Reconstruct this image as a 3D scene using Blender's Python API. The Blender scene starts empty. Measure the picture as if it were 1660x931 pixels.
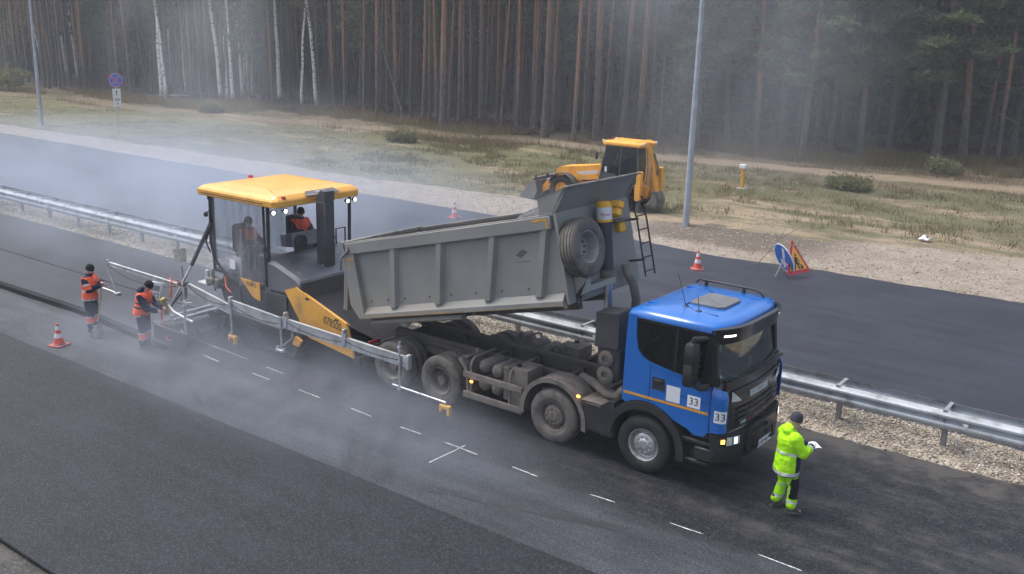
import bpy, bmesh, math, random
import numpy as np
from mathutils import Vector, Matrix, noise as mnoise

random.seed(7)
rng = np.random.default_rng(7)
SC = bpy.context.scene
COL = SC.collection
PI = math.pi
R = math.radians

# ------------------------------------------------------------------ camera
F_PX, YAW, PITCH, ROLL = 1573.5, .634, .260, .028
CAM = Vector((7.386, -15.292, 7.497))
cam_d = bpy.data.cameras.new('camera')
cam_d.sensor_width = 36.0
cam_d.lens = F_PX / 1660 * 36.0
cam_d.clip_start = .1
cam_d.clip_end = 3000
cam_o = bpy.data.objects.new('camera', cam_d)
COL.objects.link(cam_o)
_f = Vector((-math.sin(YAW) * math.cos(PITCH), math.cos(YAW) * math.cos(PITCH), -math.sin(PITCH)))
_r = Vector((math.cos(YAW), math.sin(YAW), 0))
_u = _r.cross(_f)
_r2 = _r * math.cos(ROLL) + _u * math.sin(ROLL)
_u2 = _u * math.cos(ROLL) - _r * math.sin(ROLL)
_m = Matrix((_r2, _u2, -_f)).transposed().to_4x4()
_m.translation = CAM
cam_o.matrix_world = _m
SC.camera = cam_o

# ------------------------------------------------------------------ sky, sun, exposure
SUN_EL, SUN_AZ = R(62), R(262)      # azimuth measured clockwise from +Y seen from above
w = bpy.data.worlds.new('World')
SC.world = w
w.use_nodes = True
wn = w.node_tree
wn.nodes.clear()
sky = wn.nodes.new('ShaderNodeTexSky')
sky.sky_type = 'NISHITA'
sky.sun_disc = False
sky.sun_elevation = SUN_EL
sky.sun_rotation = SUN_AZ
sky.air_density = 1.0
sky.dust_density = 4.0
sky.ozone_density = 1.0
hs = wn.nodes.new('ShaderNodeHueSaturation')
hs.inputs['Saturation'].default_value = .7
bg = wn.nodes.new('ShaderNodeBackground')
bg.inputs['Strength'].default_value = .15
wo = wn.nodes.new('ShaderNodeOutputWorld')
wn.links.new(sky.outputs[0], hs.inputs['Color'])
wn.links.new(hs.outputs[0], bg.inputs['Color'])
wn.links.new(bg.outputs[0], wo.inputs['Surface'])
sun_d = bpy.data.lights.new('sun', 'SUN')
sun_d.energy = 1.5
sun_d.angle = R(25)
sun_d.color = (1.0, .98, .955)
sun_o = bpy.data.objects.new('sun', sun_d)
COL.objects.link(sun_o)
_sd = Vector((math.sin(SUN_AZ) * math.cos(SUN_EL), math.cos(SUN_AZ) * math.cos(SUN_EL), math.sin(SUN_EL)))
sun_o.rotation_euler = _sd.to_track_quat('Z', 'Y').to_euler()
sun_o.location = (0, 0, 40)
SC.view_settings.view_transform = 'Standard'
SC.view_settings.look = 'None'
SC.view_settings.exposure = .78
SC.view_settings.gamma = 1.0
SC.render.engine = 'CYCLES'
SC.cycles.use_denoising = True
SC.cycles.max_bounces = 6
SC.cycles.diffuse_bounces = 3
SC.cycles.glossy_bounces = 3
SC.cycles.transmission_bounces = 4
SC.cycles.transparent_max_bounces = 12
SC.cycles.volume_bounces = 1
SC.cycles.volume_step_rate = 1.0
SC.cycles.volume_max_steps = 128
SC.cycles.caustics_reflective = False
SC.cycles.caustics_refractive = False

# ------------------------------------------------------------------ mesh helpers
OFF = {}


class MB:
    """collects shapes for ONE mesh object"""

    def __init__(s):
        s.v = []
        s.f = []

    def add(s, vs, fs, M=None):
        o = len(s.v)
        if M is not None:
            vs = [tuple(M @ Vector(p)) for p in vs]
        s.v.extend([tuple(p) for p in vs])
        s.f.extend([tuple(i + o for i in f) for f in fs])
        return s

    def box(s, x0, x1, y0, y1, z0, z1, b=0.0, M=None):
        if x0 > x1: x0, x1 = x1, x0
        if y0 > y1: y0, y1 = y1, y0
        if z0 > z1: z0, z1 = z1, z0
        b = min(b, (x1 - x0) * .45, (y1 - y0) * .45, (z1 - z0) * .45)
        if b <= 0:
            vs = [(x, y, z) for x in (x0, x1) for y in (y0, y1) for z in (z0, z1)]
            fs = [(0, 1, 3, 2), (4, 6, 7, 5), (0, 4, 5, 1), (2, 3, 7, 6), (0, 2, 6, 4), (1, 5, 7, 3)]
            return s.add(vs, fs, M)
        X, Y, Z = (x0, x1), (y0, y1), (z0, z1)
        vs, idx = [], {}
        for i in (0, 1):
            for j in (0, 1):
                for k in (0, 1):
                    di, dj, dk = (b, -b)[i], (b, -b)[j], (b, -b)[k]
                    for a, p in enumerate(((X[i], Y[j] + dj, Z[k] + dk), (X[i] + di, Y[j], Z[k] + dk), (X[i] + di, Y[j] + dj, Z[k]))):
                        idx[(i, j, k, a)] = len(vs)
                        vs.append(p)
        fs = []
        g = lambda *t: idx[t]
        for i in (0, 1):
            fs.append([g(i, 0, 0, 0), g(i, 1, 0, 0), g(i, 1, 1, 0), g(i, 0, 1, 0)])
            fs.append([g(0, i, 0, 1), g(1, i, 0, 1), g(1, i, 1, 1), g(0, i, 1, 1)])
            fs.append([g(0, 0, i, 2), g(1, 0, i, 2), g(1, 1, i, 2), g(0, 1, i, 2)])
        for j in (0, 1):
            for k in (0, 1):
                fs.append([g(0, j, k, 1), g(1, j, k, 1), g(1, j, k, 2), g(0, j, k, 2)])
                fs.append([g(j, 0, k, 0), g(j, 1, k, 0), g(j, 1, k, 2), g(j, 0, k, 2)])
                fs.append([g(j, k, 0, 0), g(j, k, 1, 0), g(j, k, 1, 1), g(j, k, 0, 1)])
                for i in (0, 1):
                    fs.append([g(i, j, k, 0), g(i, j, k, 1), g(i, j, k, 2)])
        # twelve edge quads are doubled by the loops above only once per edge; orient outwards
        c = Vector(((x0 + x1) / 2, (y0 + y1) / 2, (z0 + z1) / 2))
        out = []
        for f in fs:
            p = [Vector(vs[q]) for q in f]
            n = (p[1] - p[0]).cross(p[2] - p[0])
            m = sum(p, Vector()) / len(p) - c
            out.append(tuple(f) if n.dot(m) > 0 else tuple(reversed(f)))
        return s.add(vs, out, M)

    def tube(s, path, r, n=8, M=None, flat=None):
        """path of points; r number or list; flat=(a,b) makes the section elliptic"""
        P = [Vector(p) for p in path]
        m = len(P)
        rs = r if isinstance(r, (list, tuple)) else [r] * m
        T = []
        for i in range(m):
            t = (P[min(i + 1, m - 1)] - P[max(i - 1, 0)])
            T.append(t.normalized() if t.length > 1e-9 else Vector((0, 0, 1)))
        a = Vector((0, 0, 1)) if abs(T[0].z) < .9 else Vector((1, 0, 0))
        nrm = (a - T[0] * a.dot(T[0])).normalized()
        vs, fs = [], []
        for i in range(m):
            nrm = nrm - T[i] * nrm.dot(T[i])
            nrm = nrm.normalized() if nrm.length > 1e-6 else T[i].orthogonal().normalized()
            bn = T[i].cross(nrm)
            for k in range(n):
                an = 2 * PI * k / n
                vs.append(P[i] + (nrm * math.cos(an) * (flat[0] if flat else 1) + bn * math.sin(an) * (flat[1] if flat else 1)) * rs[i])
        for i in range(m - 1):
            for k in range(n):
                k2 = (k + 1) % n
                fs.append((i * n + k, i * n + k2, (i + 1) * n + k2, (i + 1) * n + k))
        fs.append(tuple(range(n - 1, -1, -1)))
        fs.append(tuple((m - 1) * n + k for k in range(n)))
        return s.add(vs, fs, M)

    def lathe(s, prof, c=(0, 0, 0), axis='y', n=32, M=None, close=True):
        """prof: list of (radius, height along the axis); ends are closed"""
        vs, fs = [], []
        c = Vector(c)
        ax = {'x': (Vector((1, 0, 0)), Vector((0, 1, 0)), Vector((0, 0, 1))), 'y': (Vector((0, 1, 0)), Vector((0, 0, 1)), Vector((1, 0, 0))),
              'z': (Vector((0, 0, 1)), Vector((1, 0, 0)), Vector((0, 1, 0)))}[axis]
        for (r, h) in prof:
            for k in range(n):
                an = 2 * PI * k / n
                vs.append(c + ax[0] * h + (ax[1] * math.cos(an) + ax[2] * math.sin(an)) * max(r, 1e-4))
        m = len(prof)
        for i in range(m - 1):
            for k in range(n):
                k2 = (k + 1) % n
                fs.append((i * n + k, i * n + k2, (i + 1) * n + k2, (i + 1) * n + k))
        if close:
            fs.append(tuple(range(n - 1, -1, -1)))
            fs.append(tuple((m - 1) * n + k for k in range(n)))
        else:
            for k in range(n):
                k2 = (k + 1) % n
                fs.append(((m - 1) * n + k, (m - 1) * n + k2, k2, k))
        return s.add(vs, fs, M)

    def prism(s, poly, a0, a1, plane='xz', M=None):
        """2-D outline extruded from a0 to a1 across the plane"""
        def p3(p, a):
            return {'xz': (p[0], a, p[1]), 'xy': (p[0], p[1], a), 'yz': (a, p[0], p[1])}[plane]
        n = len(poly)
        vs = [p3(p, a0) for p in poly] + [p3(p, a1) for p in poly]
        fs = [tuple(range(n - 1, -1, -1)), tuple(range(n, 2 * n))]
        fs += [(i, (i + 1) % n, n + (i + 1) % n, n + i) for i in range(n)]
        return s.add(vs, fs, M)

    def loft(s, rings, M=None, cap=True):
        n = len(rings[0])
        vs = [p for r in rings for p in r]
        fs = []
        for i in range(len(rings) - 1):
            for k in range(n):
                k2 = (k + 1) % n
                fs.append((i * n + k, i * n + k2, (i + 1) * n + k2, (i + 1) * n + k))
        if cap:
            fs.append(tuple(range(n - 1, -1, -1)))
            fs.append(tuple((len(rings) - 1) * n + k for k in range(n)))
        return s.add(vs, fs, M)

    def ball(s, c, r, n=10, m=7, M=None):
        rx, ry, rz = r if isinstance(r, (tuple, list)) else (r, r, r)
        vs = [(c[0], c[1], c[2] - rz)]
        for i in range(1, m):
            ph = -PI / 2 + PI * i / m
            for k in range(n):
                th = 2 * PI * k / n
                vs.append((c[0] + rx * math.cos(ph) * math.cos(th), c[1] + ry * math.cos(ph) * math.sin(th), c[2] + rz * math.sin(ph)))
        vs.append((c[0], c[1], c[2] + rz))
        fs = [(0, 1 + (k + 1) % n, 1 + k) for k in range(n)]
        for i in range(m - 2):
            for k in range(n):
                a, b = 1 + i * n + k, 1 + i * n + (k + 1) % n
                fs.append((a, b, b + n, a + n))
        t = len(vs) - 1
        o = 1 + (m - 2) * n
        fs += [(o + k, o + (k + 1) % n, t) for k in range(n)]
        return s.add(vs, fs, M)

    def sheet(s, fn, nu, nv, th=0.0, M=None):
        """fn(u,v)->point for u,v in 0..1; th gives a second, offset layer"""
        vs = [Vector(fn(i / nu, j / nv)) for j in range(nv + 1) for i in range(nu + 1)]
        q = lambda i, j, o=0: j * (nu + 1) + i + o
        fs = [(q(i, j), q(i + 1, j), q(i + 1, j + 1), q(i, j + 1)) for j in range(nv) for i in range(nu)]
        if th:
            me = bpy.data.meshes.new('t')
            me.from_pydata([tuple(p) for p in vs], [], fs)
            me.update()
            nr = [Vector(x.vector) for x in me.vertex_normals]
            bpy.data.meshes.remove(me)
            o = len(vs)
            vs = vs + [p - nr[i] * th for i, p in enumerate(vs)]
            fs += [(q(i, j + 1, o), q(i + 1, j + 1, o), q(i + 1, j, o), q(i, j, o)) for j in range(nv) for i in range(nu)]
            for i in range(nu):
                fs.append((q(i + 1, 0), q(i, 0), q(i, 0, o), q(i + 1, 0, o)))
                fs.append((q(i, nv), q(i + 1, nv), q(i + 1, nv, o), q(i, nv, o)))
            for j in range(nv):
                fs.append((q(0, j), q(0, j + 1), q(0, j + 1, o), q(0, j, o)))
                fs.append((q(nu, j + 1), q(nu, j), q(nu, j, o), q(nu, j + 1, o)))
        return s.add(vs, fs, M)

    def build(s, name, mat, parent=None, smooth=38, fix=True):
        me = bpy.data.meshes.new(name)
        o = OFF.get(parent.name, (0, 0, 0)) if parent is not None else (0, 0, 0)
        me.from_pydata([(p[0] - o[0], p[1] - o[1], p[2] - o[2]) for p in s.v], [], s.f)
        if fix:
            bm = bmesh.new()
            bm.from_mesh(me)
            bmesh.ops.recalc_face_normals(bm, faces=bm.faces)
            bm.to_mesh(me)
            bm.free()
        return link_mesh(name, me, mat, parent, smooth)


def link_mesh(name, me, mat, parent=None, smooth=38):
    if mat is not None:
        me.materials.append(mat)
    if smooth:
        me.shade_smooth()
        me.set_sharp_from_angle(angle=R(smooth))
    ob = bpy.data.objects.new(name, me)
    COL.objects.link(ob)
    if parent is not None:
        ob.parent = parent
        OFF[ob.name] = OFF.get(parent.name, (0, 0, 0))
    return ob


def fast_mesh(name, verts, faces_flat, nper, mat):
    """numpy mesh of equal-sized faces"""
    me = bpy.data.meshes.new(name)
    nv, nf = len(verts), len(faces_flat) // nper
    me.vertices.add(nv)
    me.vertices.foreach_set('co', np.asarray(verts, np.float32).ravel())
    me.loops.add(nf * nper)
    me.loops.foreach_set('vertex_index', np.asarray(faces_flat, np.int32))
    me.polygons.add(nf)
    me.polygons.foreach_set('loop_start', np.arange(0, nf * nper, nper, dtype=np.int32))
    me.update(calc_edges=True)
    me.validate()
    me.materials.append(mat)
    return me


def thing(name, label, cat, loc=(0, 0, 0), rotz=0.0, group=None, world=True):
    """an Empty at the thing's base; parts are modelled in world coordinates (world=True) or in local ones"""
    o = bpy.data.objects.new(name, None)
    COL.objects.link(o)
    o.empty_display_size = .2
    o.location = loc
    o.rotation_euler = (0, 0, rotz)
    OFF[o.name] = tuple(loc) if world else (0, 0, 0)
    return tag(o, label, cat, group)


def tag(o, label=None, cat=None, group=None, kind=None):
    if label: o['label'] = label
    if cat: o['category'] = cat
    if group: o['group'] = group
    if kind: o['kind'] = kind
    return o


def copy_tree(o, parent=None):
    c = o.copy()
    COL.objects.link(c)
    c.parent = parent
    for ch in list(o.children):
        copy_tree(ch, c)
    return c


def mesh_apply(ob):
    """apply the modifiers of an object"""
    dg = bpy.context.evaluated_depsgraph_get()
    me = bpy.data.meshes.new_from_object(ob.evaluated_get(dg))
    ob.modifiers.clear()
    old = ob.data
    ob.data = me
    bpy.data.meshes.remove(old)


def text_mesh(name, txt, size, mat, parent, M, depth=.002, align='CENTER', fn=None):
    cu = bpy.data.curves.new(name, 'FONT')
    cu.body = txt
    cu.size = size
    cu.align_x = align
    cu.align_y = 'CENTER'
    cu.extrude = depth
    cu.resolution_u = 3
    t = bpy.data.objects.new(name, cu)
    COL.objects.link(t)
    dg = bpy.context.evaluated_depsgraph_get()
    me = bpy.data.meshes.new_from_object(t.evaluated_get(dg))
    bpy.data.objects.remove(t)
    bpy.data.curves.remove(cu)
    o = OFF.get(parent.name, (0, 0, 0)) if parent is not None else (0, 0, 0)
    if fn:
        for v in me.vertices: v.co = fn(v.co)
    me.transform(Matrix.Translation((-o[0], -o[1], -o[2])) @ M)
    me.name = name
    me.materials.clear()
    return link_mesh(name, me, mat, parent, 0)


# ------------------------------------------------------------------ materials
def node(nt, t, ins=None, **at):
    n = nt.nodes.new('ShaderNode' + t)
    for k, v in at.items():
        setattr(n, k, v)
    for k, v in (ins or {}).items():
        sk = n.inputs[k]
        if isinstance(v, bpy.types.NodeSocket):
            nt.links.new(v, sk)
        else:
            sk.default_value = v
    return n


def c4(c):
    return (c[0], c[1], c[2], 1.0)


def newmat(name):
    m = bpy.data.materials.new(name)
    m.use_nodes = True
    nt = m.node_tree
    nt.nodes.clear()
    out = nt.nodes.new('ShaderNodeOutputMaterial')
    return m, nt, out


def ramp(nt, fac, stops):
    r = nt.nodes.new('ShaderNodeValToRGB')
    nt.links.new(fac, r.inputs[0])
    e = r.color_ramp.elements
    while len(e) > 1:
        e.remove(e[-1])
    for i, (p, c) in enumerate(stops):
        el = e[0] if i == 0 else e.new(p)
        el.position = p
        el.color = c4(c) if not isinstance(c, (int, float)) else (c, c, c, 1)
    return r.outputs[0]


def mixc(nt, fac, a, b, mode='MIX'):
    n = nt.nodes.new('ShaderNodeMix')
    n.data_type = 'RGBA'
    n.blend_type = mode
    for sk, v in ((n.inputs[0], fac), (n.inputs[6], a), (n.inputs[7], b)):
        if isinstance(v, bpy.types.NodeSocket):
            nt.links.new(v, sk)
        elif isinstance(v, (int, float)):
            sk.default_value = v
        else:
            sk.default_value = c4(v)
    return n.outputs[2]


def mth(nt, op, a, b=None, clamp=False):
    n = nt.nodes.new('ShaderNodeMath')
    n.operation = op
    n.use_clamp = clamp
    for i, v in enumerate((a, b)):
        if v is None: continue
        if isinstance(v, bpy.types.NodeSocket):
            nt.links.new(v, n.inputs[i])
        else:
            n.inputs[i].default_value = v
    return n.outputs[0]


def noise(nt, vec, scale, detail=4, rough=.55):
    return node(nt, 'TexNoise', {'Vector': vec, 'Scale': scale, 'Detail': detail, 'Roughness': rough}).outputs['Fac']


def smoothstep(nt, v, a, b, to0=0.0, to1=1.0):
    n = node(nt, 'MapRange', {'Value': v, 'From Min': a, 'From Max': b, 'To Min': to0, 'To Max': to1}, interpolation_type='SMOOTHSTEP')
    return n.outputs[0]


MATS = {}


def mat(name, col=(.5, .5, .5), rough=.6, metal=0.0, var=.18, vs=2.5, bump=.0, bs=60.0, dirt=None, da=.5, ds=1.6, dz=None, coat=0.0,
        emit=None, es=1.0, spec=.5):
    """principled paint/metal/cloth with colour variation, optional dirt (dz=(z0,z1): settled road dust that thins out upwards)"""
    if name in MATS: return MATS[name]
    m, nt, out = newmat(name)
    tc = node(nt, 'TexCoord').outputs['Object']
    n1 = noise(nt, tc, vs, 5)
    a = tuple(x * (1 - var) for x in col)
    b = tuple(min(1, x * (1 + var)) for x in col)
    c = mixc(nt, smoothstep(nt, n1, .3, .7), a, b)
    rg = None
    if dirt is not None:
        n2 = noise(nt, tc, ds, 8, .65)
        f = smoothstep(nt, n2, .62 - da * .5, .95 - da * .5)
        if dz is not None:
            z = node(nt, 'SeparateXYZ', {0: tc}).outputs['Z']
            f = mth(nt, 'ADD', f, smoothstep(nt, z, dz[1], dz[0]), True)
            f = mth(nt, 'MULTIPLY', f, smoothstep(nt, z, dz[1] + .8, dz[0], .25, 1.0))
        f = mth(nt, 'MULTIPLY', f, .92)
        c = mixc(nt, f, c, dirt)
        rg = node(nt, 'MapRange', {'Value': f, 'To Min': rough, 'To Max': .9}).outputs[0]
    p = node(nt, 'BsdfPrincipled', {'Base Color': c, 'Metallic': metal})
    if rg is not None:
        nt.links.new(rg, p.inputs['Roughness'])
    else:
        rn = node(nt, 'MapRange', {'Value': n1, 'To Min': max(.02, rough - .1), 'To Max': min(1, rough + .1)}).outputs[0]
        nt.links.new(rn, p.inputs['Roughness'])
    p.inputs['Specular IOR Level'].default_value = spec
    p.inputs['Coat Weight'].default_value = coat
    p.inputs['Coat Roughness'].default_value = .12
    if bump:
        bn = node(nt, 'Bump', {'Strength': bump, 'Distance': .01, 'Height': noise(nt, tc, bs, 4)})
        nt.links.new(bn.outputs[0], p.inputs['Normal'])
    if emit:
        p.inputs['Emission Color'].default_value = c4(emit)
        p.inputs['Emission Strength'].default_value = es
    nt.links.new(p.outputs[0], out.inputs[0])
    MATS[name] = m
    return m


def glass(name, tint=(.35, .4, .42), a=.5, rough=.03):
    """thin dark pane: part mirror, part tinted see-through"""
    if name in MATS: return MATS[name]
    m, nt, out = newmat(name)
    g = node(nt, 'BsdfGlossy', {'Color': (1, 1, 1, 1), 'Roughness': rough})
    t = node(nt, 'BsdfTransparent', {'Color': c4(tint)})
    fr = node(nt, 'Fresnel', {'IOR': 1.45}).outputs[0]
    mx = node(nt, 'MixShader', {0: mth(nt, 'MULTIPLY', fr, a * 2, True), 1: t.outputs[0], 2: g.outputs[0]})
    nt.links.new(mx.outputs[0], out.inputs[0])
    MATS[name] = m
    return m
# ------------------------------------------------------------------ ground and roads
def nz(x, y, z=0.0):
    return mnoise.noise(Vector((x, y, z)))


def lerp_tab(x, tab):
    if x <= tab[0][0]: return tab[0][1]
    for (a, b), (c, d) in zip(tab, tab[1:]):
        if x <= c: return b + (d - b) * (x - a) / (c - a)
    return tab[-1][1]


def asphalt(name, col, grain=.5, dust=None, da=.3, rough=.62, fine=90., streak=0.0, stretch=.08, lo=.7, wear=.25, edge=None, blend=None):
    """asphalt: aggregate speckle, large mottling, dust dragged along the driving direction"""
    m, nt, out = newmat(name)
    pos = node(nt, 'NewGeometry').outputs['Position']
    st = node(nt, 'Mapping', {'Vector': pos, 'Scale': (stretch, 1, 1)}).outputs[0]
    big = noise(nt, pos, .55, 6, .6)
    strk = noise(nt, st, 2.2, 6, .65)
    sp = node(nt, 'TexVoronoi', {'Vector': pos, 'Scale': fine}).outputs['Distance']
    sp2 = noise(nt, pos, fine * .45, 4, .7)
    sp3 = noise(nt, pos, fine * .16, 3, .6)
    k = mth(nt, 'MULTIPLY', smoothstep(nt, big, .3, .72, lo, 1.3), smoothstep(nt, strk, .3, .7, 1 - wear, 1 + wear))
    k = mth(nt, 'MULTIPLY', k, smoothstep(nt, sp2, .3, .72, 1 - grain, 1 + grain))
    k = mth(nt, 'MULTIPLY', k, smoothstep(nt, sp3, .3, .72, 1 - grain * .2, 1 + grain * .2))
    basec = col
    bf = None
    if blend:
        # second, paler surface on the near side of an uneven border
        by = node(nt, 'SeparateXYZ', {0: pos}).outputs['Y']
        bn = mth(nt, 'ADD', mth(nt, 'MULTIPLY', mth(nt, 'SUBTRACT', noise(nt, st, 1.6, 7, .65), .5), 1.3), mth(nt, 'MULTIPLY', mth(nt, 'SUBTRACT', noise(nt, pos, 3.5, 6, .7), .5), .7))
        bf = smoothstep(nt, mth(nt, 'ADD', by, bn), blend[1], blend[2])
        basec = mixc(nt, bf, blend[0], col)
    c = mixc(nt, 1.0, basec, node(nt, 'CombineColor', {0: k, 1: k, 2: k}).outputs[0], 'MULTIPLY')
    if dust is not None:
        n2 = noise(nt, st, 1.1, 8, .7)
        n3 = noise(nt, pos, 2.3, 7, .68)
        f = smoothstep(nt, mth(nt, 'ADD', mth(nt, 'MULTIPLY', n2, .6), mth(nt, 'MULTIPLY', n3, .4)), .64 - da * .45, .86 - da * .45)
        if edge:
            yy = node(nt, 'SeparateXYZ', {0: pos}).outputs['Y']
            e = smoothstep(nt, mth(nt, 'ADD', yy, mth(nt, 'MULTIPLY', n2, 1.6)), edge[0], edge[1])
            f = mth(nt, 'ADD', f, mth(nt, 'MULTIPLY', e, smoothstep(nt, n3, .35, .62, .25, 1.3)), True)
        f = mth(nt, 'MULTIPLY', f, .55)
        if bf is not None: f = mth(nt, 'MULTIPLY', f, mth(nt, 'ADD', mth(nt, 'MULTIPLY', bf, .75), .25))
        c = mixc(nt, f, c, dust)
    # light aggregate grains
    va = node(nt, 'TexVoronoi', {'Vector': pos, 'Scale': fine * .62})
    ga = smoothstep(nt, node(nt, 'SeparateColor', {0: va.outputs['Color']}).outputs[0], .62, 1.0, 0, grain * .75)
    c = mixc(nt, ga, c, tuple(min(.5, x * 3.6 + .012) for x in col))
    # small pale stones
    v = node(nt, 'TexVoronoi', {'Vector': pos, 'Scale': 7.0})
    dot = smoothstep(nt, v.outputs['Distance'], .05, .03)
    dot = mth(nt, 'MULTIPLY', dot, smoothstep(nt, node(nt, 'SeparateColor', {0: v.outputs['Color']}).outputs[0], .93, .95))
    c = mixc(nt, mth(nt, 'MULTIPLY', dot, .45), c, (.4, .38, .34))
    p = node(nt, 'BsdfPrincipled', {'Base Color': c, 'Roughness': rough, 'Specular IOR Level': .30})
    h = mth(nt, 'ADD', mth(nt, 'MULTIPLY', sp, .8), sp2)
    b = node(nt, 'Bump', {'Strength': .55, 'Distance': .012, 'Height': h})
    nt.links.new(b.outputs[0], p.inputs['Normal'])
    nt.links.new(p.outputs[0], out.inputs[0])
    return m


def strip(name, x0, x1, y0, y1, z, mt, nx=1, ny=1, thick=.0, jag=0.0):
    """flat sheet of road, optionally a slab; jag makes the long edges uneven"""
    mb = MB()
    f0 = y0 if callable(y0) else (lambda x: y0)
    f1 = y1 if callable(y1) else (lambda x: y1)
    vs, fs = [], []
    for i in range(nx + 1):
        x = x0 + (x1 - x0) * i / nx
        a = f0(x) + jag * (nz(x * .9, 3.1) + .6 * nz(x * 3.3, 8.2))
        b = f1(x) + jag * (nz(x * .9, 13.1) + .6 * nz(x * 3.3, 18.2))
        for j in range(ny + 1):
            vs.append((x, a + (b - a) * j / ny, z))
    q = lambda i, j: i * (ny + 1) + j
    for i in range(nx):
        for j in range(ny):
            fs.append((q(i, j), q(i + 1, j), q(i + 1, j + 1), q(i, j + 1)))
    if thick:
        o = len(vs)
        for i in range(nx + 1):
            for j in (0, ny):
                v = vs[q(i, j)]
                sl = -.5 if j == 0 else .5
                vs.append((v[0], v[1] + sl * thick, v[2] - thick))
        for i in range(nx):
            fs.append((q(i, 0), o + 2 * i, o + 2 * i + 2, q(i + 1, 0)))
            fs.append((q(i, ny), q(i + 1, ny), o + 2 * i + 3, o + 2 * i + 1))
        fs.append((q(nx, 0), o + 2 * nx, o + 2 * nx + 1, q(nx, ny)) if ny == 1 else (q(nx, 0), o + 2 * nx, o + 2 * nx + 1, q(nx, ny)))
    mb.add(vs, fs)
    ob = mb.build(name, mt, None, 30, fix=False)
    return tag(ob, kind='structure')


# one sheet out to the horizon
def ground_mat():
    m, nt, out = newmat('forest floor')
    pos = node(nt, 'NewGeometry').outputs['Position']
    n1 = noise(nt, pos, .35, 8, .65)
    n2 = noise(nt, pos, 2.5, 6, .7)
    c = ramp(nt, n1, [(.3, (.045, .038, .024)), (.45, (.07, .05, .032)), (.58, (.075, .062, .03)), (.72, (.05, .055, .025))])
    red = smoothstep(nt, noise(nt, pos, .12, 3, .5), .52, .66)
    c = mixc(nt, mth(nt, 'MULTIPLY', red, smoothstep(nt, n2, .42, .6)), c, (.10, .035, .038))
    p = node(nt, 'BsdfPrincipled', {'Base Color': c, 'Roughness': .95})
    b = node(nt, 'Bump', {'Strength': .8, 'Distance': .15, 'Height': n2})
    nt.links.new(b.outputs[0], p.inputs['Normal'])
    nt.links.new(p.outputs[0], out.inputs[0])
    return m


FLOOR_M = ground_mat()
tag(MB().add([(-900, -600, -.3), (900, -600, -.3), (900, 1200, -.3), (-900, 1200, -.3)], [(0, 1, 2, 3)]).build('ground', FLOOR_M, None, 0, fix=False), kind='structure')

# the road VP: everything runs along X; Y grows away from the camera
A_NEAR = asphalt('fresh coarse asphalt', (.0108, .0126, .0170), .8, fine=75., rough=.66, wear=.28, lo=.75, stretch=.04)
A_OLD = asphalt('worn smooth asphalt', (.043, .047, .054), .36, dust=(.17, .16, .145), da=.18, fine=130., rough=.55, wear=.2, lo=.85)
A_LANE = asphalt('milled dusty asphalt', (.0098, .0112, .0145), .75, dust=(.11, .10, .088), da=.40, fine=60., rough=.6, stretch=.10, wear=.3, edge=(1.9, 3.2), blend=((.042, .047, .056), -2.95, -2.35))
A_MAT = asphalt('hot new asphalt mat', (.022, .0245, .031), .3, fine=80., rough=.52, wear=.16, lo=.85)
A_FAR = asphalt('far carriageway asphalt', (.023, .0265, .037), .3, dust=(.14, .13, .12), da=.08, fine=90., rough=.55, stretch=.04, wear=.2, lo=.85)
TAR_SHADE = mat('tar with step shade', (.004, .004, .0045), .9, bump=.6, bs=40, spec=.05)  # near black: the mat step's shade is worked into the tar colour

strip('embankment', -140, 40, -14.5, -9.25, -.06, asphalt('tarred shoulder dirt', (.03, .028, .027), .6, dust=(.12, .1, .08), da=.4, fine=40.), 90, 1, 0, .06)
strip('fresh_asphalt_lane', -140, 40, -9.35, -4.56, .022, A_NEAR, 180, 1, .022, .018)
strip('carriageway', -140, 40, -4.75, 2.9, .0, A_LANE, 60, 1)


def joint_y(x):
    return lerp_tab(x, [(-60, -2.25), (-20.5, -2.3), (-16.2, -2.21), (-13.4, -2.40), (-11.9, -2.50)])


strip('new_asphalt_mat', -140, -11.95, joint_y, -.365, .085, A_MAT, 160, 1, .089, .022)
strip('new_asphalt_mat', -140, -11.95, -.300, 2.62, .0855, A_MAT, 160, 1, .089, .01)
strip('joint_tar_shade', -140, -11.9, lambda x: joint_y(x) - .27, lambda x: joint_y(x) - .04, .003, TAR_SHADE, 200, 1, 0, .05)  # tar and the mat edge's shadow, both painted as a flat dark strip
strip('mat_seam', -140, -11.95, -.40, -.26, .03, TAR_SHADE, 120, 1)
strip('far_carriageway', -160, 60, 4.0, 16.6, .0, A_FAR, 40, 1)


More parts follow.
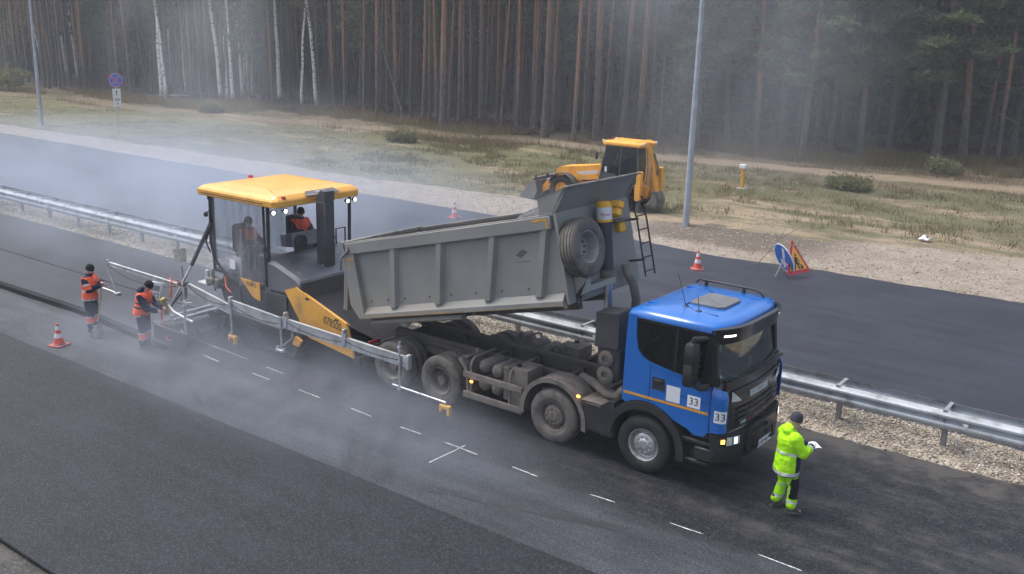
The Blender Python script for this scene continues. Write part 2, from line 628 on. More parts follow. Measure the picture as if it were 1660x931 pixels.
# gravel with real relief
def gravel_mat(name, cols, sc, dirt=None):
    m, nt, out = newmat(name)
    pos = node(nt, 'NewGeometry').outputs['Position']
    v = node(nt, 'TexVoronoi', {'Vector': pos, 'Scale': sc})
    k = node(nt, 'SeparateColor', {0: v.outputs['Color']}).outputs[0]
    c = ramp(nt, k, [(.0, cols[0]), (.35, cols[1]), (.7, cols[2]), (1., cols[3])])
    n1 = noise(nt, pos, .7, 7, .65)
    c = mixc(nt, smoothstep(nt, n1, .42, .66, 0, .75), c, cols[4])
    n2 = noise(nt, pos, 3.2, 6, .7)
    c = mixc(nt, smoothstep(nt, n2, .5, .75, 0, .7), c, tuple(x * .45 for x in cols[4]))
    if dirt:
        # dug-over brown soil beside the lamp post
        xz = node(nt, 'SeparateXYZ', {0: pos})
        dx = mth(nt, 'MULTIPLY', smoothstep(nt, xz.outputs['X'], -14, -9), smoothstep(nt, xz.outputs['X'], -2.2, -5))
        dx = mth(nt, 'MULTIPLY', dx, smoothstep(nt, mth(nt, 'ADD', xz.outputs['Y'], mth(nt, 'MULTIPLY', n1, 3.)), 18.0, 18.8))
        c = mixc(nt, mth(nt, 'MULTIPLY', dx, .9), c, mixc(nt, n2, (.10, .078, .06), (.21, .165, .12)))
    p = node(nt, 'BsdfPrincipled', {'Base Color': c, 'Roughness': .92})
    h = mth(nt, 'ADD', mth(nt, 'MULTIPLY', v.outputs['Distance'], -1.0), mth(nt, 'MULTIPLY', n2, .6))
    b = node(nt, 'Bump', {'Strength': .9, 'Distance': .05, 'Height': h})
    nt.links.new(b.outputs[0], p.inputs['Normal'])
    nt.links.new(p.outputs[0], out.inputs[0])
    return m


GRAV = gravel_mat('crushed limestone', [(.22, .18, .14), (.36, .30, .24), (.46, .40, .325), (.55, .48, .395), (.31, .25, .185)], 42., True)
GRAV_M = gravel_mat('median gravel', [(.16, .13, .10), (.30, .25, .19), (.42, .36, .28), (.55, .50, .42), (.13, .105, .08)], 26.)


def relief(name, x0, x1, nx, f0, f1, ny, zf, mt, kind='structure'):
    mb = MB()
    vs, fs = [], []
    for i in range(nx + 1):
        x = x0 + (x1 - x0) * i / nx
        a, b = f0(x), f1(x)
        for j in range(ny + 1):
            t = j / ny
            y = a + (b - a) * t
            vs.append((x, y, zf(x, y, t)))
    q = lambda i, j: i * (ny + 1) + j
    for i in range(nx):
        for j in range(ny):
            fs.append((q(i, j), q(i + 1, j), q(i + 1, j + 1), q(i, j + 1)))
    mb.add(vs, fs)
    ob = mb.build(name, mt, None, 80, fix=False)
    tag(ob, kind=kind)
    return ob


def med0(x): return 2.62 + .10 * nz(x * .8, 1.7) + .07 * nz(x * 2.9, 5.1) + .04 * nz(x * 8, 2.)


def med1(x): return 4.35 + .10 * nz(x * .7, 9.7) + .05 * nz(x * 3, 7.1)


def med_z(x, y, t):
    s = math.sin(min(1, max(0, t)) * PI) ** .7 if 0 < t < 1 else 0
    return .006 + s * (.085 + .05 * nz(x * .6, y * 1.1) + .05 * nz(x * 2.3, y * 2.7, 3.) + .025 * nz(x * 7, y * 7, 1.)) - (.012 if t in (0, 1) else 0)


relief('median_gravel', -90, 14, 900, med0, med1, 18, med_z, GRAV_M)


def sh0(x): return 16.15 + .16 * nz(x * .35, 31.7) + .10 * nz(x * 1.1, 35.1) + .06 * nz(x * 4.2, 2.) + lerp_tab(x, [(-14, 0), (-10, -.25), (-6, -.5), (-3, -.1), (2, 0)])


def sh1(x): return lerp_tab(x, [(-140, 18.3), (-62, 18.8), (-29, 19.9), (-10, 21.0), (2, 23.2), (20, 24.5)]) + .35 * nz(x * .25, 39.7) + .2 * nz(x * .9, 37.1)


def sh_z(x, y, t):
    s = math.sin(min(1, max(0, t)) * PI) ** .6 if 0 < t < 1 else 0
    rut = 0
    if -9 < x < -3.5:   # raked grooves in the dirt beside the lamp post
        rut = .03 * math.sin((x * .75 + (y - 17) * .55) * 11) * max(0, 1 - abs((x + 6.3) / 2.4)) * max(0, 1 - abs(t - .35) / .4)
    return .008 + s * (.10 + .09 * nz(x * .3, y * .5) + .06 * nz(x * 1.3, y * 1.6, 3.) + .03 * nz(x * 4, y * 4, 1.) + rut) - (.014 if t in (0, 1) else 0)


relief('gravel_shoulder', -140, 20, 640, sh0, sh1, 24, sh_z, GRAV)


# verge: grass, sand and a dirt track along the wood
def verge_mat():
    m, nt, out = newmat('verge soil')
    pos = node(nt, 'NewGeometry').outputs['Position']
    xyz = node(nt, 'SeparateXYZ', {0: pos})
    st = node(nt, 'Mapping', {'Vector': pos, 'Scale': (.3, 1, 1)}).outputs[0]
    n1 = noise(nt, st, .5, 8, .65)
    n2 = noise(nt, pos, 2.6, 6, .7)
    n4 = noise(nt, pos, .16, 4, .55)
    g = ramp(nt, n1, [(.3, (.085, .083, .035)), (.46, (.11, .105, .05)), (.58, (.16, .132, .078)), (.7, (.19, .152, .10))])
    g = mixc(nt, smoothstep(nt, xyz.outputs['X'], -12, -30, 0, .9), g, mixc(nt, n1, (.085, .085, .030), (.14, .125, .052)))
    g = mixc(nt, smoothstep(nt, n2, .5, .72, 0, .5), g, (.06, .063, .03))
    # bare sand: more of it to the right, and along the track by the wood
    xr = smoothstep(nt, xyz.outputs['X'], -30, 0)
    nearroad = smoothstep(nt, xyz.outputs['Y'], 30, 21)
    sand = mth(nt, 'ADD', n1, mth(nt, 'MULTIPLY', mth(nt, 'MULTIPLY', xr, nearroad), .17))
    sand = smoothstep(nt, sand, .54, .70)
    yc = mth(nt, 'ADD', mth(nt, 'MULTIPLY', xyz.outputs['X'], .11), mth(nt, 'MULTIPLY', mth(nt, 'SINE', mth(nt, 'MULTIPLY', xyz.outputs['X'], .13)), .9))
    ty = mth(nt, 'SUBTRACT', mth(nt, 'ADD', xyz.outputs['Y'], mth(nt, 'MULTIPLY', mth(nt, 'SUBTRACT', n1, .5), 2.5)), mth(nt, 'ADD', yc, 41.6))
    tr = smoothstep(nt, mth(nt, 'ABSOLUTE', ty), 1.7, .7)
    tr = mth(nt, 'MULTIPLY', tr, smoothstep(nt, n2, .3, .5))
    tr = mth(nt, 'MULTIPLY', tr, smoothstep(nt, xyz.outputs['X'], -52, -36, .15, 1.))
    brn = mth(nt, 'MULTIPLY', smoothstep(nt, ty, -4.5, .5), smoothstep(nt, n4, .35, .55, .5, 1.))
    g = mixc(nt, mth(nt, 'MULTIPLY', brn, .75), g, mixc(nt, n2, (.15, .105, .065), (.09, .06, .045)))
    f = mth(nt, 'MAXIMUM', sand, mth(nt, 'MULTIPLY', tr, .9))
    sc = mixc(nt, smoothstep(nt, n2, .35, .7), (.30, .235, .155), (.22, .165, .11))
    c = mixc(nt, mth(nt, 'MULTIPLY', f, .85), g, sc)
    dk = smoothstep(nt, noise(nt, st, 1.4, 7, .7), .56, .7, 0, .55)
    c = mixc(nt, dk, c, (.055, .05, .035))
    p = node(nt, 'BsdfPrincipled', {'Base Color': c, 'Roughness': .95})
    b = node(nt, 'Bump', {'Strength': .8, 'Distance': .08, 'Height': n2})
    nt.links.new(b.outputs[0], p.inputs['Normal'])
    nt.links.new(p.outputs[0], out.inputs[0])
    return m


def wood_y(x):
    """front edge of the wood"""
    return lerp_tab(x, [(-140, 36), (-100, 38), (-78, 40.5), (-50, 44), (-38, 43), (-30, 43), (-24, 46), (-18, 49), (-7, 52.5), (10, 55)])


def vz(x, y, t=0):
    e = min(1., max(0., (y - 17.5) / 3.))
    return -.05 + e * (.10 + .16 * nz(x * .12, y * .16) + .08 * nz(x * .5, y * .6, 2.) + .04 * nz(x * 1.7, y * 1.7, 5.)) + max(0, (y - wood_y(x)) * .006)


def lerpv(a, b, t): return a + (b - a) * t


relief('verge', -170, 40, 420, lambda x: 17.5, lambda x: wood_y(x) + 4, 70, vz, verge_mat())
relief('forest_floor', -260, 120, 160, lambda x: wood_y(x) + 2.0, lambda x: 190, 60, lambda x, y, t: vz(x, y) + .05 * nz(x, y) + (.06 if t > 0 else -.1), FLOOR_M)


# loose stones (nobody could count them)
def stones(name, n, px, py, pz, smin, smax, mt, label):
    """n irregular stones; px,py arrays of positions"""
    base = np.array([(1, 0, 0), (-1, 0, 0), (0, 1, 0), (0, -1, 0), (0, 0, 1), (0, 0, -1)], float)
    fac = np.array([(0, 2, 4), (2, 1, 4), (1, 3, 4), (3, 0, 4), (2, 0, 5), (1, 2, 5), (3, 1, 5), (0, 3, 5)])
    s = smin + (smax - smin) * rng.random(n) ** 2.5
    P = base[None] * (s[:, None, None] * (.6 + .8 * rng.random((n, 6, 1)))) * np.array([1, .8, .6])
    a = rng.random(n) * 6.28
    ca, sa = np.cos(a), np.sin(a)
    Q = P.copy()
    Q[..., 0] = P[..., 0] * ca[:, None] - P[..., 1] * sa[:, None]
    Q[..., 1] = P[..., 0] * sa[:, None] + P[..., 1] * ca[:, None]
    Q += np.stack([px, py, pz + s * .25], 1)[:, None, :]
    F = (fac[None] + 6 * np.arange(n)[:, None, None]).ravel()
    me = fast_mesh(name, Q.reshape(-1, 3), F, 3, mt)
    ob = bpy.data.objects.new(name, me)
    COL.objects.link(ob)
    return tag(ob, label, 'gravel', kind='stuff')


def stone_mat(name, cols):
    m, nt, out = newmat(name)
    pos = node(nt, 'NewGeometry').outputs['Position']
    ri = node(nt, 'NewGeometry').outputs['Random Per Island']
    c = ramp(nt, ri, [(0, cols[0]), (.4, cols[1]), (.75, cols[2]), (1, cols[3])])
    c = mixc(nt, smoothstep(nt, noise(nt, pos, 1.2, 5), .45, .7, 0, .6), c, cols[0])
    p = node(nt, 'BsdfPrincipled', {'Base Color': c, 'Roughness': .9})
    nt.links.new(p.outputs[0], out.inputs[0])
    return m


ST1 = stone_mat('loose limestone', [(.20, .165, .12), (.36, .31, .25), (.50, .46, .40), (.66, .63, .57)])
n = 26000
px = -38 + 50 * rng.random(n)
tt = np.clip(rng.beta(1.3, 1.3, n), .02, .98)
a0 = np.array([med0(x) for x in px]); a1 = np.array([med1(x) for x in px])
py = a0 + (a1 - a0) * tt
pz = np.array([med_z(x, y, t) for x, y, t in zip(px, py, tt)])
stones('median_stones', n, px, py, pz, .010, .042, ST1, 'loose pale crushed stones on the strip below the guardrail')
n = 30000
px = -75 + 90 * rng.random(n) ** .8
tt = np.clip(rng.beta(1.2, 1.5, n), .01, .99)
a0 = np.array([sh0(x) for x in px]); a1 = np.array([sh1(x) for x in px])
py = a0 + (a1 - a0) * tt
pz = np.array([sh_z(x, y, t) for x, y, t in zip(px, py, tt)])
stones('shoulder_stones', n, px, py, pz, .008, .045, ST1, 'loose pale crushed stones along the far road edge')

# sprayed setting-out marks
PAINT = mat('sprayed chalk line', (.50, .51, .53), .8, var=.5, vs=25)


def px2ground(x, y, z=0.0):
    d = _f + _r2 * ((x - 830) / F_PX) - _u2 * ((y - 465.5) / F_PX)
    t = (z - CAM.z) / d.z
    p = CAM + d * t
    return p.x, p.y


def mark(x0, y0, x1, y1, w=.015, z=.006):
    n = max(3, int(math.hypot(x1 - x0, y1 - y0) / .05))
    t = Vector((x1 - x0, y1 - y0, 0)).normalized()
    q = Vector((-t.y, t.x, 0))
    vs, fs = [], []
    for i in range(n + 1):
        p = Vector((x0 + (x1 - x0) * i / n, y0 + (y1 - y0) * i / n, z))
        wob = q * (.012 * nz(p.x * 3, p.y * 3))
        ww = w * (.6 + .8 * abs(nz(p.x * 11, p.y * 9, 4))) * (.35 if i in (0, n) else 1)
        vs += [p + wob - q * ww, p + wob + q * ww]
    for i in range(n):
        fs.append((2 * i, 2 * i + 1, 2 * i + 3, 2 * i + 2))
    ob = MB().add(vs, fs).build('road_marking', PAINT, None, 0, fix=False)
    tag(ob, kind='structure')


for dash in [(-10.94, -2.37, -10.28, -2.42), (-9.15, -2.41, -8.52, -2.43), (-7.6, -2.42, -6.88, -2.46), (-6.03, -2.44, -5.39, -2.49), (-4.63, -2.49, -4.04, -2.49), (-3.51, -2.48, -2.66, -2.52), (-3.13, -3.35, -3.1, -2.32),
             (-1.9, -2.51, -1.32, -2.54), (-0.27, -2.53, 0.21, -2.5), (1.23, -2.54, 1.81, -2.52), (2.72, -2.55, 3.41, -2.58)]:
    mark(*dash)
mark(-9.2, -1.95, -8.6, -1.98, .015)
mark(-12.3, -1.75, -9.9, -1.9, .012)


# tread print of a tyre that ran through wet tack coat
tb_ = MB()
(ta, tb1), (tc1, td1) = px2ground(705, 795), px2ground(1010, 858)
for k in range(64):
    t_ = k / 63
    cx_, cy_ = ta + (tc1 - ta) * t_ + .03 * nz(t_ * 9, 1.), tb1 + (td1 - tb1) * t_ + .05 * nz(t_ * 4, 5.)
    for sg in (-1, 1):
        if nz(t_ * 17, sg * 3., 2.) < -.25: continue
        Mx_ = Matrix.Translation((cx_ + (.02 if sg > 0 else 0), cy_ + sg * .07, .006)) @ Matrix.Rotation(sg * .5, 4, 'Z')
        tb_.add([(-.018, -.055, 0), (.018, -.055, 0), (.012, .055, 0), (-.012, .055, 0)], [(0, 1, 2, 3)], Mx_)
tag(tb_.build('tyre_track', mat('tacky tyre print', (.026, .027, .030), .7), None, 0, fix=False), kind='structure')


# ------------------------------------------------------------------ guardrail on the median
ZINC = mat('galvanised steel', (.46, .49, .52), .68, .12, var=.12, vs=1.3, dirt=(.20, .19, .17), da=.35, ds=3.)
ZINC2 = mat('weathered galvanised post', (.36, .38, .40), .55, .6, var=.2, vs=2., dirt=(.19, .17, .14), da=.5, ds=3.)


def guardrail():
    root = thing('guardrail', 'double sided galvanised steel guardrail on the gravel median', 'guardrail', (-12, 3.33, 0))
    # W profile in (depth, height); sits on both sides of the posts
    prof = [(0, 0), (.012, .012), (.02, .03), (.078, .075), (.083, .10), (.078, .125), (.022, .165), (.022, .205), (.078, .245), (.083, .27), (.078, .295), (.02, .34), (.012, .358), (0, .37)]
    z0 = .50
    for side, y0 in ((-1, 3.12), (1, 3.60)):
        x = -92.08
        while x < 13:
            x1 = x + 4.0
            ring = lambda X, e: [(X, y0 + side * d * 1.0, z0 + h - (0.004 if e else 0)) for d, h in prof] + [(X, y0 + side * (d - .004), z0 + h) for d, h in reversed(prof)]
            mb = MB()
            mb.loft([ring(x, 0), ring(x1 + .02, 1)])
            for bx in (.15, .25):
                for bz in (.10, .27):
                    mb.lathe([(.018, 0), (.014, .012)], (x + bx, y0 + side * .08, z0 + bz), 'y', 6, M=None if side > 0 else None)
            mb.build('beam', ZINC, root)
            x = x1
    x = -92.08
    k = 0
    while x < 13:
        mb = MB()
        mb.box(x - .05, x + .05, 3.30, 3.305, -.1, .80).box(x - .05, x - .045, 3.30, 3.38, -.1, .80).box(x + .045, x + .05, 3.30, 3.38, -.1, .80)
        mb.box(x - .03, x + .03, 3.13, 3.30, .62, .74).box(x - .03, x + .03, 3.38, 3.59, .62, .74)
        mb.build('post', ZINC2, root)
        MB().box(x - .035, x + .035, 3.09, 3.63, .874, .88).box(x - .035, x - .031, 3.09, 3.63, .84, .874).build('cross_strut', ZINC2, root)
        if k % 2 == 0:
            mm = mat('white reflector', (.8, .8, .8), .2) if True else None
            rf = MB().prism([(x + .36, .66), (x + .42, .66), (x + .44, .72), (x + .34, .72)], 3.020, 3.032)
            if -36 < x < 8: rf.build('reflector', mm, root)
        x += 2.0
        k += 1
    return root


guardrail()
# ------------------------------------------------------------------ the dump truck
DUST = (.155, .134, .112)
BLUE = mat('blue cab paint', (.008, .125, .46), .24, 0, var=.05, coat=.6, dirt=(.10, .11, .125), da=.06, ds=3., dz=(.75, 1.1))
BLACKP = mat('black cab plastic', (.018, .018, .019), .5, var=.2, dirt=(.07, .065, .06), da=.25, ds=4.)
GLOSSK = mat('gloss black trim', (.012, .012, .013), .25, var=.15, coat=.3)
GREYB = mat('grey tipper paint', (.235, .236, .224), .5, .05, var=.10, vs=1.2, dirt=(.30, .265, .22), da=.38, ds=.9, dz=(1.2, 2.6))
GREYB2 = mat('grey tipper inside', (.24, .225, .20), .6, .2, var=.25, vs=2.2, dirt=(.06, .058, .055), da=.35, ds=2.)
CHAS = mat('dusty chassis', (.085, .078, .072), .75, .2, var=.3, vs=3., dirt=DUST, da=.8, ds=2.5)
CHAS2 = mat('very dusty steel', (.13, .115, .10), .85, .0, var=.25, vs=3., dirt=(.21, .183, .155), da=.55, ds=4., bump=.2)
TYRE = mat('tyre rubber', (.016, .016, .016), .75, var=.2, dirt=(.07, .065, .06), da=.22, ds=5., bump=.3, bs=90)
TYRED = mat('dusty tyre rubber', (.07, .065, .06), .9, var=.2, dirt=(.155, .138, .118), da=.7, ds=4., bump=.3, bs=90)
RIMS = mat('silver steel rim', (.60, .60, .61), .32, .7, var=.15, dirt=(.2, .18, .15), da=.4, ds=9.)
RIMD = mat('dust covered rim', (.15, .13, .115), .85, .1, var=.25, vs=8., dirt=(.19, .165, .14), da=.5, ds=9.)
RIMG = mat('light grey rim', (.32, .32, .31), .5, .3, var=.15, dirt=(.2, .18, .15), da=.3, ds=9.)
STEEL = mat('bright steel', (.55, .55, .56), .25, .9, var=.1)
AMBER = mat('lit amber lamp', (.9, .35, .03), .3, emit=(1, .38, .04), es=6.)
AMBERD = mat('amber reflector tape', (.62, .30, .03), .45, var=.15, vs=20)
AMBERW = mat('worn amber tape', (.40, .25, .08), .6, var=.2, vs=9, dirt=(.24, .2, .16), da=.6, ds=3.)
WHITE = mat('white sticker', (.78, .78, .79), .55, var=.04)
LAMPG = mat('headlamp glass', (.72, .74, .76), .12, .2, var=.3, vs=18)
LAMPL = mat('lit headlamp', (.8, .8, .78), .2, emit=(1, .97, .9), es=1.6)
INK = mat('black print', (.012, .012, .013), .6)
REDP = mat('red print', (.5, .03, .02), .5)
YEL = mat('yellow plastic', (.72, .38, .03), .5, var=.12, dirt=(.3, .2, .1), da=.2)
WIN = glass('tinted cab window', (.42, .46, .46), .5)
WSH = glass('windscreen', (.84, .88, .87), .42)
SEATM = mat('dark seat cloth', (.07, .07, .075), .85, var=.2)
DASH = mat('dashboard plastic', (.20, .20, .205), .6, var=.15)
ASPH_L = asphalt('hot asphalt mix', (.055, .056, .062), .7, fine=30., rough=.7, wear=.1)


def arc_strip(mb, cx, cz, r0, r1, a0, a1, y0, y1, n=16, M=None):
    vs, fs = [], []
    for i in range(n + 1):
        a = R(a0 + (a1 - a0) * i / n)
        c, s = math.cos(a), math.sin(a)
        vs += [(cx + r0 * c, y0, cz + r0 * s), (cx + r1 * c, y0, cz + r1 * s), (cx + r1 * c, y1, cz + r1 * s), (cx + r0 * c, y1, cz + r0 * s)]
    for i in range(n):
        for k in range(4):
            fs.append((4 * i + k, 4 * i + (k + 1) % 4, 4 * i + 4 + (k + 1) % 4, 4 * i + 4 + k))
    fs += [(3, 2, 1, 0), (4 * n, 4 * n + 1, 4 * n + 2, 4 * n + 3)]
    mb.add(vs, fs, M)


def tyre_prof(Rr, w, groove=True, ri=.29):
    h = w / 2
    p = [(ri, -h + .035), (ri + .03, -h + .005), (Rr - .16, -h - .006), (Rr - .07, -h - .002), (Rr - .025, -h + .018), (Rr - .006, -h + .04)]
    if groove:
        for g in (-.30, -.10, .10, .30):
            x = g * w
            p += [(Rr, x - .009), (Rr - .016, x - .006), (Rr - .016, x + .006), (Rr, x + .009)]
    else:
        p += [(Rr, -h * .5), (Rr, h * .5)]
    p += [(Rr - .006, h - .04), (Rr - .025, h - .018), (Rr - .07, h + .002), (Rr - .16, h + .006), (ri + .03, h - .005), (ri, h - .035)]
    return p


RIM_FRONT = [(0, .15), (.06, .155), (.10, .15), (.115, .135), (.17, .13), (.20, .12), (.212, .085), (.232, .055), (.25, .06), (.262, .10), (.283, .148), (.297, .152), (.297, .10), (.25, -.1), (0, -.1)]
RIM_REAR = [(0, .095), (.085, .095), (.105, .075), (.115, -.02), (.165, -.03), (.20, -.03), (.225, -.01), (.238, .05), (.25, .11), (.283, .148), (.297, .152), (.297, .10), (.25, -.1), (0, -.1)]
RIM_SPARE = [(0, -.06), (.12, -.06), (.125, -.085), (.19, -.085), (.215, -.07), (.235, -.02), (.25, .08), (.283, .148), (.297, .152), (.297, .10), (.25, -.12), (0, -.12)]


def wheel(parent, name, X, Yc, Zc, side, prof, rim_m, tyre_m, Rr=.525, w=.32, nuts=(.145, .14, 10), dual=0, M=None):
    """part 'wheel' (the rim) with sub-parts tyre and wheel_nut ring; outer face looks towards side*Y"""
    T = Matrix.Translation((X, Yc, Zc)) @ Matrix.Diagonal((1, side, 1, 1))
    if M is not None: T = M
    mb = MB().lathe([(r, h) for r, h in prof], (0, 0, 0), 'y', 36, T)
    if dual: mb.lathe([(.25, -dual - .1), (.297, -dual - .1), (.297, -dual + .12), (.25, -dual + .12)], (0, 0, 0), 'y', 24, T, close=False)
    rim = mb.build(name, rim_m, parent)
    tb = MB().lathe(tyre_prof(Rr, w), (0, 0, 0), 'y', 48, T, close=False)
    tb.build('tyre', tyre_m, rim)
    if dual:
        MB().lathe(tyre_prof(Rr, w), (0, -dual, 0), 'y', 40, T, close=False).build('tyre', tyre_m, rim)
    if nuts:
        nb = MB()
        for k in range(nuts[2]):
            a = 2 * PI * k / nuts[2]
            nb.lathe([(.017, -.02), (.017, .012), (.011, .03)], (nuts[0] * math.cos(a), nuts[1], nuts[0] * math.sin(a)), 'y', 6, T)
        nb.build('wheel_nuts', rim_m if rim_m is not RIMG else CHAS, rim)
    return rim


truck = thing('dump_truck', 'blue cab four axle dump truck tipping its grey body into the paver', 'truck', (0, 0, 0), -.015, world=False)
SIDES = (-1, 1)
AX = (0.0, -1.94, -4.757, -6.112)
for s in SIDES:
    wheel(truck, 'wheel', AX[0], s * 1.075, .525, s, RIM_FRONT, RIMS, TYRE, w=.33)
    wheel(truck, 'wheel', AX[1], s * 1.075, .525, s, RIM_FRONT, RIMD, TYRED, w=.33)
    for a in AX[2:]:
        wheel(truck, 'wheel', a, s * 1.085, .525, s, RIM_REAR, RIMD, TYRED, w=.30, nuts=(.17, -.025, 10), dual=.34)

# chassis
for s in SIDES:
    mb = MB()
    y = s * .41
    mb.box(-6.75, 1.05, y - .045, y + .045, 1.00, 1.012).box(-6.75, 1.05, y - .045, y + .045, .70, .712).box(-6.75, 1.05, y + s * .034, y + s * .045, .712, 1.0)
    mb.box(-6.7, -1.5, y - .04, y + .04, 1.014, 1.10, .01)
    for bx in np.arange(-6.3, -1.2, .42):
        for bz in (.78, .92):
            mb.lathe([(.016, 0), (.012, .014)], (bx, y + s * .045, bz), 'y', 6)
    mb.build('chassis_rail', CHAS, truck)
for x in (-1.2, -2.35, -3.45, -4.2, -5.43, -6.6):
    MB().box(x - .04, x + .04, -.39, .39, .80, .95, .01).box(x - .07, x + .07, -.39, -.30, .76, .99, .01).box(x - .07, x + .07, .30, .39, .76, .99, .01).build('cross_member', CHAS, truck)
for a in AX:
    mb = MB().tube([(a, -.95, .525), (a, -.4, .5), (a, .4, .5), (a, .95, .525)], [.09, .075, .075, .09], 10)
    if a < -4: mb.ball((a, 0, .52), (.26, .22, .24))
    mb.build('axle', CHAS, truck)
for s in SIDES:
    for x0, x1 in ((-.75, .75), (-2.65, -1.2)):
        mb = MB()
        for k in range(4):
            xm = (x0 + x1) / 2
            mb.sheet(lambda u, v, k=k: (x0 + (x1 - x0) * u, s * .42 + (v - .5) * .09, .62 + .12 * (2 * u - 1) ** 2 - k * .025), 10, 1, .02)
        mb.build('leaf_spring', CHAS, truck)
    mb = MB()
    for k in range(7):
        mb.sheet(lambda u, v, k=k: (-6.1 + 1.35 * u, s * .52 + (v - .5) * .1, .93 - .22 * (2 * u - 1) ** 2 - k * .02), 10, 1, .018)
    mb.build('leaf_spring', CHAS, truck)
MB().tube([(-1.2, 0, .75), (-4.7, 0, .62)], .06, 10).build('propeller_shaft', CHAS, truck)
MB().box(-1.0, .8, -.36, .36, .6, 1.25, .08).build('gearbox', CHAS, truck)

# side gear on both sides (air tanks, tank, guard rails)
for s in SIDES:
    for x, z in ((-3.74, 1.03), (-3.42, 1.0), (-3.74, .66), (-3.42, .64)):
        MB().lathe([(.01, -.02), (.05, -.015), (.11, .015), (.14, .06), (.14, .54), (.11, .59), (.02, .60)], (x, s * 1.08 if s < 0 else .48, z), 'y', 18).lathe([(.02, -.035), (.02, 0)], (x, s * 1.08 if s < 0 else 1.08, z), 'y', 6).build('air_tank', CHAS2, truck)
    mb = MB().prism([(-3.06, .48), (-3.06, 1.10), (-2.98, 1.22), (-2.62, 1.22), (-2.62, .55), (-2.72, .42), (-3.0, .42)], s * .62, s * 1.12)
    mb.build('fluid_tank', CHAS2, truck)
    MB().lathe([(.045, 0), (.05, .02), (.05, .05), (.02, .055)], (-2.92, s * 1.0, 1.215), 'z', 12).build('filler_cap', BLACKP, truck)
    MB().box(-3.22, -3.08, s * .6, s * 1.1, .5, 1.18, .02).build('valve_box', CHAS, truck)
    for z0, z1 in ((.36, .50), (.78, .92)):
        mb = MB().box(-4.12, -2.66, s * 1.205, s * 1.235, z0, z1, .006).box(-4.12, -2.66, s * 1.235, s * 1.245, z0 + .02, z1 - .02, .004)
        mb.build('side_guard_rail', CHAS2, truck)
    for x in (-3.95, -2.98):
        MB().tube([(x, s * 1.19, .38), (x, s * 1.19, 1.05), (x, s * 1.15, 1.15), (x, s * 1.05, 1.20), (x + .02, s * .46, 1.22)], .028, 8).build('guard_bracket', CHAS2, truck)
    # mudguard bracket before the rear wheels
    MB().prism([(-4.30, 1.12), (-4.12, .92), (-4.05, .45), (-4.0, .45), (-4.05, .95), (-4.22, 1.17)], s * .6, s * 1.2).build('mud_flap', CHAS2, truck)
    MB().box(-4.28, -4.12, s * .55, s * 1.1, 1.13, 1.16, .005).box(-4.2, -4.12, s * .7, s * .76, 1.16, 1.25).build('mudguard_plate', CHAS2, truck)
    # second axle mudguard
    mb = MB()
    arc_strip(mb, AX[1], .525, .70, .735, -8, 188, s * .72, s * 1.24, 20)
    for k in range(5):
        arc_strip(mb, AX[1], .525, .735, .747, 45, 135, s * (.78 + .085 * k), s * (.815 + .085 * k), 8)
    arc_strip(mb, AX[1], .525, .66, .75, -8, 188, s * 1.215, s * 1.255, 20)
    mb.build('mudguard', CHAS2, truck)
    # first axle arch
    mb = MB()
    arc_strip(mb, AX[0], .525, .655, .80, -6, 178, s * 1.13, s * 1.262, 22)
    arc_strip(mb, AX[0], .525, .655, .68, -6, 178, s * .72, s * 1.13, 22)
    mb.build('wheel_arch', BLACKP, truck)
    MB().box(-1.33, -.60, s * .72, s * 1.232, .47, 1.02, .03).prism([(-.62, .47), (-.62, 1.15), (-.72, 1.15), (-.9, 1.03), (-.9, .47)], s * .74, s * 1.24).build('battery_box', BLACKP, truck)
    MB().box(-1.33, -.64, s * .70, s * 1.22, 1.022, 1.04, .008).build('box_cover', CHAS2, truck)
for x, z in ((-3.88, .745), (-1.36, 1.09)):
    MB().box(x - .035, x + .035, -1.285, -1.25, z - .022, z + .022, .012).build('marker_lamp', AMBER, truck)

# pipes by the air filter
MB().tube([(-1.75, -.55, 1.18), (-1.35, -.75, 1.2), (-1.0, -.88, 1.12), (-.75, -.92, 1.15), (-.62, -.9, 1.32)], .085, 12).build('intake_pipe', CHAS2, truck)
mb = MB().prism([(-1.22, 2.02), (-1.22, 2.66), (-.80, 2.70), (-.74, 2.62), (-.74, 2.05)], -1.02, -.52).box(-1.2, -.72, -.98, -.55, 1.42, 2.03, .04)
mb.build('air_intake', mat('matt dark plastic', (.035, .036, .038), .7, var=.15, dirt=(.09, .08, .07), da=.4), truck)
for z, rr in ((1.83, .155), (1.53, .17)):
    MB().lathe([(rr, .08), (rr, -.03), (rr - .03, -.05), (.07, -.05), (.06, -.02), (.02, -.02)], (-.97, -1.0, z), 'y', 22).build('filter_housing', CHAS, truck)
MB().tube([(-1.50, .62, 1.05), (-1.42, .62, 1.6), (-1.36, .6, 2.2), (-1.34, .58, 2.55), (-1.42, .56, 2.85), (-1.55, .54, 3.02), (-1.62, .54, 3.2)], [.085, .085, .085, .085, .085, .08, .07], 12).build('exhaust_stack', CHAS2, truck)
MB().box(-1.3, -.75, .45, 1.1, .9, 1.9, .06).build('silencer', CHAS, truck)

# --- cab
def cab_arc(y, xc, bow, half=1.22, p=2.6):
    """front outline in plan: x at lateral position y"""
    return xc - bow * (abs(y) / half) ** p


def corner_pt(l, z, s=-1, off=0.0):
    """front corner of the cab: l metres along the skin from the start of the bend"""
    rr = .13
    if l <= 0:
        return (1.34 + l, s * (1.222 + off), z)
    a = min(l / rr, PI / 2)
    x, y = 1.34 + (rr + off) * math.sin(a), 1.222 - rr + (rr + off) * math.cos(a)
    return (x, s * y, z)


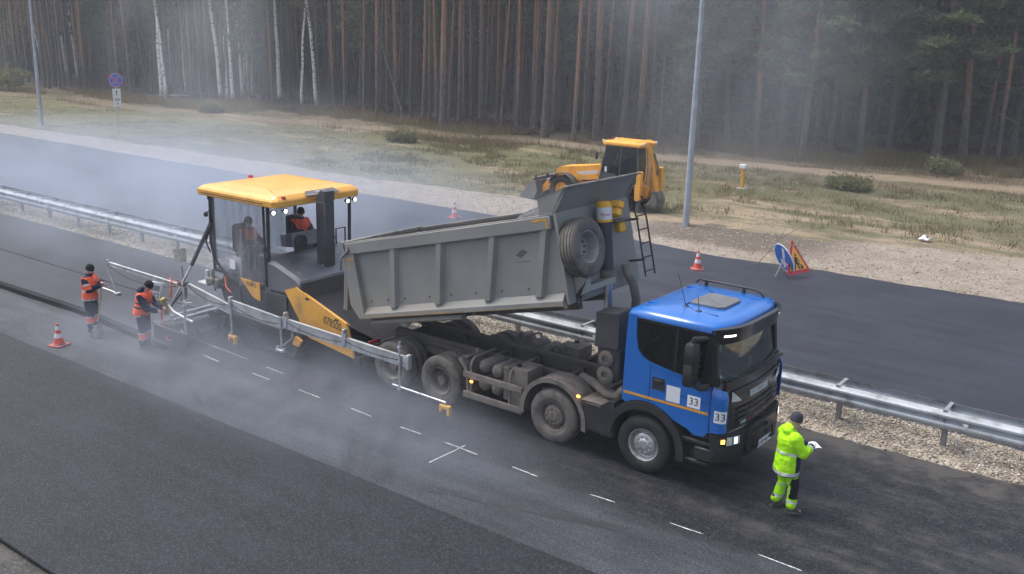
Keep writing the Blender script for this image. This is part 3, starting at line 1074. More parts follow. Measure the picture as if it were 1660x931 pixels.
CAB_SIDE = [(-.48, 1.30), (-.465, 2.3), (-.44, 2.84), (-.27, 2.84), (-.275, 2.70), (-.265, 2.45), (-.22, 2.24), (-.12, 2.12), (.02, 2.055), (.55, 1.975), (1.05, 1.885), (1.20, 1.88),
            (1.215, 1.5), (1.20, 1.10), (1.12, 1.00), (.95, .98), (.80, 1.06)] + [(.815 * math.cos(R(a)), .525 + .815 * math.sin(R(a))) for a in range(50, 121, 10)] + [(-.48, 1.26)]
cab = MB()
for s in SIDES:
    cab.prism(CAB_SIDE, s * 1.155, s * 1.222)
cab.box(-.485, -.43, -1.16, 1.16, 1.2, 2.84, .02)          # rear wall
cab.box(-.45, 1.15, -1.15, 1.15, 1.16, 1.26)               # floor
cabo = cab.build('cab', BLUE, truck, 30)


def roof_ring(z, ins, drop=0):
    pts = []
    x0 = -.47 + ins
    h = 1.215 - ins
    nseg = 14
    for i in range(nseg + 1):
        y = -h + 2 * h * i / nseg
        pts.append((cab_arc(y, 1.36 - ins * 1.3, .20, h, 4.) , y, z - drop))
    pts += [(x0 + .06, h, z), (x0, h - .06, z), (x0, -h + .06, z), (x0 + .06, -h, z)]
    return pts


MB().loft([roof_ring(2.80, .0), roof_ring(2.86, .0), roof_ring(2.915, .035), roof_ring(2.945, .12), roof_ring(2.975, .40), roof_ring(2.985, .7)]).build('roof', BLUE, cabo, 50)
for y in (-.72, .72):
    MB().box(-.36, .98, y - .018, y + .018, 2.945, 2.975, .01).build('roof_bead', BLUE, cabo)
MB().prism([(.26, -.36), (.34, -.42), (.80, -.40), (.90, -.30), (.90, .30), (.80, .40), (.34, .42), (.26, .36)], 2.96, 3.012, 'xy').build('roof_hatch', mat('smoked hatch', (.16, .16, .165), .3, coat=.4), cabo)
mb = MB().tube([(-.30, .98, 3.0), (-.24, .99, 3.06), (.85, .99, 3.06), (.98, .98, 3.02), (1.05, .97, 2.95)], .02, 8)
for x in (-.1, .65): mb.box(x - .03, x + .03, .97, 1.01, 2.92, 3.06, .006)
mb.build('roof_rail', BLACKP, cabo)
for x, y, h, tl in ((.32, -.62, .55, (-.22, .05)), (.62, -.72, .30, (-.05, .0))):
    MB().box(x - .05, x + .05, y - .025, y + .025, 2.955, 2.995, .012).tube([(x, y, 2.98), (x + tl[0] * .4, y, 2.98 + h * .5), (x + tl[0], y + tl[1], 2.98 + h)], [.009, .006, .004], 6).build('antenna', BLACKP, cabo)
# visor band
mb = MB()
def visor(u, v):
    y = -1.235 + 2.47 * u
    return (cab_arc(y, 1.50 - .06 * (1 - v), .36, 1.235, 4.5), y, 2.62 + .27 * v - .03 * abs(2 * u - 1) ** 6)
mb.sheet(visor, 28, 4, .07)
mb.build('sun_visor', GLOSSK, cabo)
for y in (-.98, .98):
    MB().sheet(lambda u, v, y=y: (visor((y - .10 + .20 * u + 1.235) / 2.47, .38 + .13 * v)[0] + .008, y - .10 + .20 * u, 2.735 + .035 * v), 4, 1, .006).build('position_lamp', LAMPL, cabo, 0)
for s in SIDES:
    # A pillar and black window surround
    MB().prism([(.98, 1.88), (1.30, 1.92), (1.22, 2.66), (1.06, 2.66)], s * 1.13, s * 1.215).build('a_pillar', GLOSSK, cabo)
    MB().prism([(-.27, 2.80), (1.1, 2.80), (1.1, 2.76), (-.26, 2.76)], s * 1.19, s * 1.218).build('window_trim', GLOSSK, cabo)
    # side window
    MB().prism([(-.262, 2.78), (-.262, 2.46), (-.21, 2.25), (-.11, 2.13), (.03, 2.065), (.55, 1.985), (1.02, 1.9), (1.08, 2.78)], s * 1.196, s * 1.206).build('side_window', WIN, cabo, 0)
    MB().box(.47, .53, s * 1.205, s * 1.215, 1.99, 2.77).build('window_divider', GLOSSK, cabo)
    MB().prism([(-.02, 2.062), (.55, 1.98), (1.05, 1.89), (1.05, 1.865), (.55, 1.955), (-.02, 2.035)], s * 1.222, s * 1.232).build('belt_moulding', BLUE, cabo)
    # door outline and handle
    dl = MB()
    for x, z0, z1 in ((.045, 1.33, 2.05), (1.195, 1.1, 1.87)):
        dl.box(x - .006, x + .006, s * 1.2225, s * 1.2245, z0, z1)
    dl.box(.045, 1.195, s * 1.2225, s * 1.2243, 1.60, 1.612)
    dl.build('door_gap', INK, cabo)
    MB().box(.10, .34, s * 1.2225, s * 1.228, 1.60, 1.82, .002).box(.13, .31, s * 1.226, s * 1.25, 1.755, 1.785, .008).build('door_handle', BLACKP, cabo)
    # amber side stripe
    MB().box(-.45, 1.17, s * 1.2226, s * 1.2266, 1.392, 1.437).build('side_stripe', AMBERD, cabo)
    # blue corner panel
    def corner(u, v, s=s):
        top = 1.89 - .05 * u
        bot = 1.10 + .03 * u
        p = corner_pt(-.13 + u * .325, bot + (top - bot) * v, s, -.05 * max(0, v - .85) / .15)
        return p
    MB().sheet(corner, 12, 8, -.02 * s).build('corner_panel', BLUE, cabo, 60)
    # steps
    mb = MB().box(.70, 1.24, s * 1.0, s * 1.20, .82, .90, .02).box(.62, 1.24, s * 1.02, s * 1.215, .47, .54, .02).box(.80, 1.24, s * .92, s * 1.08, .5, 1.1, .02).box(1.02, 1.24, s * 1.06, s * 1.16, .54, .9, .01)
    mb.build('cab_steps', BLACKP, cabo)
    # mirrors
    y = s * 1.46
    mb = MB().loft([[(.90 + dx * k, y + s * dy * k2, z) for dx, dy in ((-.05, -.15), (.09, -.14), (.14, 0), (.09, .14), (-.05, .15))] for z, k, k2 in ((1.93, .7, .75), (1.98, 1, 1), (2.30, 1, 1), (2.31, .9, .95), (2.32, .9, .95), (2.33, 1, 1), (2.62, 1, .95), (2.67, .7, .7))])
    mb.tube([(1.06, s * 1.2, 2.70), (1.04, s * 1.32, 2.72), (.94, y, 2.72), (.92, y, 2.6)], [.035, .045, .06, .06], 8, flat=(1, .8))
    mb.tube([(1.12, s * 1.2, 1.88), (1.05, s * 1.35, 1.88), (.94, y, 1.96)], [.06, .055, .05], 8)
    for k in range(5): mb.box(1.00, 1.045, y - .11, y + .11, 2.03 + k * .11, 2.05 + k * .11, .004)
    mb.build('mirror', BLACKP, cabo)
    # headlamps: slim upper lamp and main lamp in the bumper
    MB().sheet(lambda u, v, s=s: (1.505 - .05 * u + .012, s * (.72 + .25 * u), 1.60 + .03 * u + v * (.16 * u + .02)), 6, 3, .015 * s).build('upper_lamp', LAMPG, cabo)
    def lampf(y0, y1, z0, z1, o):
        return lambda u, v: (cab_arc(y0 + (y1 - y0) * u, 1.62, .34, 1.25, 5.) - .02 + o, s * (y0 + (y1 - y0) * u), z0 + (z1 - z0) * v)
    hl = MB().sheet(lampf(.78, 1.16, .86, 1.05, .015), 8, 2, .02 * s).build('headlamp', GLOSSK, truck)
    MB().sheet(lampf(.80, 1.06, .88, 1.03, .022), 8, 2, .004 * s).build('lamp_glass', LAMPG, hl)
    MB().sheet(lampf(.86, .92, .90, 1.01, .026), 3, 2, .003 * s).build('lit_reflector', LAMPL, hl)
    MB().sheet(lampf(.955, .965, .88, 1.03, .027), 2, 2, .003 * s).build('lamp_divider', GLOSSK, hl)
    MB().sheet(lampf(1.09, 1.14, .92, .99, .024), 3, 2, .004 * s).build('indicator', AMBER, hl)

# windscreen
def wsf(u, v):
    y = -1.14 + 2.28 * u
    xb = cab_arc(y, 1.475, .22, 1.14, 2.4)
    xt = cab_arc(y, 1.34, .20, 1.14, 2.4)
    return (xb + (xt - xb) * v, y, 2.00 + .66 * v - .0)
MB().sheet(wsf, 18, 3, .006).build('windscreen', WSH, cabo, 60)
# black front panel
def front(u, v):
    y = -1.08 + 2.16 * u
    return (cab_arc(y, 1.535 - .05 * v ** 2, .085, 1.0, 2.2), y, 1.10 + .92 * v)
MB().sheet(front, 20, 8, .05).build('front_panel', GLOSSK, cabo, 60)
mb = MB()
for k in range(3):
    z = 1.22 + .10 * k
    mb.sheet(lambda u, v, z=z: (cab_arc(-.78 + 1.56 * u, 1.545, .06, 1.0, 2.2) + .012 * math.sin(v * PI), -.78 + 1.56 * u, z + .05 * v), 14, 3, .01)
mb.build('grille_slats', BLACKP, cabo, 30)
MB().sheet(lambda u, v: (cab_arc(-.92 + 1.84 * u, 1.52, .07, 1., 2.2) + .03 * math.sin(v * PI), -.92 + 1.84 * u, 1.76 + .05 * v), 16, 3, .01).build('grille_bar', BLACKP, cabo)
mb = MB()
for y0, y1 in ((-.95, -.05), (-.3, .65), (.25, 1.0)):
    mb.tube([(cab_arc(y0, 1.5, .2, 1.14, 2.4), y0, 1.99), (cab_arc(y1, 1.50, .2, 1.14, 2.4) + .01, y1, 2.05)], .014, 6)
mb.box(1.38, 1.5, -1.0, 1.0, 1.965, 1.995, .01)
mb.build('wipers', BLACKP, cabo)


def smudge_mat(name, base, ink, sc):
    m, nt, out = newmat(name)
    tc = node(nt, 'TexCoord').outputs['Generated']
    d = node(nt, 'VectorMath', {0: tc, 1: (.5, .5, .5)}, operation='DISTANCE').outputs['Value']
    f = mth(nt, 'MULTIPLY', smoothstep(nt, noise(nt, tc, sc, 3, .5), .45, .62), smoothstep(nt, d, .62, .35))
    c = mixc(nt, f, base, ink)
    p = node(nt, 'BsdfPrincipled', {'Base Color': c, 'Roughness': .5})
    nt.links.new(p.outputs[0], out.inputs[0])
    return m


MB().sheet(lambda u, v: (cab_arc(-.36 + .72 * u, 1.535 - .05 * ((1.58 + .1 * v - 1.1) / .92) ** 2, .085, 1., 2.2) + .006, -.36 + .72 * u, 1.57 + .115 * v), 8, 1, .004).build('nameplate', smudge_mat('blurred pale lettering', (.50, .50, .51), (.20, .20, .21), 4.), cabo, 0)
text_mesh('model_lettering', 'P 440', .085, WHITE, cabo, Matrix.Translation((1.527, -.58, 1.185)) @ Matrix.Rotation(R(90), 4, 'Z') @ Matrix.Rotation(R(90), 4, 'X'))
text_mesh('model_lettering', 'XT', .14, REDP, cabo, Matrix.Translation((1.538, -.28, 1.20)) @ Matrix.Rotation(R(90), 4, 'Z') @ Matrix.Rotation(R(90), 4, 'X'))
# numbered stickers on side and corner
MB().box(.78, 1.02, -1.2275, -1.2236, 1.455, 1.665).build('number_sticker', WHITE, cabo)
text_mesh('sticker_number', '33', .185, INK, cabo, Matrix.Translation((.90, -1.228, 1.56)) @ Matrix.Rotation(R(90), 4, 'X'))
MB().sheet(lambda u, v: corner_pt(-.06 + .22 * u, 1.30 + .21 * v, -1, .004), 8, 1, .003).build('number_sticker', WHITE, cabo, 0)
text_mesh('sticker_number', '33', .185, INK, cabo, Matrix.Identity(4), .0, fn=lambda c: Vector(corner_pt(.05 + c.x, 1.405 + c.y, -1, .008)))
MB().box(.38, .64, -1.2275, -1.2236, 1.46, 1.74).build('badge_sticker', smudge_mat('faded crest sticker', (.70, .71, .74), (.34, .35, .38), 3.2), cabo, 0)

# bumper
def bump(u, v):
    y = -1.25 + 2.5 * u
    e = abs(2 * u - 1)
    x = cab_arc(y, 1.62, .34, 1.25, 5.) - .06 * abs(v - .45)
    return (x, y, .56 + .50 * v + .02 * e)
bo = MB().sheet(bump, 40, 6, .06)
for s in SIDES: bo.box(.98, 1.33, s * 1.19, s * 1.245, .58, .80, .02)
bmp = bo.build('bumper', BLACKP, truck, 40)
MB().sheet(lambda u, v: (cab_arc(-1.2 + 2.4 * u, 1.60 - .1 * v, .3, 1.25, 5.), -1.2 + 2.4 * u, 1.05 + .04 * math.sin(v * PI) * 0 + .012 * v), 30, 2, .02).build('bumper_top', BLACKP, bmp)
mb = MB().prism([(-.62, .60), (-.62, .96), (-.52, 1.06), (.52, 1.06), (.62, .96), (.62, .60)], 1.60, 1.645, 'yz')
mb.build('bumper_centre', GLOSSK, bmp)
MB().tube([(1.65, -.30, .66), (1.70, -.30, .70), (1.70, -.30, .90), (1.70, -.26, .94), (1.70, .26, .94), (1.70, .30, .90), (1.70, .30, .70), (1.65, .30, .66)], .02, 8).build('tow_bar_hoop', BLACKP, bmp)
for s in SIDES:
    MB().lathe([(.075, 0), (.08, .02), (.06, .03), (.05, .0), (.02, 0)], (1.50, s * .86, .68), 'x', 18).build('fog_lamp', LAMPG, bmp)
MB().box(1.652, 1.66, -.16, .40, .60, .73).build('number_plate', WHITE, bmp)
text_mesh('plate_number', 'у 819 нк 33', .10, INK, bmp, Matrix.Translation((1.6625, .12, .665)) @ Matrix.Rotation(R(90), 4, 'Z') @ Matrix.Rotation(R(90), 4, 'X'), .001)

# interior
MB().box(-.425, -.41, -1.13, 1.13, 1.28, 2.82).box(-.40, 1.1, -1.12, 1.12, 2.77, 2.785).build('cab_lining', mat('cab lining', (.16, .16, .165), .8), cabo)
for y in (-.55, .55):
    MB().box(-.012, .012, -.17, .17, -.10, .06, .01, Matrix.Translation((1.06, y, 2.62)) @ Matrix.Rotation(R(-25), 4, 'Y')).build('sun_flap', mat('pale grey flap', (.42, .42, .44), .7), cabo)
MB().box(.86, 1.30, -1.1, 1.1, 1.55, 1.93, .06).box(.75, .9, .35, .75, 1.75, 2.0, .04).build('dashboard', DASH, cabo)
for s in SIDES:
    st = MB().box(-.25, .25, s * .56 - .26, s * .56 + .26, 1.48, 1.66, .06).box(-.34, -.18, s * .56 - .24, s * .56 + .24, 1.62, 2.25, .06).box(-.33, -.21, s * .56 - .13, s * .56 + .13, 2.27, 2.48, .05)
    st.build('seat', SEATM, cabo)
Mw = Matrix.Translation((.62, .56, 1.98)) @ Matrix.Rotation(R(-35), 4, 'Y')
sw = MB()
sw.tube([(.23 * math.cos(a), .23 * math.sin(a), 0) for a in np.linspace(0, 2 * PI, 25)], .017, 8, Mw)
sw.box(-.03, .03, -.21, .21, -.02, .01, .008, Mw).box(-.2, 0, -.03, .03, -.02, .01, .008, Mw).tube([(0, 0, 0), (.2, 0, -.3)], .035, 8, Mw)
sw.build('steering_wheel', BLACKP, cabo)
MB().box(1.22, 1.235, -.02, .14, 1.96, 2.14, .004, Matrix.Translation((.05, 0, 0))).build('permit_card', mat('pale green card', (.5, .62, .38), .7, var=.2, vs=14), cabo)
MB().box(1.265, 1.28, -.13, -.05, 1.96, 2.05, .004).build('permit_card', WHITE, cabo)
MB().box(1.05, 1.16, -.1, .18, 2.50, 2.62, .03).build('overhead_console', mat('light grey trim', (.25, .25, .26), .7), cabo)

# --- tipping body, drawn in its own frame (u along, y across, v up) and raised by 14.1 degrees
BM = Matrix.Translation((-7.19, 0, 1.34)) @ Matrix.Rotation(R(-14.1), 4, 'Y')
body = MB()
body.prism([(.0, .28), (.16, .0), (5.66, .0), (5.66, .13), (.12, .13), (.02, .34)], -1.14, 1.14, 'xz', BM)   # floor
for s in SIDES:
    body.prism([(.04, .25), (.18, .06), (5.66, .06), (5.66, 1.60), (.10, 1.60)], s * 1.13, s * 1.17, 'xz', BM)
bodyo = body.build('dump_body', GREYB, truck)
for s in SIDES:
    # liner inside
    MB().prism([(.12, .14), (5.58, .14), (5.58, 1.655), (.14, 1.655)], s * 1.10, s * 1.129, 'xz', BM).build('side_liner', GREYB2, bodyo)
    MB().box(.12, 5.60, s * 1.10, s * 1.275, 1.40, 1.655, .02, BM).build('top_rail', GREYB, bodyo)
    MB().box(.12, 5.58, s * 1.10, s * 1.262, 1.656, 1.668, .004, BM).build('rail_cap', GREYB2, bodyo)
    # sloping sill
    MB().prism([(s * 1.16, .24), (s * 1.275, .10), (s * 1.275, .005), (s * 1.10, -.01), (s * 1.10, .24)], .18, 5.60, 'yz', BM).build('sill', GREYB, bodyo)
    MB().box(.55, 3.2, s * 1.277, s * 1.280, .012, .040, 0, BM).build('amber_tape', AMBERW, bodyo)
    MB().box(3.3, 5.5, s * 1.277, s * 1.280, .012, .030, 0, BM).build('amber_tape', AMBERW, bodyo)
    # rear post
    MB().prism([(.0, .32), (.18, .02), (.36, .02), (.36, 1.40), (.12, 1.40), (.09, 1.66), (.05, 1.66)], s * 1.12, s * 1.278, 'xz', BM).build('rear_post', GREYB, bodyo)
    for ub, ut in ((1.24, 1.52), (2.51, 2.83), (3.82, 4.2), (5.05, 5.42)):
        hw = .115
        MB().loft([[(ub - hw, s * 1.17, .20), (ub - hw * .55, s * 1.262, .20), (ub + hw * .55, s * 1.262, .20), (ub + hw, s * 1.17, .20)],
                   [(ut - hw, s * 1.17, 1.41), (ut - hw * .55, s * 1.262, 1.41), (ut + hw * .55, s * 1.262, 1.41), (ut + hw, s * 1.17, 1.41)]], BM).build('rib', GREYB, bodyo)
    # reflective corner marks
    MB().box(.16, .36, s * 1.279, s * 1.283, 1.29, 1.32, 0, BM).box(.16, .19, s * 1.279, s * 1.283, 1.10, 1.29, 0, BM).build('corner_mark', AMBERD, bodyo)
    MB().box(5.20, 5.54, s * 1.2755, s * 1.279, 1.57, 1.605, 0, BM).box(5.505, 5.54, s * 1.2755, s * 1.279, 1.43, 1.57, 0, BM).build('corner_mark', AMBERD, bodyo)
    # gusset of the headboard
    MB().prism([(5.36, 1.67), (5.38, 1.96), (5.62, 2.0), (6.02, 2.09), (5.86, 1.85), (5.72, 1.69)], s * 1.20, s * 1.245, 'xz', BM).build('headboard_gusset', GREYB, bodyo)
    # rear underbody guard
    MB().box(.35, 3.0, s * .96, s * 1.16, -.16, -.05, .03, BM).build('underbody_channel', GREYB, bodyo)
    MB().box(.2, 5.4, s * .40, s * .52, -.20, -.002, .01, BM).build('body_bearer', CHAS, bodyo)
for u in (1.3, 2.3, 3.3, 4.3, 5.2):
    MB().box(u - .05, u + .05, -1.1, 1.1, -.09, -.003, .01, BM).build('floor_bearer', CHAS, bodyo)
# bolt heads and a faded emblem on the side panels
for s in SIDES:
    for u in (.55, 1.05, 1.55, 2.25, 2.85, 3.5, 4.15, 4.8):
        MB().lathe([(.022, 0), (.022, .012), (.01, .016)], (0, 0, 0), 'y', 8, BM @ Matrix.Translation((u, s * 1.17, .36)) @ Matrix.Diagonal((1, s, 1, 1))).build('bolt', CHAS, bodyo)
    MB().prism([(4.62, 1.00), (4.80, 1.10), (4.92, 1.04), (4.74, .94)], s * 1.1705, s * 1.1725, 'xz', BM).build('emblem', mat('faded emblem', (.10, .10, .10), .6), bodyo)
    MB().box(4.60, 4.95, s * 1.1705, s * 1.1725, .86, .875, 0, BM).build('emblem_line', mat('faded lettering', (.15, .15, .145), .6), bodyo)
# front wall and flared headboard
MB().box(5.662, 5.72, -1.24, 1.24, .02, 1.69, .01, BM).build('front_wall', GREYB, bodyo)
def lip(u, v):
    y = -1.245 + 2.49 * u
    prof = [(5.70, 1.69), (5.78, 1.80), (5.90, 1.95), (6.02, 2.08), (6.05, 2.10)]
    k = v * 4
    i = min(3, int(k))
    a, b = prof[i], prof[i + 1]
    t = k - i
    return (a[0] + (b[0] - a[0]) * t, y, a[1] + (b[1] - a[1]) * t)
MB().sheet(lip, 12, 8, .03, BM).build('headboard', GREYB, bodyo)
MB().box(5.98, 6.10, -1.25, 1.25, 2.085, 2.125, .01, BM).build('headboard_edge', GREYB2, bodyo)
MB().prism([(5.38, 1.955), (6.05, 2.095), (6.05, 2.11), (5.38, 1.97)], -1.25, -1.16, 'xz', BM).build('gusset_edge', GREYB2, bodyo)
# hoist bracket and lower front gear
MB().prism([(5.50, -.02), (5.72, .10), (6.02, .20), (6.02, .42), (5.74, .55), (5.722, .0)], -1.02, -.92, 'xz', BM).prism([(5.72, .12), (6.02, .2), (6.02, .3), (5.72, .3)], -.92, -.1, 'xz', BM).build('front_bracket', GREYB, bodyo)
MB().tube([(5.56, -1.22, .1), (5.62, -1.22, -.05)], .05, 8, BM).build('body_latch', CHAS, bodyo)
# tailgate, hinged at the top and swung open
Mt = BM @ Matrix.Translation((.06, 0, 1.62)) @ Matrix.Rotation(R(16), 4, 'Y')
MB().box(-.06, .0, -1.10, 1.10, -1.5, -.0, .01, Mt).box(-.13, -.06, -1.1, 1.1, -.10, 0, .01, Mt).box(-.13, -.06, -1.1, 1.1, -1.5, -1.4, .01, Mt).build('tailgate', GREYB, bodyo)
for y in (-1.06, -.5, .5, 1.06):
    MB().box(-.12, -.06, y - .04, y + .04, -1.4, -.1, .01, Mt).build('tailgate_rib', GREYB, bodyo)
MB().box(.0, .14, -1.27, 1.27, 1.60, 1.70, .02, BM).build('tailgate_beam', GREYB2, bodyo)
for s in SIDES:
    MB().tube([(.10, s * 1.2, 1.63), (.22, s * 1.25, 1.62), (.25, s * 1.29, 1.5), (-.02, s * 1.29, 1.36), (-.12, s * 1.27, 1.1)], .03, 8, BM).build('tailgate_hinge', GREYB2, bodyo)

# spare wheel on the front wall, ladder, chocks
Ms = BM @ Matrix.Translation((5.90, -.83, .985)) @ Matrix.Rotation(R(-90), 4, 'Z')
wheel(truck, 'spare_wheel', 0, 0, 0, 1, RIM_SPARE, RIMG, TYRED, Rr=.54, w=.34, nuts=(.16, -.07, 10), M=Ms)
lad = MB()
for y in (.90, 1.26):
    lad.tube([(6.02, y, 1.66), (6.06, y, 1.2), (6.06, y, .12)], .018, 8, BM)
lado = lad.build('ladder', BLACKP, truck)
for k in range(6):
    MB().tube([(6.06, .90, .22 + .27 * k), (6.06, 1.26, .22 + .27 * k)], .014, 6, BM).build('rung', BLACKP, lado)
for v in (.45, 1.25):
    MB().box(5.72, 6.06, .93, .97, v - .02, v + .02, .004, BM).build('ladder_stay', BLACKP, lado)
Mk = BM @ Matrix.Translation((5.95, .30, 1.42)) @ Matrix.Rotation(R(35), 4, 'X') @ Matrix.Rotation(R(10), 4, 'Z')
for k, dy in enumerate((-.02, .20)):
    mb = MB().prism([(-.16, 0), (.16, 0), (.16, .05), (-.02, .15), (-.16, .12)], -.08 + dy, .08 + dy, 'xz', Mk)
    for q in range(5): mb.box(-.15 + .06 * q, -.125 + .06 * q, -.085 + dy, .085 + dy, .05, .155 - .012 * q, .005, Mk)
    mb.build('wheel_chock', YEL, truck)
MB().box(5.72, 6.1, .12, .62, 1.28, 1.32, .005, BM).build('chock_shelf', CHAS, truck)
MB().box(5.9, 6.05, .28, .50, 1.08, 1.27, .02, BM).build('chock_holder', YEL, truck)
# telescopic ram
top, bot = BM @ Vector((5.93, 0, 1.47)), Vector((-1.42, 0, .95))
ax = (bot - top)
P = lambda t: tuple(top + ax * t)
MB().tube([P(.02), P(.32)], .132, 20).build('ram_sleeve', mat('ram sleeve', (.04, .043, .05), .45, .3), truck)
MB().tube([P(.315), P(.345), P(.36)], [.165, .165, .14], 20).build('ram_collar', CHAS2, truck)
MB().tube([P(.36), P(.60)], .085, 16).build('ram_rod', STEEL, truck)
MB().tube([P(.55), P(1.0)], .115, 16).build('ram_barrel', mat('ram barrel', (.035, .036, .04), .5, .2), truck)
wh = MB().tube([P(-.045), P(.03)], .145, 20).build('ram_band', mat('ram label band', (.6, .6, .6), .5), truck)
MB().tube([P(-.075), P(-.068), P(-.045)], [.10, .138, .15], 20).build('ram_cap', YEL, truck)
MB().tube([P(.026), P(.04)], .15, 20).build('ram_cap_rim', YEL, truck)
text_mesh('ram_lettering', 'hyva', .11, REDP, truck, Matrix.Identity(4), .0, fn=lambda c: Vector(P(-.008)) + Vector((.148 * math.sin(c.x / .148 + .75), -.148 * math.cos(c.x / .148 + .75), c.y)))
MB().box(-1.55, -1.25, -.38, .38, .9, 1.02, .02).build('ram_cradle', CHAS, truck)
# rear lights and underride bar
MB().box(-6.95, -6.85, -1.15, 1.15, .50, .62, .01).build('underride_bar', CHAS, truck)
for s in SIDES:
    MB().box(-6.96, -6.90, s * .75, s * 1.1, .72, .86, .01).build('tail_lamp', mat('tail lamp', (.35, .02, .02), .25), truck)
    MB().tube([(-6.7, s * .6, .75), (-6.9, s * 1.0, .78)], .03, 6).build('lamp_bracket', CHAS, truck)

# asphalt heaped in the body
def heap(u, v):
    x = 2.3 + 3.34 * u
    y = -1.09 + 2.18 * v
    e = (1 - abs(2 * v - 1) ** 2) * .34 - .26
    h = lerp_tab(x, [(2.3, .16), (2.9, .70), (3.6, 1.25), (4.3, 1.66), (5.0, 1.82), (5.65, 1.80)])
    return (x, y, max(.14, h + e * min(1, (x - 2.3) * 2) + .05 * nz(x * 3, y * 3) + .03 * nz(x * 9, y * 9)))
hb = MB().sheet(heap, 60, 40)
hm = Matrix.Rotation(-.015, 4, 'Z') @ BM
hb.v = [tuple(hm @ Vector(p)) for p in hb.v]
ho = hb.build('asphalt_load', ASPH_L, None, 80, fix=False)
tag(ho, 'heap of dark hot asphalt mix lying in the raised dump body', 'asphalt')
# ------------------------------------------------------------------ the asphalt paver
ORNG = mat('paver yellow paint', (.80, .40, .065), .36, var=.08, coat=.25, dirt=(.32, .2, .1), da=.2, ds=2.)
PGREY = mat('paver dark grey', (.055, .058, .064), .55, .1, var=.15, dirt=(.11, .105, .1), da=.35, ds=2.)
PHOOD = mat('paver hood grey', (.15, .155, .17), .4, .2, var=.12, coat=.2, dirt=(.2, .19, .18), da=.25, ds=3.)
PBLK = mat('paver tarry steel', (.03, .03, .033), .65, .2, var=.3, dirt=(.08, .075, .07), da=.4, ds=3.)
TUBE = mat('silver tube', (.55, .57, .60), .35, .8, var=.15, dirt=(.25, .24, .22), da=.3, ds=5.)
ALU = mat('aluminium beam', (.48, .49, .50), .5, .5, var=.15, dirt=(.22, .21, .20), da=.35, ds=4.)
def pvc_mat():
    m, nt, out = newmat('clear plastic curtain')
    tc = node(nt, 'TexCoord').outputs['Object']
    st = node(nt, 'Mapping', {'Vector': tc, 'Scale': (1, 1, .12)}).outputs[0]
    f = smoothstep(nt, noise(nt, st, 6., 4), .35, .75, .10, .42)
    g = node(nt, 'BsdfGlossy', {'Color': (1, 1, 1, 1), 'Roughness': .15})
    d = node(nt, 'BsdfDiffuse', {'Color': (.55, .57, .6, 1)})
    t = node(nt, 'BsdfTransparent', {'Color': (.82, .84, .86, 1)})
    fr = node(nt, 'Fresnel', {'IOR': 1.45}).outputs[0]
    m1 = node(nt, 'MixShader', {0: f, 1: t.outputs[0], 2: d.outputs[0]})
    m2 = node(nt, 'MixShader', {0: mth(nt, 'MULTIPLY', fr, 1.2, True), 1: m1.outputs[0], 2: g.outputs[0]})
    nt.links.new(m2.outputs[0], out.inputs[0])
    return m


PVC = pvc_mat()
ORCAB = mat('orange hose', (.75, .12, .03), .5)
LITW = mat('lit work lamp', (.9, .9, .88), .3, emit=(1, .97, .92), es=4.)
REDL = mat('red beacon', (.55, .03, .03), .25)

paver = thing('asphalt_paver', 'tracked asphalt paver with yellow roof and hopper wings and long levelling beam', 'paver', (-10.6, .1, 0))
PY0, PY1 = -1.22, 1.42      # machine sides
pyc = (PY0 + PY1) / 2
# tracks
for y0, y1 in ((PY0 + .02, PY0 + .34), (PY1 - .34, PY1 - .02)):
    pr = [(-11.45, .38), (-11.38, .62), (-11.18, .74), (-9.35, .74), (-9.12, .64), (-9.02, .42), (-9.10, .18), (-9.30, .05), (-11.15, .05), (-11.38, .18)]
    tk = MB().prism(pr, y0, y1).build('crawler_track', PBLK, paver)
    sh = MB()
    for x in np.arange(-11.15, -9.3, .17):
        sh.box(x - .07, x + .07, y0 - .02, y1 + .02, .005, .05, .008).box(x - .07, x + .07, y0 - .02, y1 + .02, .74, .775, .008)
    for cx, cz, a0, a1 in ((-11.15, .395, 90, 270), (-9.33, .395, -90, 90)):
        for a in np.arange(a0 + 15, a1, 26):
            Mx = Matrix.Translation((cx + .31 * math.cos(R(a)), 0, cz + .345 * math.sin(R(a)))) @ Matrix.Rotation(-R(a), 4, 'Y')
            sh.box(-.02, .035, y0 - .02, y1 + .02, -.07, .07, .008, Mx)
    sh.build('track_pads', PBLK, tk)
    rl = MB()
    for x in (-11.1, -10.75, -10.4, -10.05, -9.7, -9.35):
        rl.lathe([(.02, 0), (.16, 0), (.17, .02), (.17, y1 - y0 + .03), (.02, y1 - y0 + .03)], (x, y0 - .015, .33), 'y', 16)
    rl.build('track_rollers', PBLK, tk)
# tractor body
MB().prism([(-11.45, .60), (-11.75, 1.25), (-11.6, 1.60), (-9.95, 1.62), (-9.60, 1.55), (-8.95, 1.60), (-8.9, .55)], PY0 + .03, PY1 - .03).build('tractor_body', PGREY, paver)
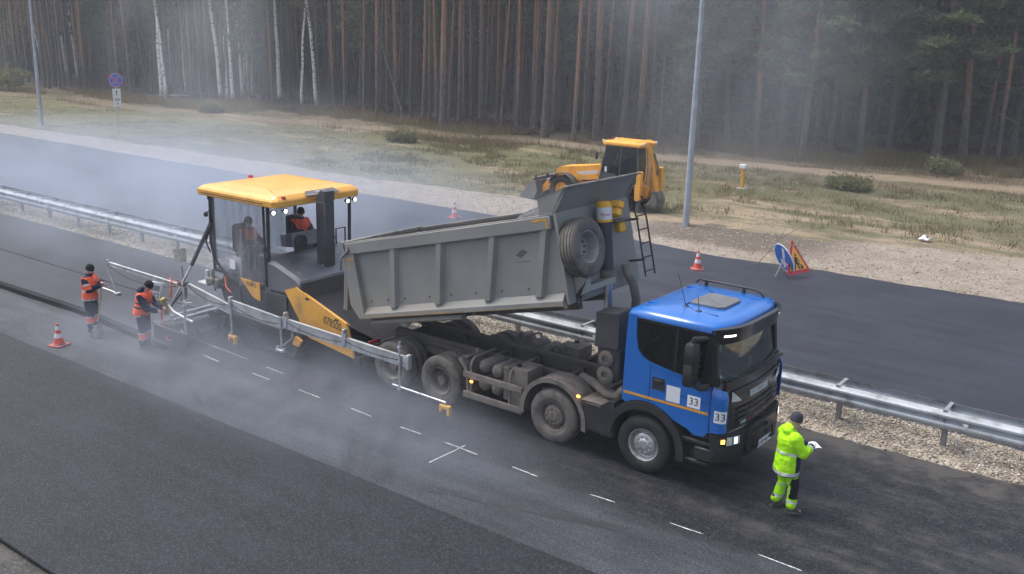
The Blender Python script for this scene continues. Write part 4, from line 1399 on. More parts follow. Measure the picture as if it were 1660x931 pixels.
# engine hood with sloping top
def hood_ring(x, zt, w):
    return [(x, PY0 + .0, 1.45), (x, PY0 + .0, zt - .08), (x, PY0 + .07, zt), (x, PY1 - .07, zt), (x, PY1, zt - .08), (x, PY1, 1.45)]
MB().loft([hood_ring(-10.05, 2.24, 0), hood_ring(-9.75, 2.22, 0), hood_ring(-9.0, 1.98, 0), hood_ring(-8.86, 1.90, 0)]).build('engine_hood', PHOOD, paver)
MB().prism([(-8.98, 1.5), (-8.86, 1.9), (-8.80, 1.86), (-8.8, .7), (-9.0, .7)], PY0 + .02, PY1 - .02).build('hood_front', PGREY, paver)
for k in range(5):
    MB().box(-9.85 + .04 * k, -9.25 - .05 * k, PY0 - .012, PY0 + .0, 1.50 - .12 * k, 1.56 - .12 * k, .004).build('louvre', PBLK, paver)
    MB().box(-9.55, -9.15, .95 + .085 * k, 1.0 + .085 * k, 2.155, 2.165, .003).build('louvre', PBLK, paver)
bo = MB()
for x, y in ((-9.6, -.9), (-9.5, -.4), (-9.3, -.75), (-9.2, -.2), (-9.65, .2), (-9.3, .55), (-9.1, -1.0)):
    z = 2.22 - max(0, x + 9.75) * .32
    bo.lathe([(.03, -.02), (.03, .012), (.012, .02)], (x, y, z), 'z', 8)
bo.build('hood_fasteners', TUBE, paver)
# exhaust column
MB().box(-9.42, -9.10, -.20, .12, 1.95, 3.55, .03).prism([(-9.42, 3.55), (-9.10, 3.55), (-9.10, 3.78), (-9.26, 3.80)], -.19, .11).build('exhaust_column', PGREY, paver)
# platform, console, seats
MB().box(-12.0, -10.0, PY0 + .02, PY1 - .02, 1.62, 1.70, .01).build('platform', PGREY, paver)
MB().box(-10.22, -10.0, PY0 + .1, PY1 - .1, 1.7, 2.22, .02).build('bulkhead', PGREY, paver)
for yc in (-.72, .92):
    st = MB().box(-11.45, -10.95, yc - .25, yc + .25, 2.02, 2.16, .05).box(-11.56, -11.42, yc - .24, yc + .24, 2.12, 2.80, .05).box(-11.35, -11.05, yc - .15, yc + .15, 1.70, 2.02, .02)
    st.box(-11.4, -11.0, yc - .34, yc - .27, 2.26, 2.33, .02).box(-11.4, -11.0, yc + .27, yc + .34, 2.26, 2.33, .02)
    st.build('operator_seat', mat('black vinyl seat', (.025, .025, .028), .55), paver)
MB().prism([(-10.7, 2.25), (-10.75, 2.52), (-10.35, 2.62), (-10.25, 2.3)], -.15, 1.2).box(-10.6, -10.4, .4, .6, 1.7, 2.3, .02).build('control_console', PHOOD, paver)
MB().box(-10.5, -10.2, -1.0, -.6, 2.2, 2.235, .005).build('paper_sheet', WHITE, paver)
MB().tube([(-9.95, -.35, 2.22), (-9.95, -.35, 2.62)], .03, 8).lathe([(.05, 0), (.17, .02), (.17, .12), (.03, .14)], (-9.93, -.28, 2.52), 'x', 16).build('intake_snorkel', PBLK, paver)
MB().tube([(-10.02, 1.3, 2.2), (-10.02, 1.3, 2.62), (-10.02, 1.0, 2.62), (-10.02, 1.0, 2.25)], .02, 8).build('hand_rail', PBLK, paver)
# roof
RZ = 3.62
def roofr(z, i, xr0=-12.28, xf=-9.50):
    return [(xr0 + i, PY0 - .10 + i, z), (xf - .10 - i, PY0 - .10 + i, z), (xf - i, PY0 + .02 + i * .5, z), (xf - i, PY1 - .16 - i * .5, z), (xf - .12 - i, PY1 - .04 - i, z), (xr0 + i, PY1 - .04 - i, z)]
rf = MB().loft([roofr(RZ - .15, .03), roofr(RZ - .125, .0), roofr(RZ - .01, .0), roofr(RZ + .03, .03), roofr(RZ + .10, .12), roofr(RZ + .14, .55), roofr(RZ + .15, .95)]).build('canopy_roof', ORNG, paver, 0)
MB().box(-12.15, -9.9, PY0 - .108, PY0 - .09, RZ - .085, RZ - .068).build('roof_groove', PBLK, rf)
MB().prism([(-.46, 0), (.58, 0), (.50, .17), (-.38, .17)], 0, .012, 'xy', Matrix.Translation((-9.475, .05, RZ + .035)) @ Matrix.Rotation(R(90), 4, 'Z') @ Matrix.Rotation(R(30), 4, 'X')).build('roof_badge', smudge_mat('smudged grey badge', (.16, .15, .15), (.52, .52, .52), 2.2), rf, 0)
for x, y in ((-9.58, -1.0), (-12.2, .2)):
    MB().lathe([(.06, 0), (.065, .03), (.05, .06)], (x, y, RZ + (.03 if x > -10 else .11)), 'z', 12).build('beacon', REDL, rf)
for x, y, z in ((-9.72, PY0 + .05, RZ - .28), (-9.66, PY0 + .35, RZ - .27), (-9.66, PY1 - .35, RZ - .27), (-9.72, PY1 - .05, RZ - .28)):
    w_ = MB().lathe([(.03, -.1), (.06, -.03), (.065, 0)], (x, y, z), 'x', 14).build('work_lamp', PBLK, paver)
    MB().lathe([(.045, 0), (.04, .012)], (x + .002, y, z), 'x', 14).build('lamp_lens', LITW, w_)
w_ = MB().lathe([(.03, .06), (.06, .03), (.065, 0)], (-12.0, PY0 + .02, RZ - .2), 'x', 14).build('work_lamp', PBLK, paver)
MB().lathe([(.055, 0), (.05, -.012)], (-12.002, PY0 + .02, RZ - .2), 'x', 14).build('lamp_lens', LITW, w_)
# posts
for x0, x1, y in ((-9.95, -9.92, PY0 + .05), (-9.95, -9.92, PY1 - .05), (-11.95, -11.92, PY0 + .05), (-11.95, -11.92, PY1 - .05)):
    MB().tube([(x0, y, 1.68), (x1, y, RZ - .05)], .042, 8).build('roof_post', PBLK, paver)
# curtains of clear plastic (gently rippled)
def curt(u, v):
    x = -11.93 + 1.95 * u
    zb = lerp_tab(u, [(0, 2.2), (.06, 1.95), (.18, 1.72), (.5, 1.45), (1, 1.62)])
    z = zb + (RZ - .08 - zb) * v
    return (x, PY0 - .02 + .02 * math.sin(u * 31 + 2 * v) * (1 - v * .6) + .02 * nz(u * 9, v * 3), z)
MB().sheet(curt, 48, 10).build('side_curtain', PVC, paver, 80, fix=False)
MB().sheet(lambda u, v: (-11.97 + .02 * math.sin(u * 40), PY0 + 2.6 * u, 1.9 + (RZ - .1 - 1.9) * v), 40, 6).build('rear_curtain', PVC, paver, 80, fix=False)
MB().sheet(lambda u, v: (-9.93 + .015 * math.sin(u * 20), PY0 + .02 + .52 * u, 2.25 + (RZ - .1 - 2.25) * v), 12, 4).build('front_curtain', PVC, paver, 80, fix=False)
MB().tube([(-11.93, PY0 - .01, RZ - .05), (-11.97, PY0 - .02, 2.35), (-11.85, PY0 - .02, 1.95), (-11.3, PY0 - .02, 1.50)], .035, 8).build('curtain_frame', PBLK, paver)
MB().tube([(-10.0, PY0 - .01, RZ - .05), (-9.98, PY0 - .02, 1.6)], .03, 8).build('curtain_frame', PBLK, paver)
MB().box(-11.25, -11.05, PY0 - .05, PY0 - .04, 1.82, 2.05).build('notice', WHITE, paver)
MB().box(-11.7, -11.6, PY0 - .4, PY0 - .3, 3.05, 3.17, .03).tube([(-11.65, PY0 - .35, 3.1), (-11.93, PY0, 3.2)], .012, 6).build('rear_mirror', PBLK, paver)
# yellow side panel with the type number
MB().prism([(-10.90, 1.655), (-10.20, 1.63), (-10.20, 1.20), (-10.42, 1.245), (-10.52, 1.30)], PY0 - .035, PY0 - .01).build('side_panel', ORNG, paver)
text_mesh('type_number', '1800-3', .155, mat('brown print', (.22, .12, .04), .6), paver, Matrix.Translation((-10.54, PY0 - .037, 1.55)) @ Matrix.Rotation(R(90), 4, 'X'))
MB().prism([(-11.6, .85), (-10.95, 1.6), (-10.95, 1.0), (-11.4, .8)], PY0 - .01, PY0 + .02).build('side_skirt', PGREY, paver)
MB().box(-10.15, -9.3, PY0 - .02, PY0 + .03, .8, 1.48, .01).build('side_door', PGREY, paver)
# hopper
for s, ys in ((-1, PY0 - .06), (1, PY1 + .06)):
    wp = [(-9.30, 1.64), (-8.93, 1.77), (-8.80, 1.72), (-7.34, 1.25), (-7.28, 1.12), (-7.10, .50), (-8.52, .68), (-8.62, .74)]
    w_ = MB().prism(wp, ys, ys + s * -.05).build('hopper_wing', ORNG, paver)
    fl = MB()
    fl.add([(-9.30, ys, 1.64), (-8.93, ys, 1.77), (-7.34, ys, 1.25), (-7.34, ys - s * .14, 1.19), (-8.93, ys - s * .16, 1.70), (-9.30, ys - s * .02, 1.60)], [(0, 1, 2, 3, 4, 5)])
    fl.build('wing_flange', ORNG, w_, 0)
    # hopper inner slope
    MB().add([(-9.0, ys - s * .05, 1.66), (-7.36, ys - s * .05, 1.2), (-7.3, ys - s * .95, .62), (-8.85, ys - s * .95, .62)], [(0, 1, 2, 3)]).build('hopper_floor', PBLK, paver, 0)
    for x, z in ((-8.55, 1.58), (-7.62, 1.28)):
        MB().box(x - .06, x + .06, ys + s * .001, ys + s * .012, z - .03, z + .02, .004).build('wing_latch', PBLK, w_)
text_mesh('fleet_number', '078500', .26, INK, paver, Matrix.Translation((-7.76, PY0 - .062, 1.16)) @ Matrix.Rotation(R(90), 4, 'X') @ Matrix.Rotation(R(-9), 4, 'Z') @ Matrix.Diagonal((.72, 1, 1, 1)), .002)
MB().add([(-8.8, PY0, 1.5), (-8.8, PY1, 1.5), (-7.3, PY1 - .9, .6), (-7.3, PY0 + .9, .6)], [(0, 1, 2, 3)]).box(-8.9, -7.2, pyc - .5, pyc + .5, .5, .62, .02).build('hopper_bed', PBLK, paver, 0)
MB().box(-7.35, -7.08, PY0 + .1, PY1 - .1, .32, .6, .03).build('push_beam', PGREY, paver)
for y in (-.85, 1.05):
    MB().lathe([(.10, -.35), (.11, -.33), (.11, .33), (.10, .35)], (-6.98, y, .46), 'y', 18).box(-7.15, -6.95, y - .42, y - .37, .36, .56, .01).box(-7.15, -6.95, y + .37, y + .42, .36, .56, .01).build('push_roller', PBLK, paver)
MB().prism([(-9.05, .42), (-8.95, .62), (-8.75, .55), (-8.85, .4)], PY0 - .1, PY0 - .03).build('tow_lug', ORNG, paver)
MB().tube([(-9.4, PY0 - .05, .62), (-11.5, PY0 - .12, .72), (-12.0, PY0 - .12, .55)], .07, 8, flat=(1.4, .8)).build('tow_arm', PGREY, paver)
MB().tube([(-9.4, PY1 + .05, .62), (-11.5, PY1 + .12, .72), (-12.0, PY1 + .12, .55)], .07, 8, flat=(1.4, .8)).build('tow_arm', PGREY, paver)
# auger and screed across the new mat
au = MB().tube([(-11.62, -2.15, .32), (-11.62, 2.4, .32)], .05, 8)
for k in range(70):
    y = -2.1 + 4.45 * k / 70
    a = k * .7
    au.box(-.03, .03, -.03, .03, 0, .18, .006, Matrix.Translation((-11.62, y, .32)) @ Matrix.Rotation(a, 4, 'Y'))
au.build('auger', PBLK, paver)
sc_ = MB().box(-13.4, -12.75, -1.25, 1.45, .07, .55, .03).box(-13.75, -13.15, -2.38, -.9, .07, .48, .03).box(-13.75, -13.15, 1.1, 2.5, .07, .48, .03)
sco = sc_.build('screed', PBLK, paver)
MB().box(-13.95, -13.45, -1.3, 1.5, .42, .46, .008).box(-14.15, -13.75, -2.35, -1.35, .36, .40, .008).build('walkway', PGREY, sco)
for x, z in ((-13.36, .68), (-13.24, .60), (-13.08, .66)):
    MB().tube([(x, -2.35, z), (x, -.55, z + .03)], .045, 12).build('telescopic_tube', TUBE, sco)
MB().box(-13.9, -12.6, -2.47, -2.39, .06, .42, .012).build('end_gate', PBLK, sco)
MB().tube([(-13.85, -2.05, .80), (-13.35, -2.25, .78), (-12.75, -2.30, .72), (-12.55, -2.30, .70)], .028, 8).build('end_gate_bar', TUBE, sco)
MB().tube([(-12.85, -2.3, .25), (-12.85, -2.3, 1.15)], .032, 10).tube([(-12.85, -2.3, 1.1), (-12.55, -2.3, 1.16)], .02, 8).lathe([(.055, 0), (.055, .07)], (-12.85, -2.3, .98), 'z', 10).lathe([(.05, 0), (.05, .06)], (-12.85, -2.3, .70), 'z', 10).tube([(-12.85, -2.3, .3), (-13.0, -2.33, .42)], .018, 6).build('height_crank', TUBE, sco)
MB().tube([(-12.85, -2.3, .10), (-12.85, -2.3, .28)], .05, 8).build('crank_foot', mat('dull green steel', (.10, .13, .11), .6, .2), sco)
# operator's remote panel on its stalk
MB().box(-.03, .03, -.15, .15, -.22, .22, .02, Matrix.Translation((-13.72, -1.92, 1.28)) @ Matrix.Rotation(R(-38), 4, 'Z') @ Matrix.Rotation(R(-15), 4, 'Y') @ Matrix.Rotation(R(-14), 4, 'X')).build('remote_panel', mat('pale grey panel', (.58, .60, .62), .5, var=.12, vs=9), sco)
Mr = Matrix.Translation((-13.72, -1.92, 1.28)) @ Matrix.Rotation(R(-38), 4, 'Z') @ Matrix.Rotation(R(-15), 4, 'Y') @ Matrix.Rotation(R(-14), 4, 'X')
MB().box(-.034, -.031, -.09, .09, .0, .13, 0, Mr).box(.031, .034, -.09, .09, .0, .13, 0, Mr).build('panel_screen', DASH, sco)
kb = MB()
for i in range(3):
    for j in range(2): kb.box(.031, .036, -.10 + .075 * i, -.05 + .075 * i, -.17 + .07 * j, -.12 + .07 * j, .002, Mr)
kb.build('panel_keys', DASH, sco)
MB().box(-.05, .05, -.07, .07, -.24, .24, .02, Matrix.Translation((-13.50, -1.85, .92)) @ Matrix.Rotation(R(18), 4, 'X') @ Matrix.Rotation(R(12), 4, 'Y')).build('control_box', mat('dirty yellow box', (.42, .33, .08), .6, var=.2), sco)
MB().tube([(-13.55, -1.9, .45), (-13.6, -1.88, .9), (-13.68, -1.9, 1.25)], .025, 8).build('panel_stalk', PBLK, sco)
for pts in ([(-13.5, -1.8, 1.1), (-13.45, -1.75, 1.5), (-13.35, -1.65, 1.52), (-13.25, -1.6, 1.25), (-13.3, -1.65, 1.0)], [(-13.45, -2.0, .95), (-13.4, -2.1, .6), (-13.25, -2.2, .48), (-13.1, -2.2, .46)], [(-13.0, -2.3, .35), (-12.9, -2.35, .28), (-12.75, -2.35, .30)], [(-13.6, -1.7, 1.0), (-13.6, -1.66, 1.45), (-13.75, -1.6, 1.5)], [(-12.1, PY0, 1.75), (-11.95, PY0 - .1, 1.55), (-11.75, PY0 - .12, 1.45)]):
    MB().tube(pts, .014, 6).build('orange_hose', ORCAB, sco)
for o_ in (sco, *sco.children):
    k_ = o_.name.split('.')[0]
    d_ = (.75, -.25, -.15) if k_ in ('remote_panel', 'panel_screen', 'panel_keys', 'control_box', 'panel_stalk') else (.85, -.2, -.1) if k_ == 'orange_hose' else (1.2, 0, 0)
    o_.data.transform(Matrix.Translation(d_))
# lifting strut from roof post down to the screed
MB().tube([(-11.93, PY0 - .02, 2.82), (-12.28, -1.60, 1.78)], .05, 10).build('strut_sleeve', PGREY, paver)
MB().tube([(-12.28, -1.60, 1.78), (-12.68, -2.0, .72)], .032, 10).build('strut_rod', TUBE, paver)
MB().tube([(-12.68, -2.0, .72), (-12.3, -1.8, 1.25)], .022, 8).build('strut_stay', PBLK, paver)
for pts in ([(-11.98, PY0 - .02, 2.7), (-12.05, PY0 - .1, 2.35), (-11.95, PY0 - .06, 2.1)], [(-11.7, -1.4, 1.3), (-11.55, -1.5, 1.62), (-11.35, -1.5, 1.6), (-11.3, -1.45, 1.3)], [(-11.6, -1.45, 1.25), (-11.5, -1.55, 1.5), (-11.2, -1.5, 1.45), (-11.0, -1.4, 1.2)]):
    MB().tube(pts, .02, 6).build('hydraulic_hose', PBLK, paver)
MB().box(-11.75, -11.5, -1.62, -1.46, 1.42, 1.58, .03).box(-11.45, -11.3, -1.6, -1.42, 1.36, 1.6, .03).lathe([(.04, 0), (.05, .1), (.03, .2)], (-11.6, -1.5, 1.58), 'z', 10).build('valve_block', CHAS2, paver)
MB().box(-12.05, -11.7, -1.62, -1.35, 1.36, 1.44, .02).lathe([(.05, 0), (.05, .26), (.02, .28)], (-11.88, -1.45, 1.44), 'z', 10).build('white_bracket', mat('white bracket', (.6, .6, .6), .5), paver)

# --- long levelling beam (averaging ski)
BY = -1.80
segs = [((-15.62, 1.35), (-12.55, 1.30), .05, .07), ((-12.15, 1.38), (-10.6, 1.14), .05, .19), ((-10.55, 1.27), (-8.7, 1.18), .05, .19), ((-8.65, 1.20), (-6.85, 1.16), .05, .19), ((-6.8, 1.17), (-5.05, 1.13), .05, .19)]
bm0 = None
for i, ((xa, za), (xb, zb), ht, hh) in enumerate(segs):
    mb = MB().add([(xa, BY - .025, za), (xb, BY - .025, zb), (xb, BY + .025, zb), (xa, BY + .025, za), (xa, BY - .025, za - hh), (xb, BY - .025, zb - hh), (xb, BY + .025, zb - hh), (xa, BY + .025, za - hh)],
                  [(0, 1, 2, 3), (7, 6, 5, 4), (0, 4, 5, 1), (3, 2, 6, 7), (1, 5, 6, 2), (0, 3, 7, 4)])
    # lips of the hollow profile
    for dz in (0.008, -hh - .008):
        mb.add([(xa, BY - .034, za + dz - .008), (xb, BY - .034, zb + dz - .008), (xb, BY + .034, zb + dz - .008), (xa, BY + .034, za + dz - .008), (xa, BY - .034, za + dz + .008), (xb, BY - .034, zb + dz + .008), (xb, BY + .034, zb + dz + .008), (xa, BY + .034, za + dz + .008)],
               [(3, 2, 1, 0), (4, 5, 6, 7), (0, 1, 5, 4), (2, 3, 7, 6), (1, 2, 6, 5), (0, 4, 7, 3)])
    o = mb.build('levelling_beam', ALU, paver)
    bm0 = bm0 or o
for x in (-12.35, -10.57, -8.67, -6.83):
    MB().box(x - .06, x + .06, BY - .05, BY + .05, 1.0, 1.27, .01).box(x - .03, x + .03, BY - .06, BY + .06, 1.27, 1.36, .01).build('beam_coupler', TUBE, bm0)
MB().tube([(-12.6, BY, 1.30), (-12.15, BY, 1.40)], .03, 8).build('beam_link', PBLK, bm0)
def cable(p0, p1, sag, n=12):
    return [tuple(Vector(p0).lerp(Vector(p1), i / n) - Vector((0, 0, sag * 4 * (i / n) * (1 - i / n)))) for i in range(n + 1)]
for a, b, sg in (((-15.6, BY - .04, 1.30), (-12.6, BY - .04, 1.25), .22), ((-12.15, BY - .045, 1.36), (-10.7, BY - .045, 1.15), .12), ((-10.5, BY - .045, 1.2), (-8.7, BY - .045, 1.1), .12), ((-8.6, BY - .045, 1.15), (-6.9, BY - .045, 1.08), .08), ((-6.8, BY - .045, 1.12), (-5.2, BY - .045, 1.06), .06)):
    MB().tube(cable(a, b, sg), .009, 5).build('beam_cable', PBLK, bm0)
# hangers and sensors
def sensor(x, y, z, parent):
    so = MB().box(x - .09, x + .17, y - .045, y + .045, z + .02, z + .10, .012).box(x - .09, x - .04, y - .045, y + .045, z - .06, z + .03, .01).box(x + .10, x + .17, y - .045, y + .045, z - .10, z + .03, .012).build('laser_sensor', YEL, parent)
    MB().box(x - .02, x + .02, y - .02, y + .02, z + .10, z + .17, .005).build('sensor_clamp', TUBE, so)
MB().tube([(-10.52, BY - .06, 1.3), (-10.50, BY - .06, .52)], .022, 8).build('sensor_rod', TUBE, bm0)
sensor(-10.52, BY - .06, .36, bm0)
MB().tube([(-8.78, BY - .06, 1.25), (-8.78, BY - .06, .55)], .024, 8).tube([(-8.45, BY - .02, 1.1), (-8.45, BY - .02, .82), (-8.72, BY - .05, .60)], .018, 8).lathe([(.03, 0), (.03, .05)], (-8.45, BY - .02, .85), 'z', 8).box(-8.92, -8.66, BY - .12, BY, .44, .50, .01).lathe([(.035, 0), (.035, .05)], (-8.90, BY - .06, .50), 'z', 8).lathe([(.035, 0), (.035, .05)], (-8.68, BY - .06, .50), 'z', 8).build('beam_support', TUBE, bm0)
MB().tube([(-5.22, BY - .06, .42), (-5.22, BY - .06, 1.45)], .022, 10).lathe([(.045, 0), (.045, .05)], (-5.22, BY - .06, 1.30), 'z', 10).lathe([(.045, 0), (.045, .06)], (-5.22, BY - .06, .98), 'z', 10).lathe([(.03, 0), (.03, .03)], (-5.22, BY - .06, 1.42), 'z', 8).build('sensor_mast', TUBE, bm0)
MB().box(-5.06, -4.98, BY - .07, BY + .05, .90, 1.20, .012).box(-5.16, -5.04, BY - .05, BY + .03, 1.02, 1.14, .01).build('beam_end_clamp', ALU, bm0)
MB().tube([(-5.40, BY - .06, .50), (-4.0, BY - .06, .47)], .024, 10).lathe([(.045, -.04), (.045, .05)], (-5.22, BY - .06, .47), 'z', 10).build('sensor_arm', TUBE, bm0)
sensor(-4.05, BY - .06, .32, bm0)
MB().tube([(-15.60, BY, 1.42), (-15.60, BY, 1.10), (-15.35, BY + .02, .58)], .024, 8).tube([(-15.9, BY - .02, .60), (-15.3, BY + .02, .56)], .022, 8).lathe([(.04, -.03), (.04, .03)], (-15.60, BY, 1.38), 'z', 8).box(-15.38, -15.22, BY - .05, BY + .09, .50, .58, .01).build('sensor_mast', TUBE, bm0)
# ------------------------------------------------------------------ backhoe loader on the far shoulder
BHY = mat('loader yellow paint', (.78, .36, .04), .45, var=.1, dirt=(.32, .22, .12), da=.3, ds=2.)
BHG = mat('loader dark steel', (.07, .07, .072), .6, .3, var=.2, dirt=(.2, .17, .13), da=.4, ds=3.)
BHB = mat('worn bucket steel', (.20, .19, .18), .5, .5, var=.25, dirt=(.28, .23, .17), da=.4, ds=3.)
BHW = glass('loader cab glass', (.45, .48, .48), .5)
bh = thing('backhoe_loader', 'yellow backhoe loader parked on the far gravel shoulder', 'loader', (-14.4, 21.7, .06))
bh.rotation_euler = (0, 0, R(2))
Y0, Y1, YC = 20.62, 22.8, 21.7
for x, rr in ((-16.1, .64), (-13.1, .66)):
    for s, y in ((-1, Y0 + .22), (1, Y1 - .22)):
        T = Matrix.Translation((x, y, rr + .04)) @ Matrix.Diagonal((1, s, 1, 1))
        T0 = Matrix.Translation((0, 0, 0))
        rim = MB().lathe([(.0, .05), (.12, .05), (.14, .0), (.25, -.01), (.30, .06), (.34, .12), (.36, .13), (.36, .08), (.3, -.1), (0, -.1)], (0, 0, 0), 'y', 24, T).build('wheel', BHY, bh)
        ty = MB().lathe(tyre_prof(rr - .02, .42, False, .35), (0, 0, 0), 'y', 36, T, close=False)
        for k in range(22):
            a = 2 * PI * k / 22
            for sg in (-1, 1):
                Mx = T @ Matrix.Rotation(a + sg * .07, 4, 'Y') @ Matrix.Translation((0, sg * .10, rr - .02)) @ Matrix.Rotation(sg * .6, 4, 'Z')
                ty.box(-.03, .03, -.12, .12, -.03, .025, .008, Mx)
        ty.build('tyre', TYRE, rim)
MB().box(-16.8, -12.2, YC - .45, YC + .45, .55, 1.05, .05).build('chassis', BHG, bh)
MB().prism([(-16.75, 1.0), (-16.75, 1.52), (-16.55, 1.62), (-15.2, 1.78), (-14.42, 1.92), (-14.4, 1.0)], YC - .48, YC + .48).build('hood', BHY, bh)
for y in (YC - .487, YC + .487):
    MB().prism([(-15.7, 1.42), (-15.5, 1.52), (-14.6, 1.66), (-14.6, 1.5), (-15.4, 1.38)], y - .004, y + .004).build('hood_decal', smudge_mat('scuffed decal', (.55, .55, .56), (.2, .2, .22), 3.), bh, 0)
    MB().prism([(-15.5, 1.2), (-14.6, 1.36), (-14.6, 1.18), (-15.3, 1.08)], y - .004, y + .004).build('side_grille', mat('rusty red grille', (.22, .05, .04), .7), bh, 0)
MB().box(-16.85, -16.74, YC - .42, YC + .42, .7, 1.5, .03).build('front_grille', BHG, bh)
for s in (-1, 1):
    y = YC + s * .88
    mb = MB()
    arc_strip(mb, -16.1, .7, .70, .73, 25, 150, y - .22, y + .22, 12)
    mb.build('front_mudguard', BHG, bh)
    mb = MB()
    arc_strip(mb, -13.1, .72, .74, .78, 10, 150, y - .24, y + .24, 12)
    mb.build('rear_mudguard', BHG, bh)
    # loader arm and ram
    ya = YC + s * .62
    MB().prism([(-14.6, 1.50), (-14.45, 1.30), (-16.3, 1.02), (-17.2, .45), (-17.35, .55), (-16.45, 1.22)], ya - .06, ya + .06).build('loader_arm', BHY, bh)
    MB().tube([(-14.9, ya, .95), (-16.2, ya, 1.0)], .055, 10).build('lift_ram', BHG, bh)
    MB().tube([(-16.3, ya, 1.25), (-17.1, ya, 1.0)], .04, 8).build('tilt_ram', STEEL, bh)
    MB().prism([(-17.42, .20), (-17.2, .55), (-17.0, .92), (-17.12, .96), (-17.5, .5)], ya - .04, ya + .04).build('bucket_link', BHY, bh)
# loader bucket
bk = [(-18.35, .06), (-17.75, .06), (-17.45, .18), (-17.32, .50), (-17.40, .92), (-17.55, 1.05), (-17.57, 1.02), (-17.45, .88), (-17.40, .5), (-17.5, .24), (-17.77, .11), (-18.35, .09)]
bo_ = MB().prism(bk, Y0 - .05, Y1 + .05).build('loader_bucket', BHG, bh)
for y in (Y0 - .06, Y1 + .03):
    MB().prism([(-18.35, .06), (-17.75, .06), (-17.45, .18), (-17.32, .50), (-17.40, .92), (-17.55, 1.05), (-17.9, .62)], y, y + .03).build('bucket_cheek', BHB, bo_)
for k in range(8):
    y = Y0 + .1 + k * (Y1 - Y0 - .2) / 7
    MB().box(-18.5, -18.3, y - .04, y + .04, .05, .10, .01).build('bucket_tooth', BHB, bo_)
MB().box(-17.64, -17.5, Y0 - .05, Y1 + .05, 1.045, 1.08, .01).build('bucket_top_edge', BHB, bo_)
for y in (Y0 + .1, YC, Y1 - .1):
    MB().lathe([(.06, 0), (.07, .06), (.03, .14)], (-17.5, y, 1.08), 'z', 8).build('bucket_hook', BHG, bo_)
# cab
MB().box(-14.42, -12.15, Y0 + .38, Y1 - .38, 1.02, 1.28, .03).build('cab_floor', BHG, bh)
cbx = [(-14.42, 1.28), (-14.05, 2.82), (-12.15, 2.82), (-12.05, 1.28)]
cl, cr = Y0 + .42, Y1 - .42
for y in (cl, cr):
    for (xa, za), (xb, zb) in ((cbx[0], cbx[1]), (cbx[3], cbx[2]), ((-13.2, 1.28), (-13.15, 2.82))):
        MB().tube([(xa, y, za), (xb, y, zb)], .045, 6).build('cab_pillar', BHG, bh)
    MB().prism([(-14.38, 1.32), (-14.03, 2.78), (-12.18, 2.78), (-12.09, 1.32)], y - .004, y + .004).build('cab_window', BHW, bh, 0)
    MB().prism([(-14.42, 1.28), (-14.33, 1.62), (-13.5, 1.62), (-13.2, 1.28)], y - .008, y + .008).build('door_panel', BHG, bh, 0)
MB().add([(-14.40, cl, 1.9), (-14.40, cr, 1.9), (-14.05, cr, 2.8), (-14.05, cl, 2.8)], [(0, 1, 2, 3)]).build('windscreen', BHW, bh, 0)
MB().add([(-12.08, cl, 1.5), (-12.08, cr, 1.5), (-12.15, cr, 2.8), (-12.15, cl, 2.8)], [(0, 1, 2, 3)]).build('rear_window', BHW, bh, 0)
MB().box(-14.12, -13.98, cl - .016, cl - .010, 1.66, 1.88).build('door_notice', WHITE, bh)
def bhroof(z, i):
    return [(-14.25 + i, cl - .08 + i, z), (-11.95 - i, cl - .08 + i, z), (-11.85 - i, cl + .1, z), (-11.85 - i, cr - .1, z), (-11.95 - i, cr + .08 - i, z), (-14.25 + i, cr + .08 - i, z), (-14.33 + i, cr - .1, z), (-14.33 + i, cl + .1, z)]
MB().loft([bhroof(2.80, .04), bhroof(2.86, 0), bhroof(2.94, .02), bhroof(3.01, .16), bhroof(3.05, .45)]).build('cab_roof', BHY, bh, 30)
MB().lathe([(.05, 0), (.06, .05), (.03, .12)], (-13.9, cl + .3, 3.0), 'z', 10).build('beacon', REDL, bh)
for y in (cl + .1, cr - .1):
    MB().box(-14.38, -14.28, y - .08, y + .08, 2.90, 3.02, .02).build('front_lamp', LAMPG, bh)
    MB().box(-11.9, -11.8, y - .08, y + .08, 2.88, 3.0, .02).build('rear_lamp', LAMPG, bh)
MB().box(-13.4, -12.85, YC - .26, YC + .26, 1.55, 1.70, .05).box(-12.92, -12.78, YC - .25, YC + .25, 1.65, 2.35, .05).build('operator_seat', SEATM, bh)
MB().box(-14.25, -14.0, YC - .35, YC + .35, 1.3, 1.85, .04).build('dashboard', DASH, bh)
MB().tube([(-13.95 + .0, YC + .18 * math.cos(a), 1.95 + .12 * math.sin(a)) for a in np.linspace(0, 2 * PI, 17)], .015, 6).build('steering_wheel', BHG, bh)
MB().box(-14.46, -14.38, cl - .42, cl - .22, 2.2, 2.5, .03).tube([(-14.3, cl, 2.45), (-14.42, cl - .3, 2.45)], .012, 6).build('mirror', BHG, bh)
# backhoe
MB().box(-12.05, -11.78, Y0 + .15, Y1 - .15, .62, 1.28, .03).build('rear_frame', BHY, bh)
for s in (-1, 1):
    y = YC + s * .98
    lg = MB().box(-11.86, -11.58, y - .13, y + .13, .62, 1.86, .02).build('stabiliser_sleeve', BHY, bh)
    MB().box(-11.80, -11.64, y - .08, y + .08, .10, .72, .01).build('stabiliser_leg', BHG, lg)
    MB().box(-11.92, -11.52, y - .18, y + .18, .03, .10, .02).build('stabiliser_foot', BHG, lg)
Yb = YC - .35
MB().box(-11.80, -11.45, Yb - .2, Yb + .2, .7, 1.25, .04).build('king_post', BHY, bh)
MB().prism([(-11.62, .85), (-11.42, .95), (-11.35, 1.9), (-11.62, 2.95), (-11.72, 3.06), (-11.86, 2.98), (-11.72, 2.2), (-11.78, 1.4)], Yb - .11, Yb + .11).build('boom', BHY, bh)
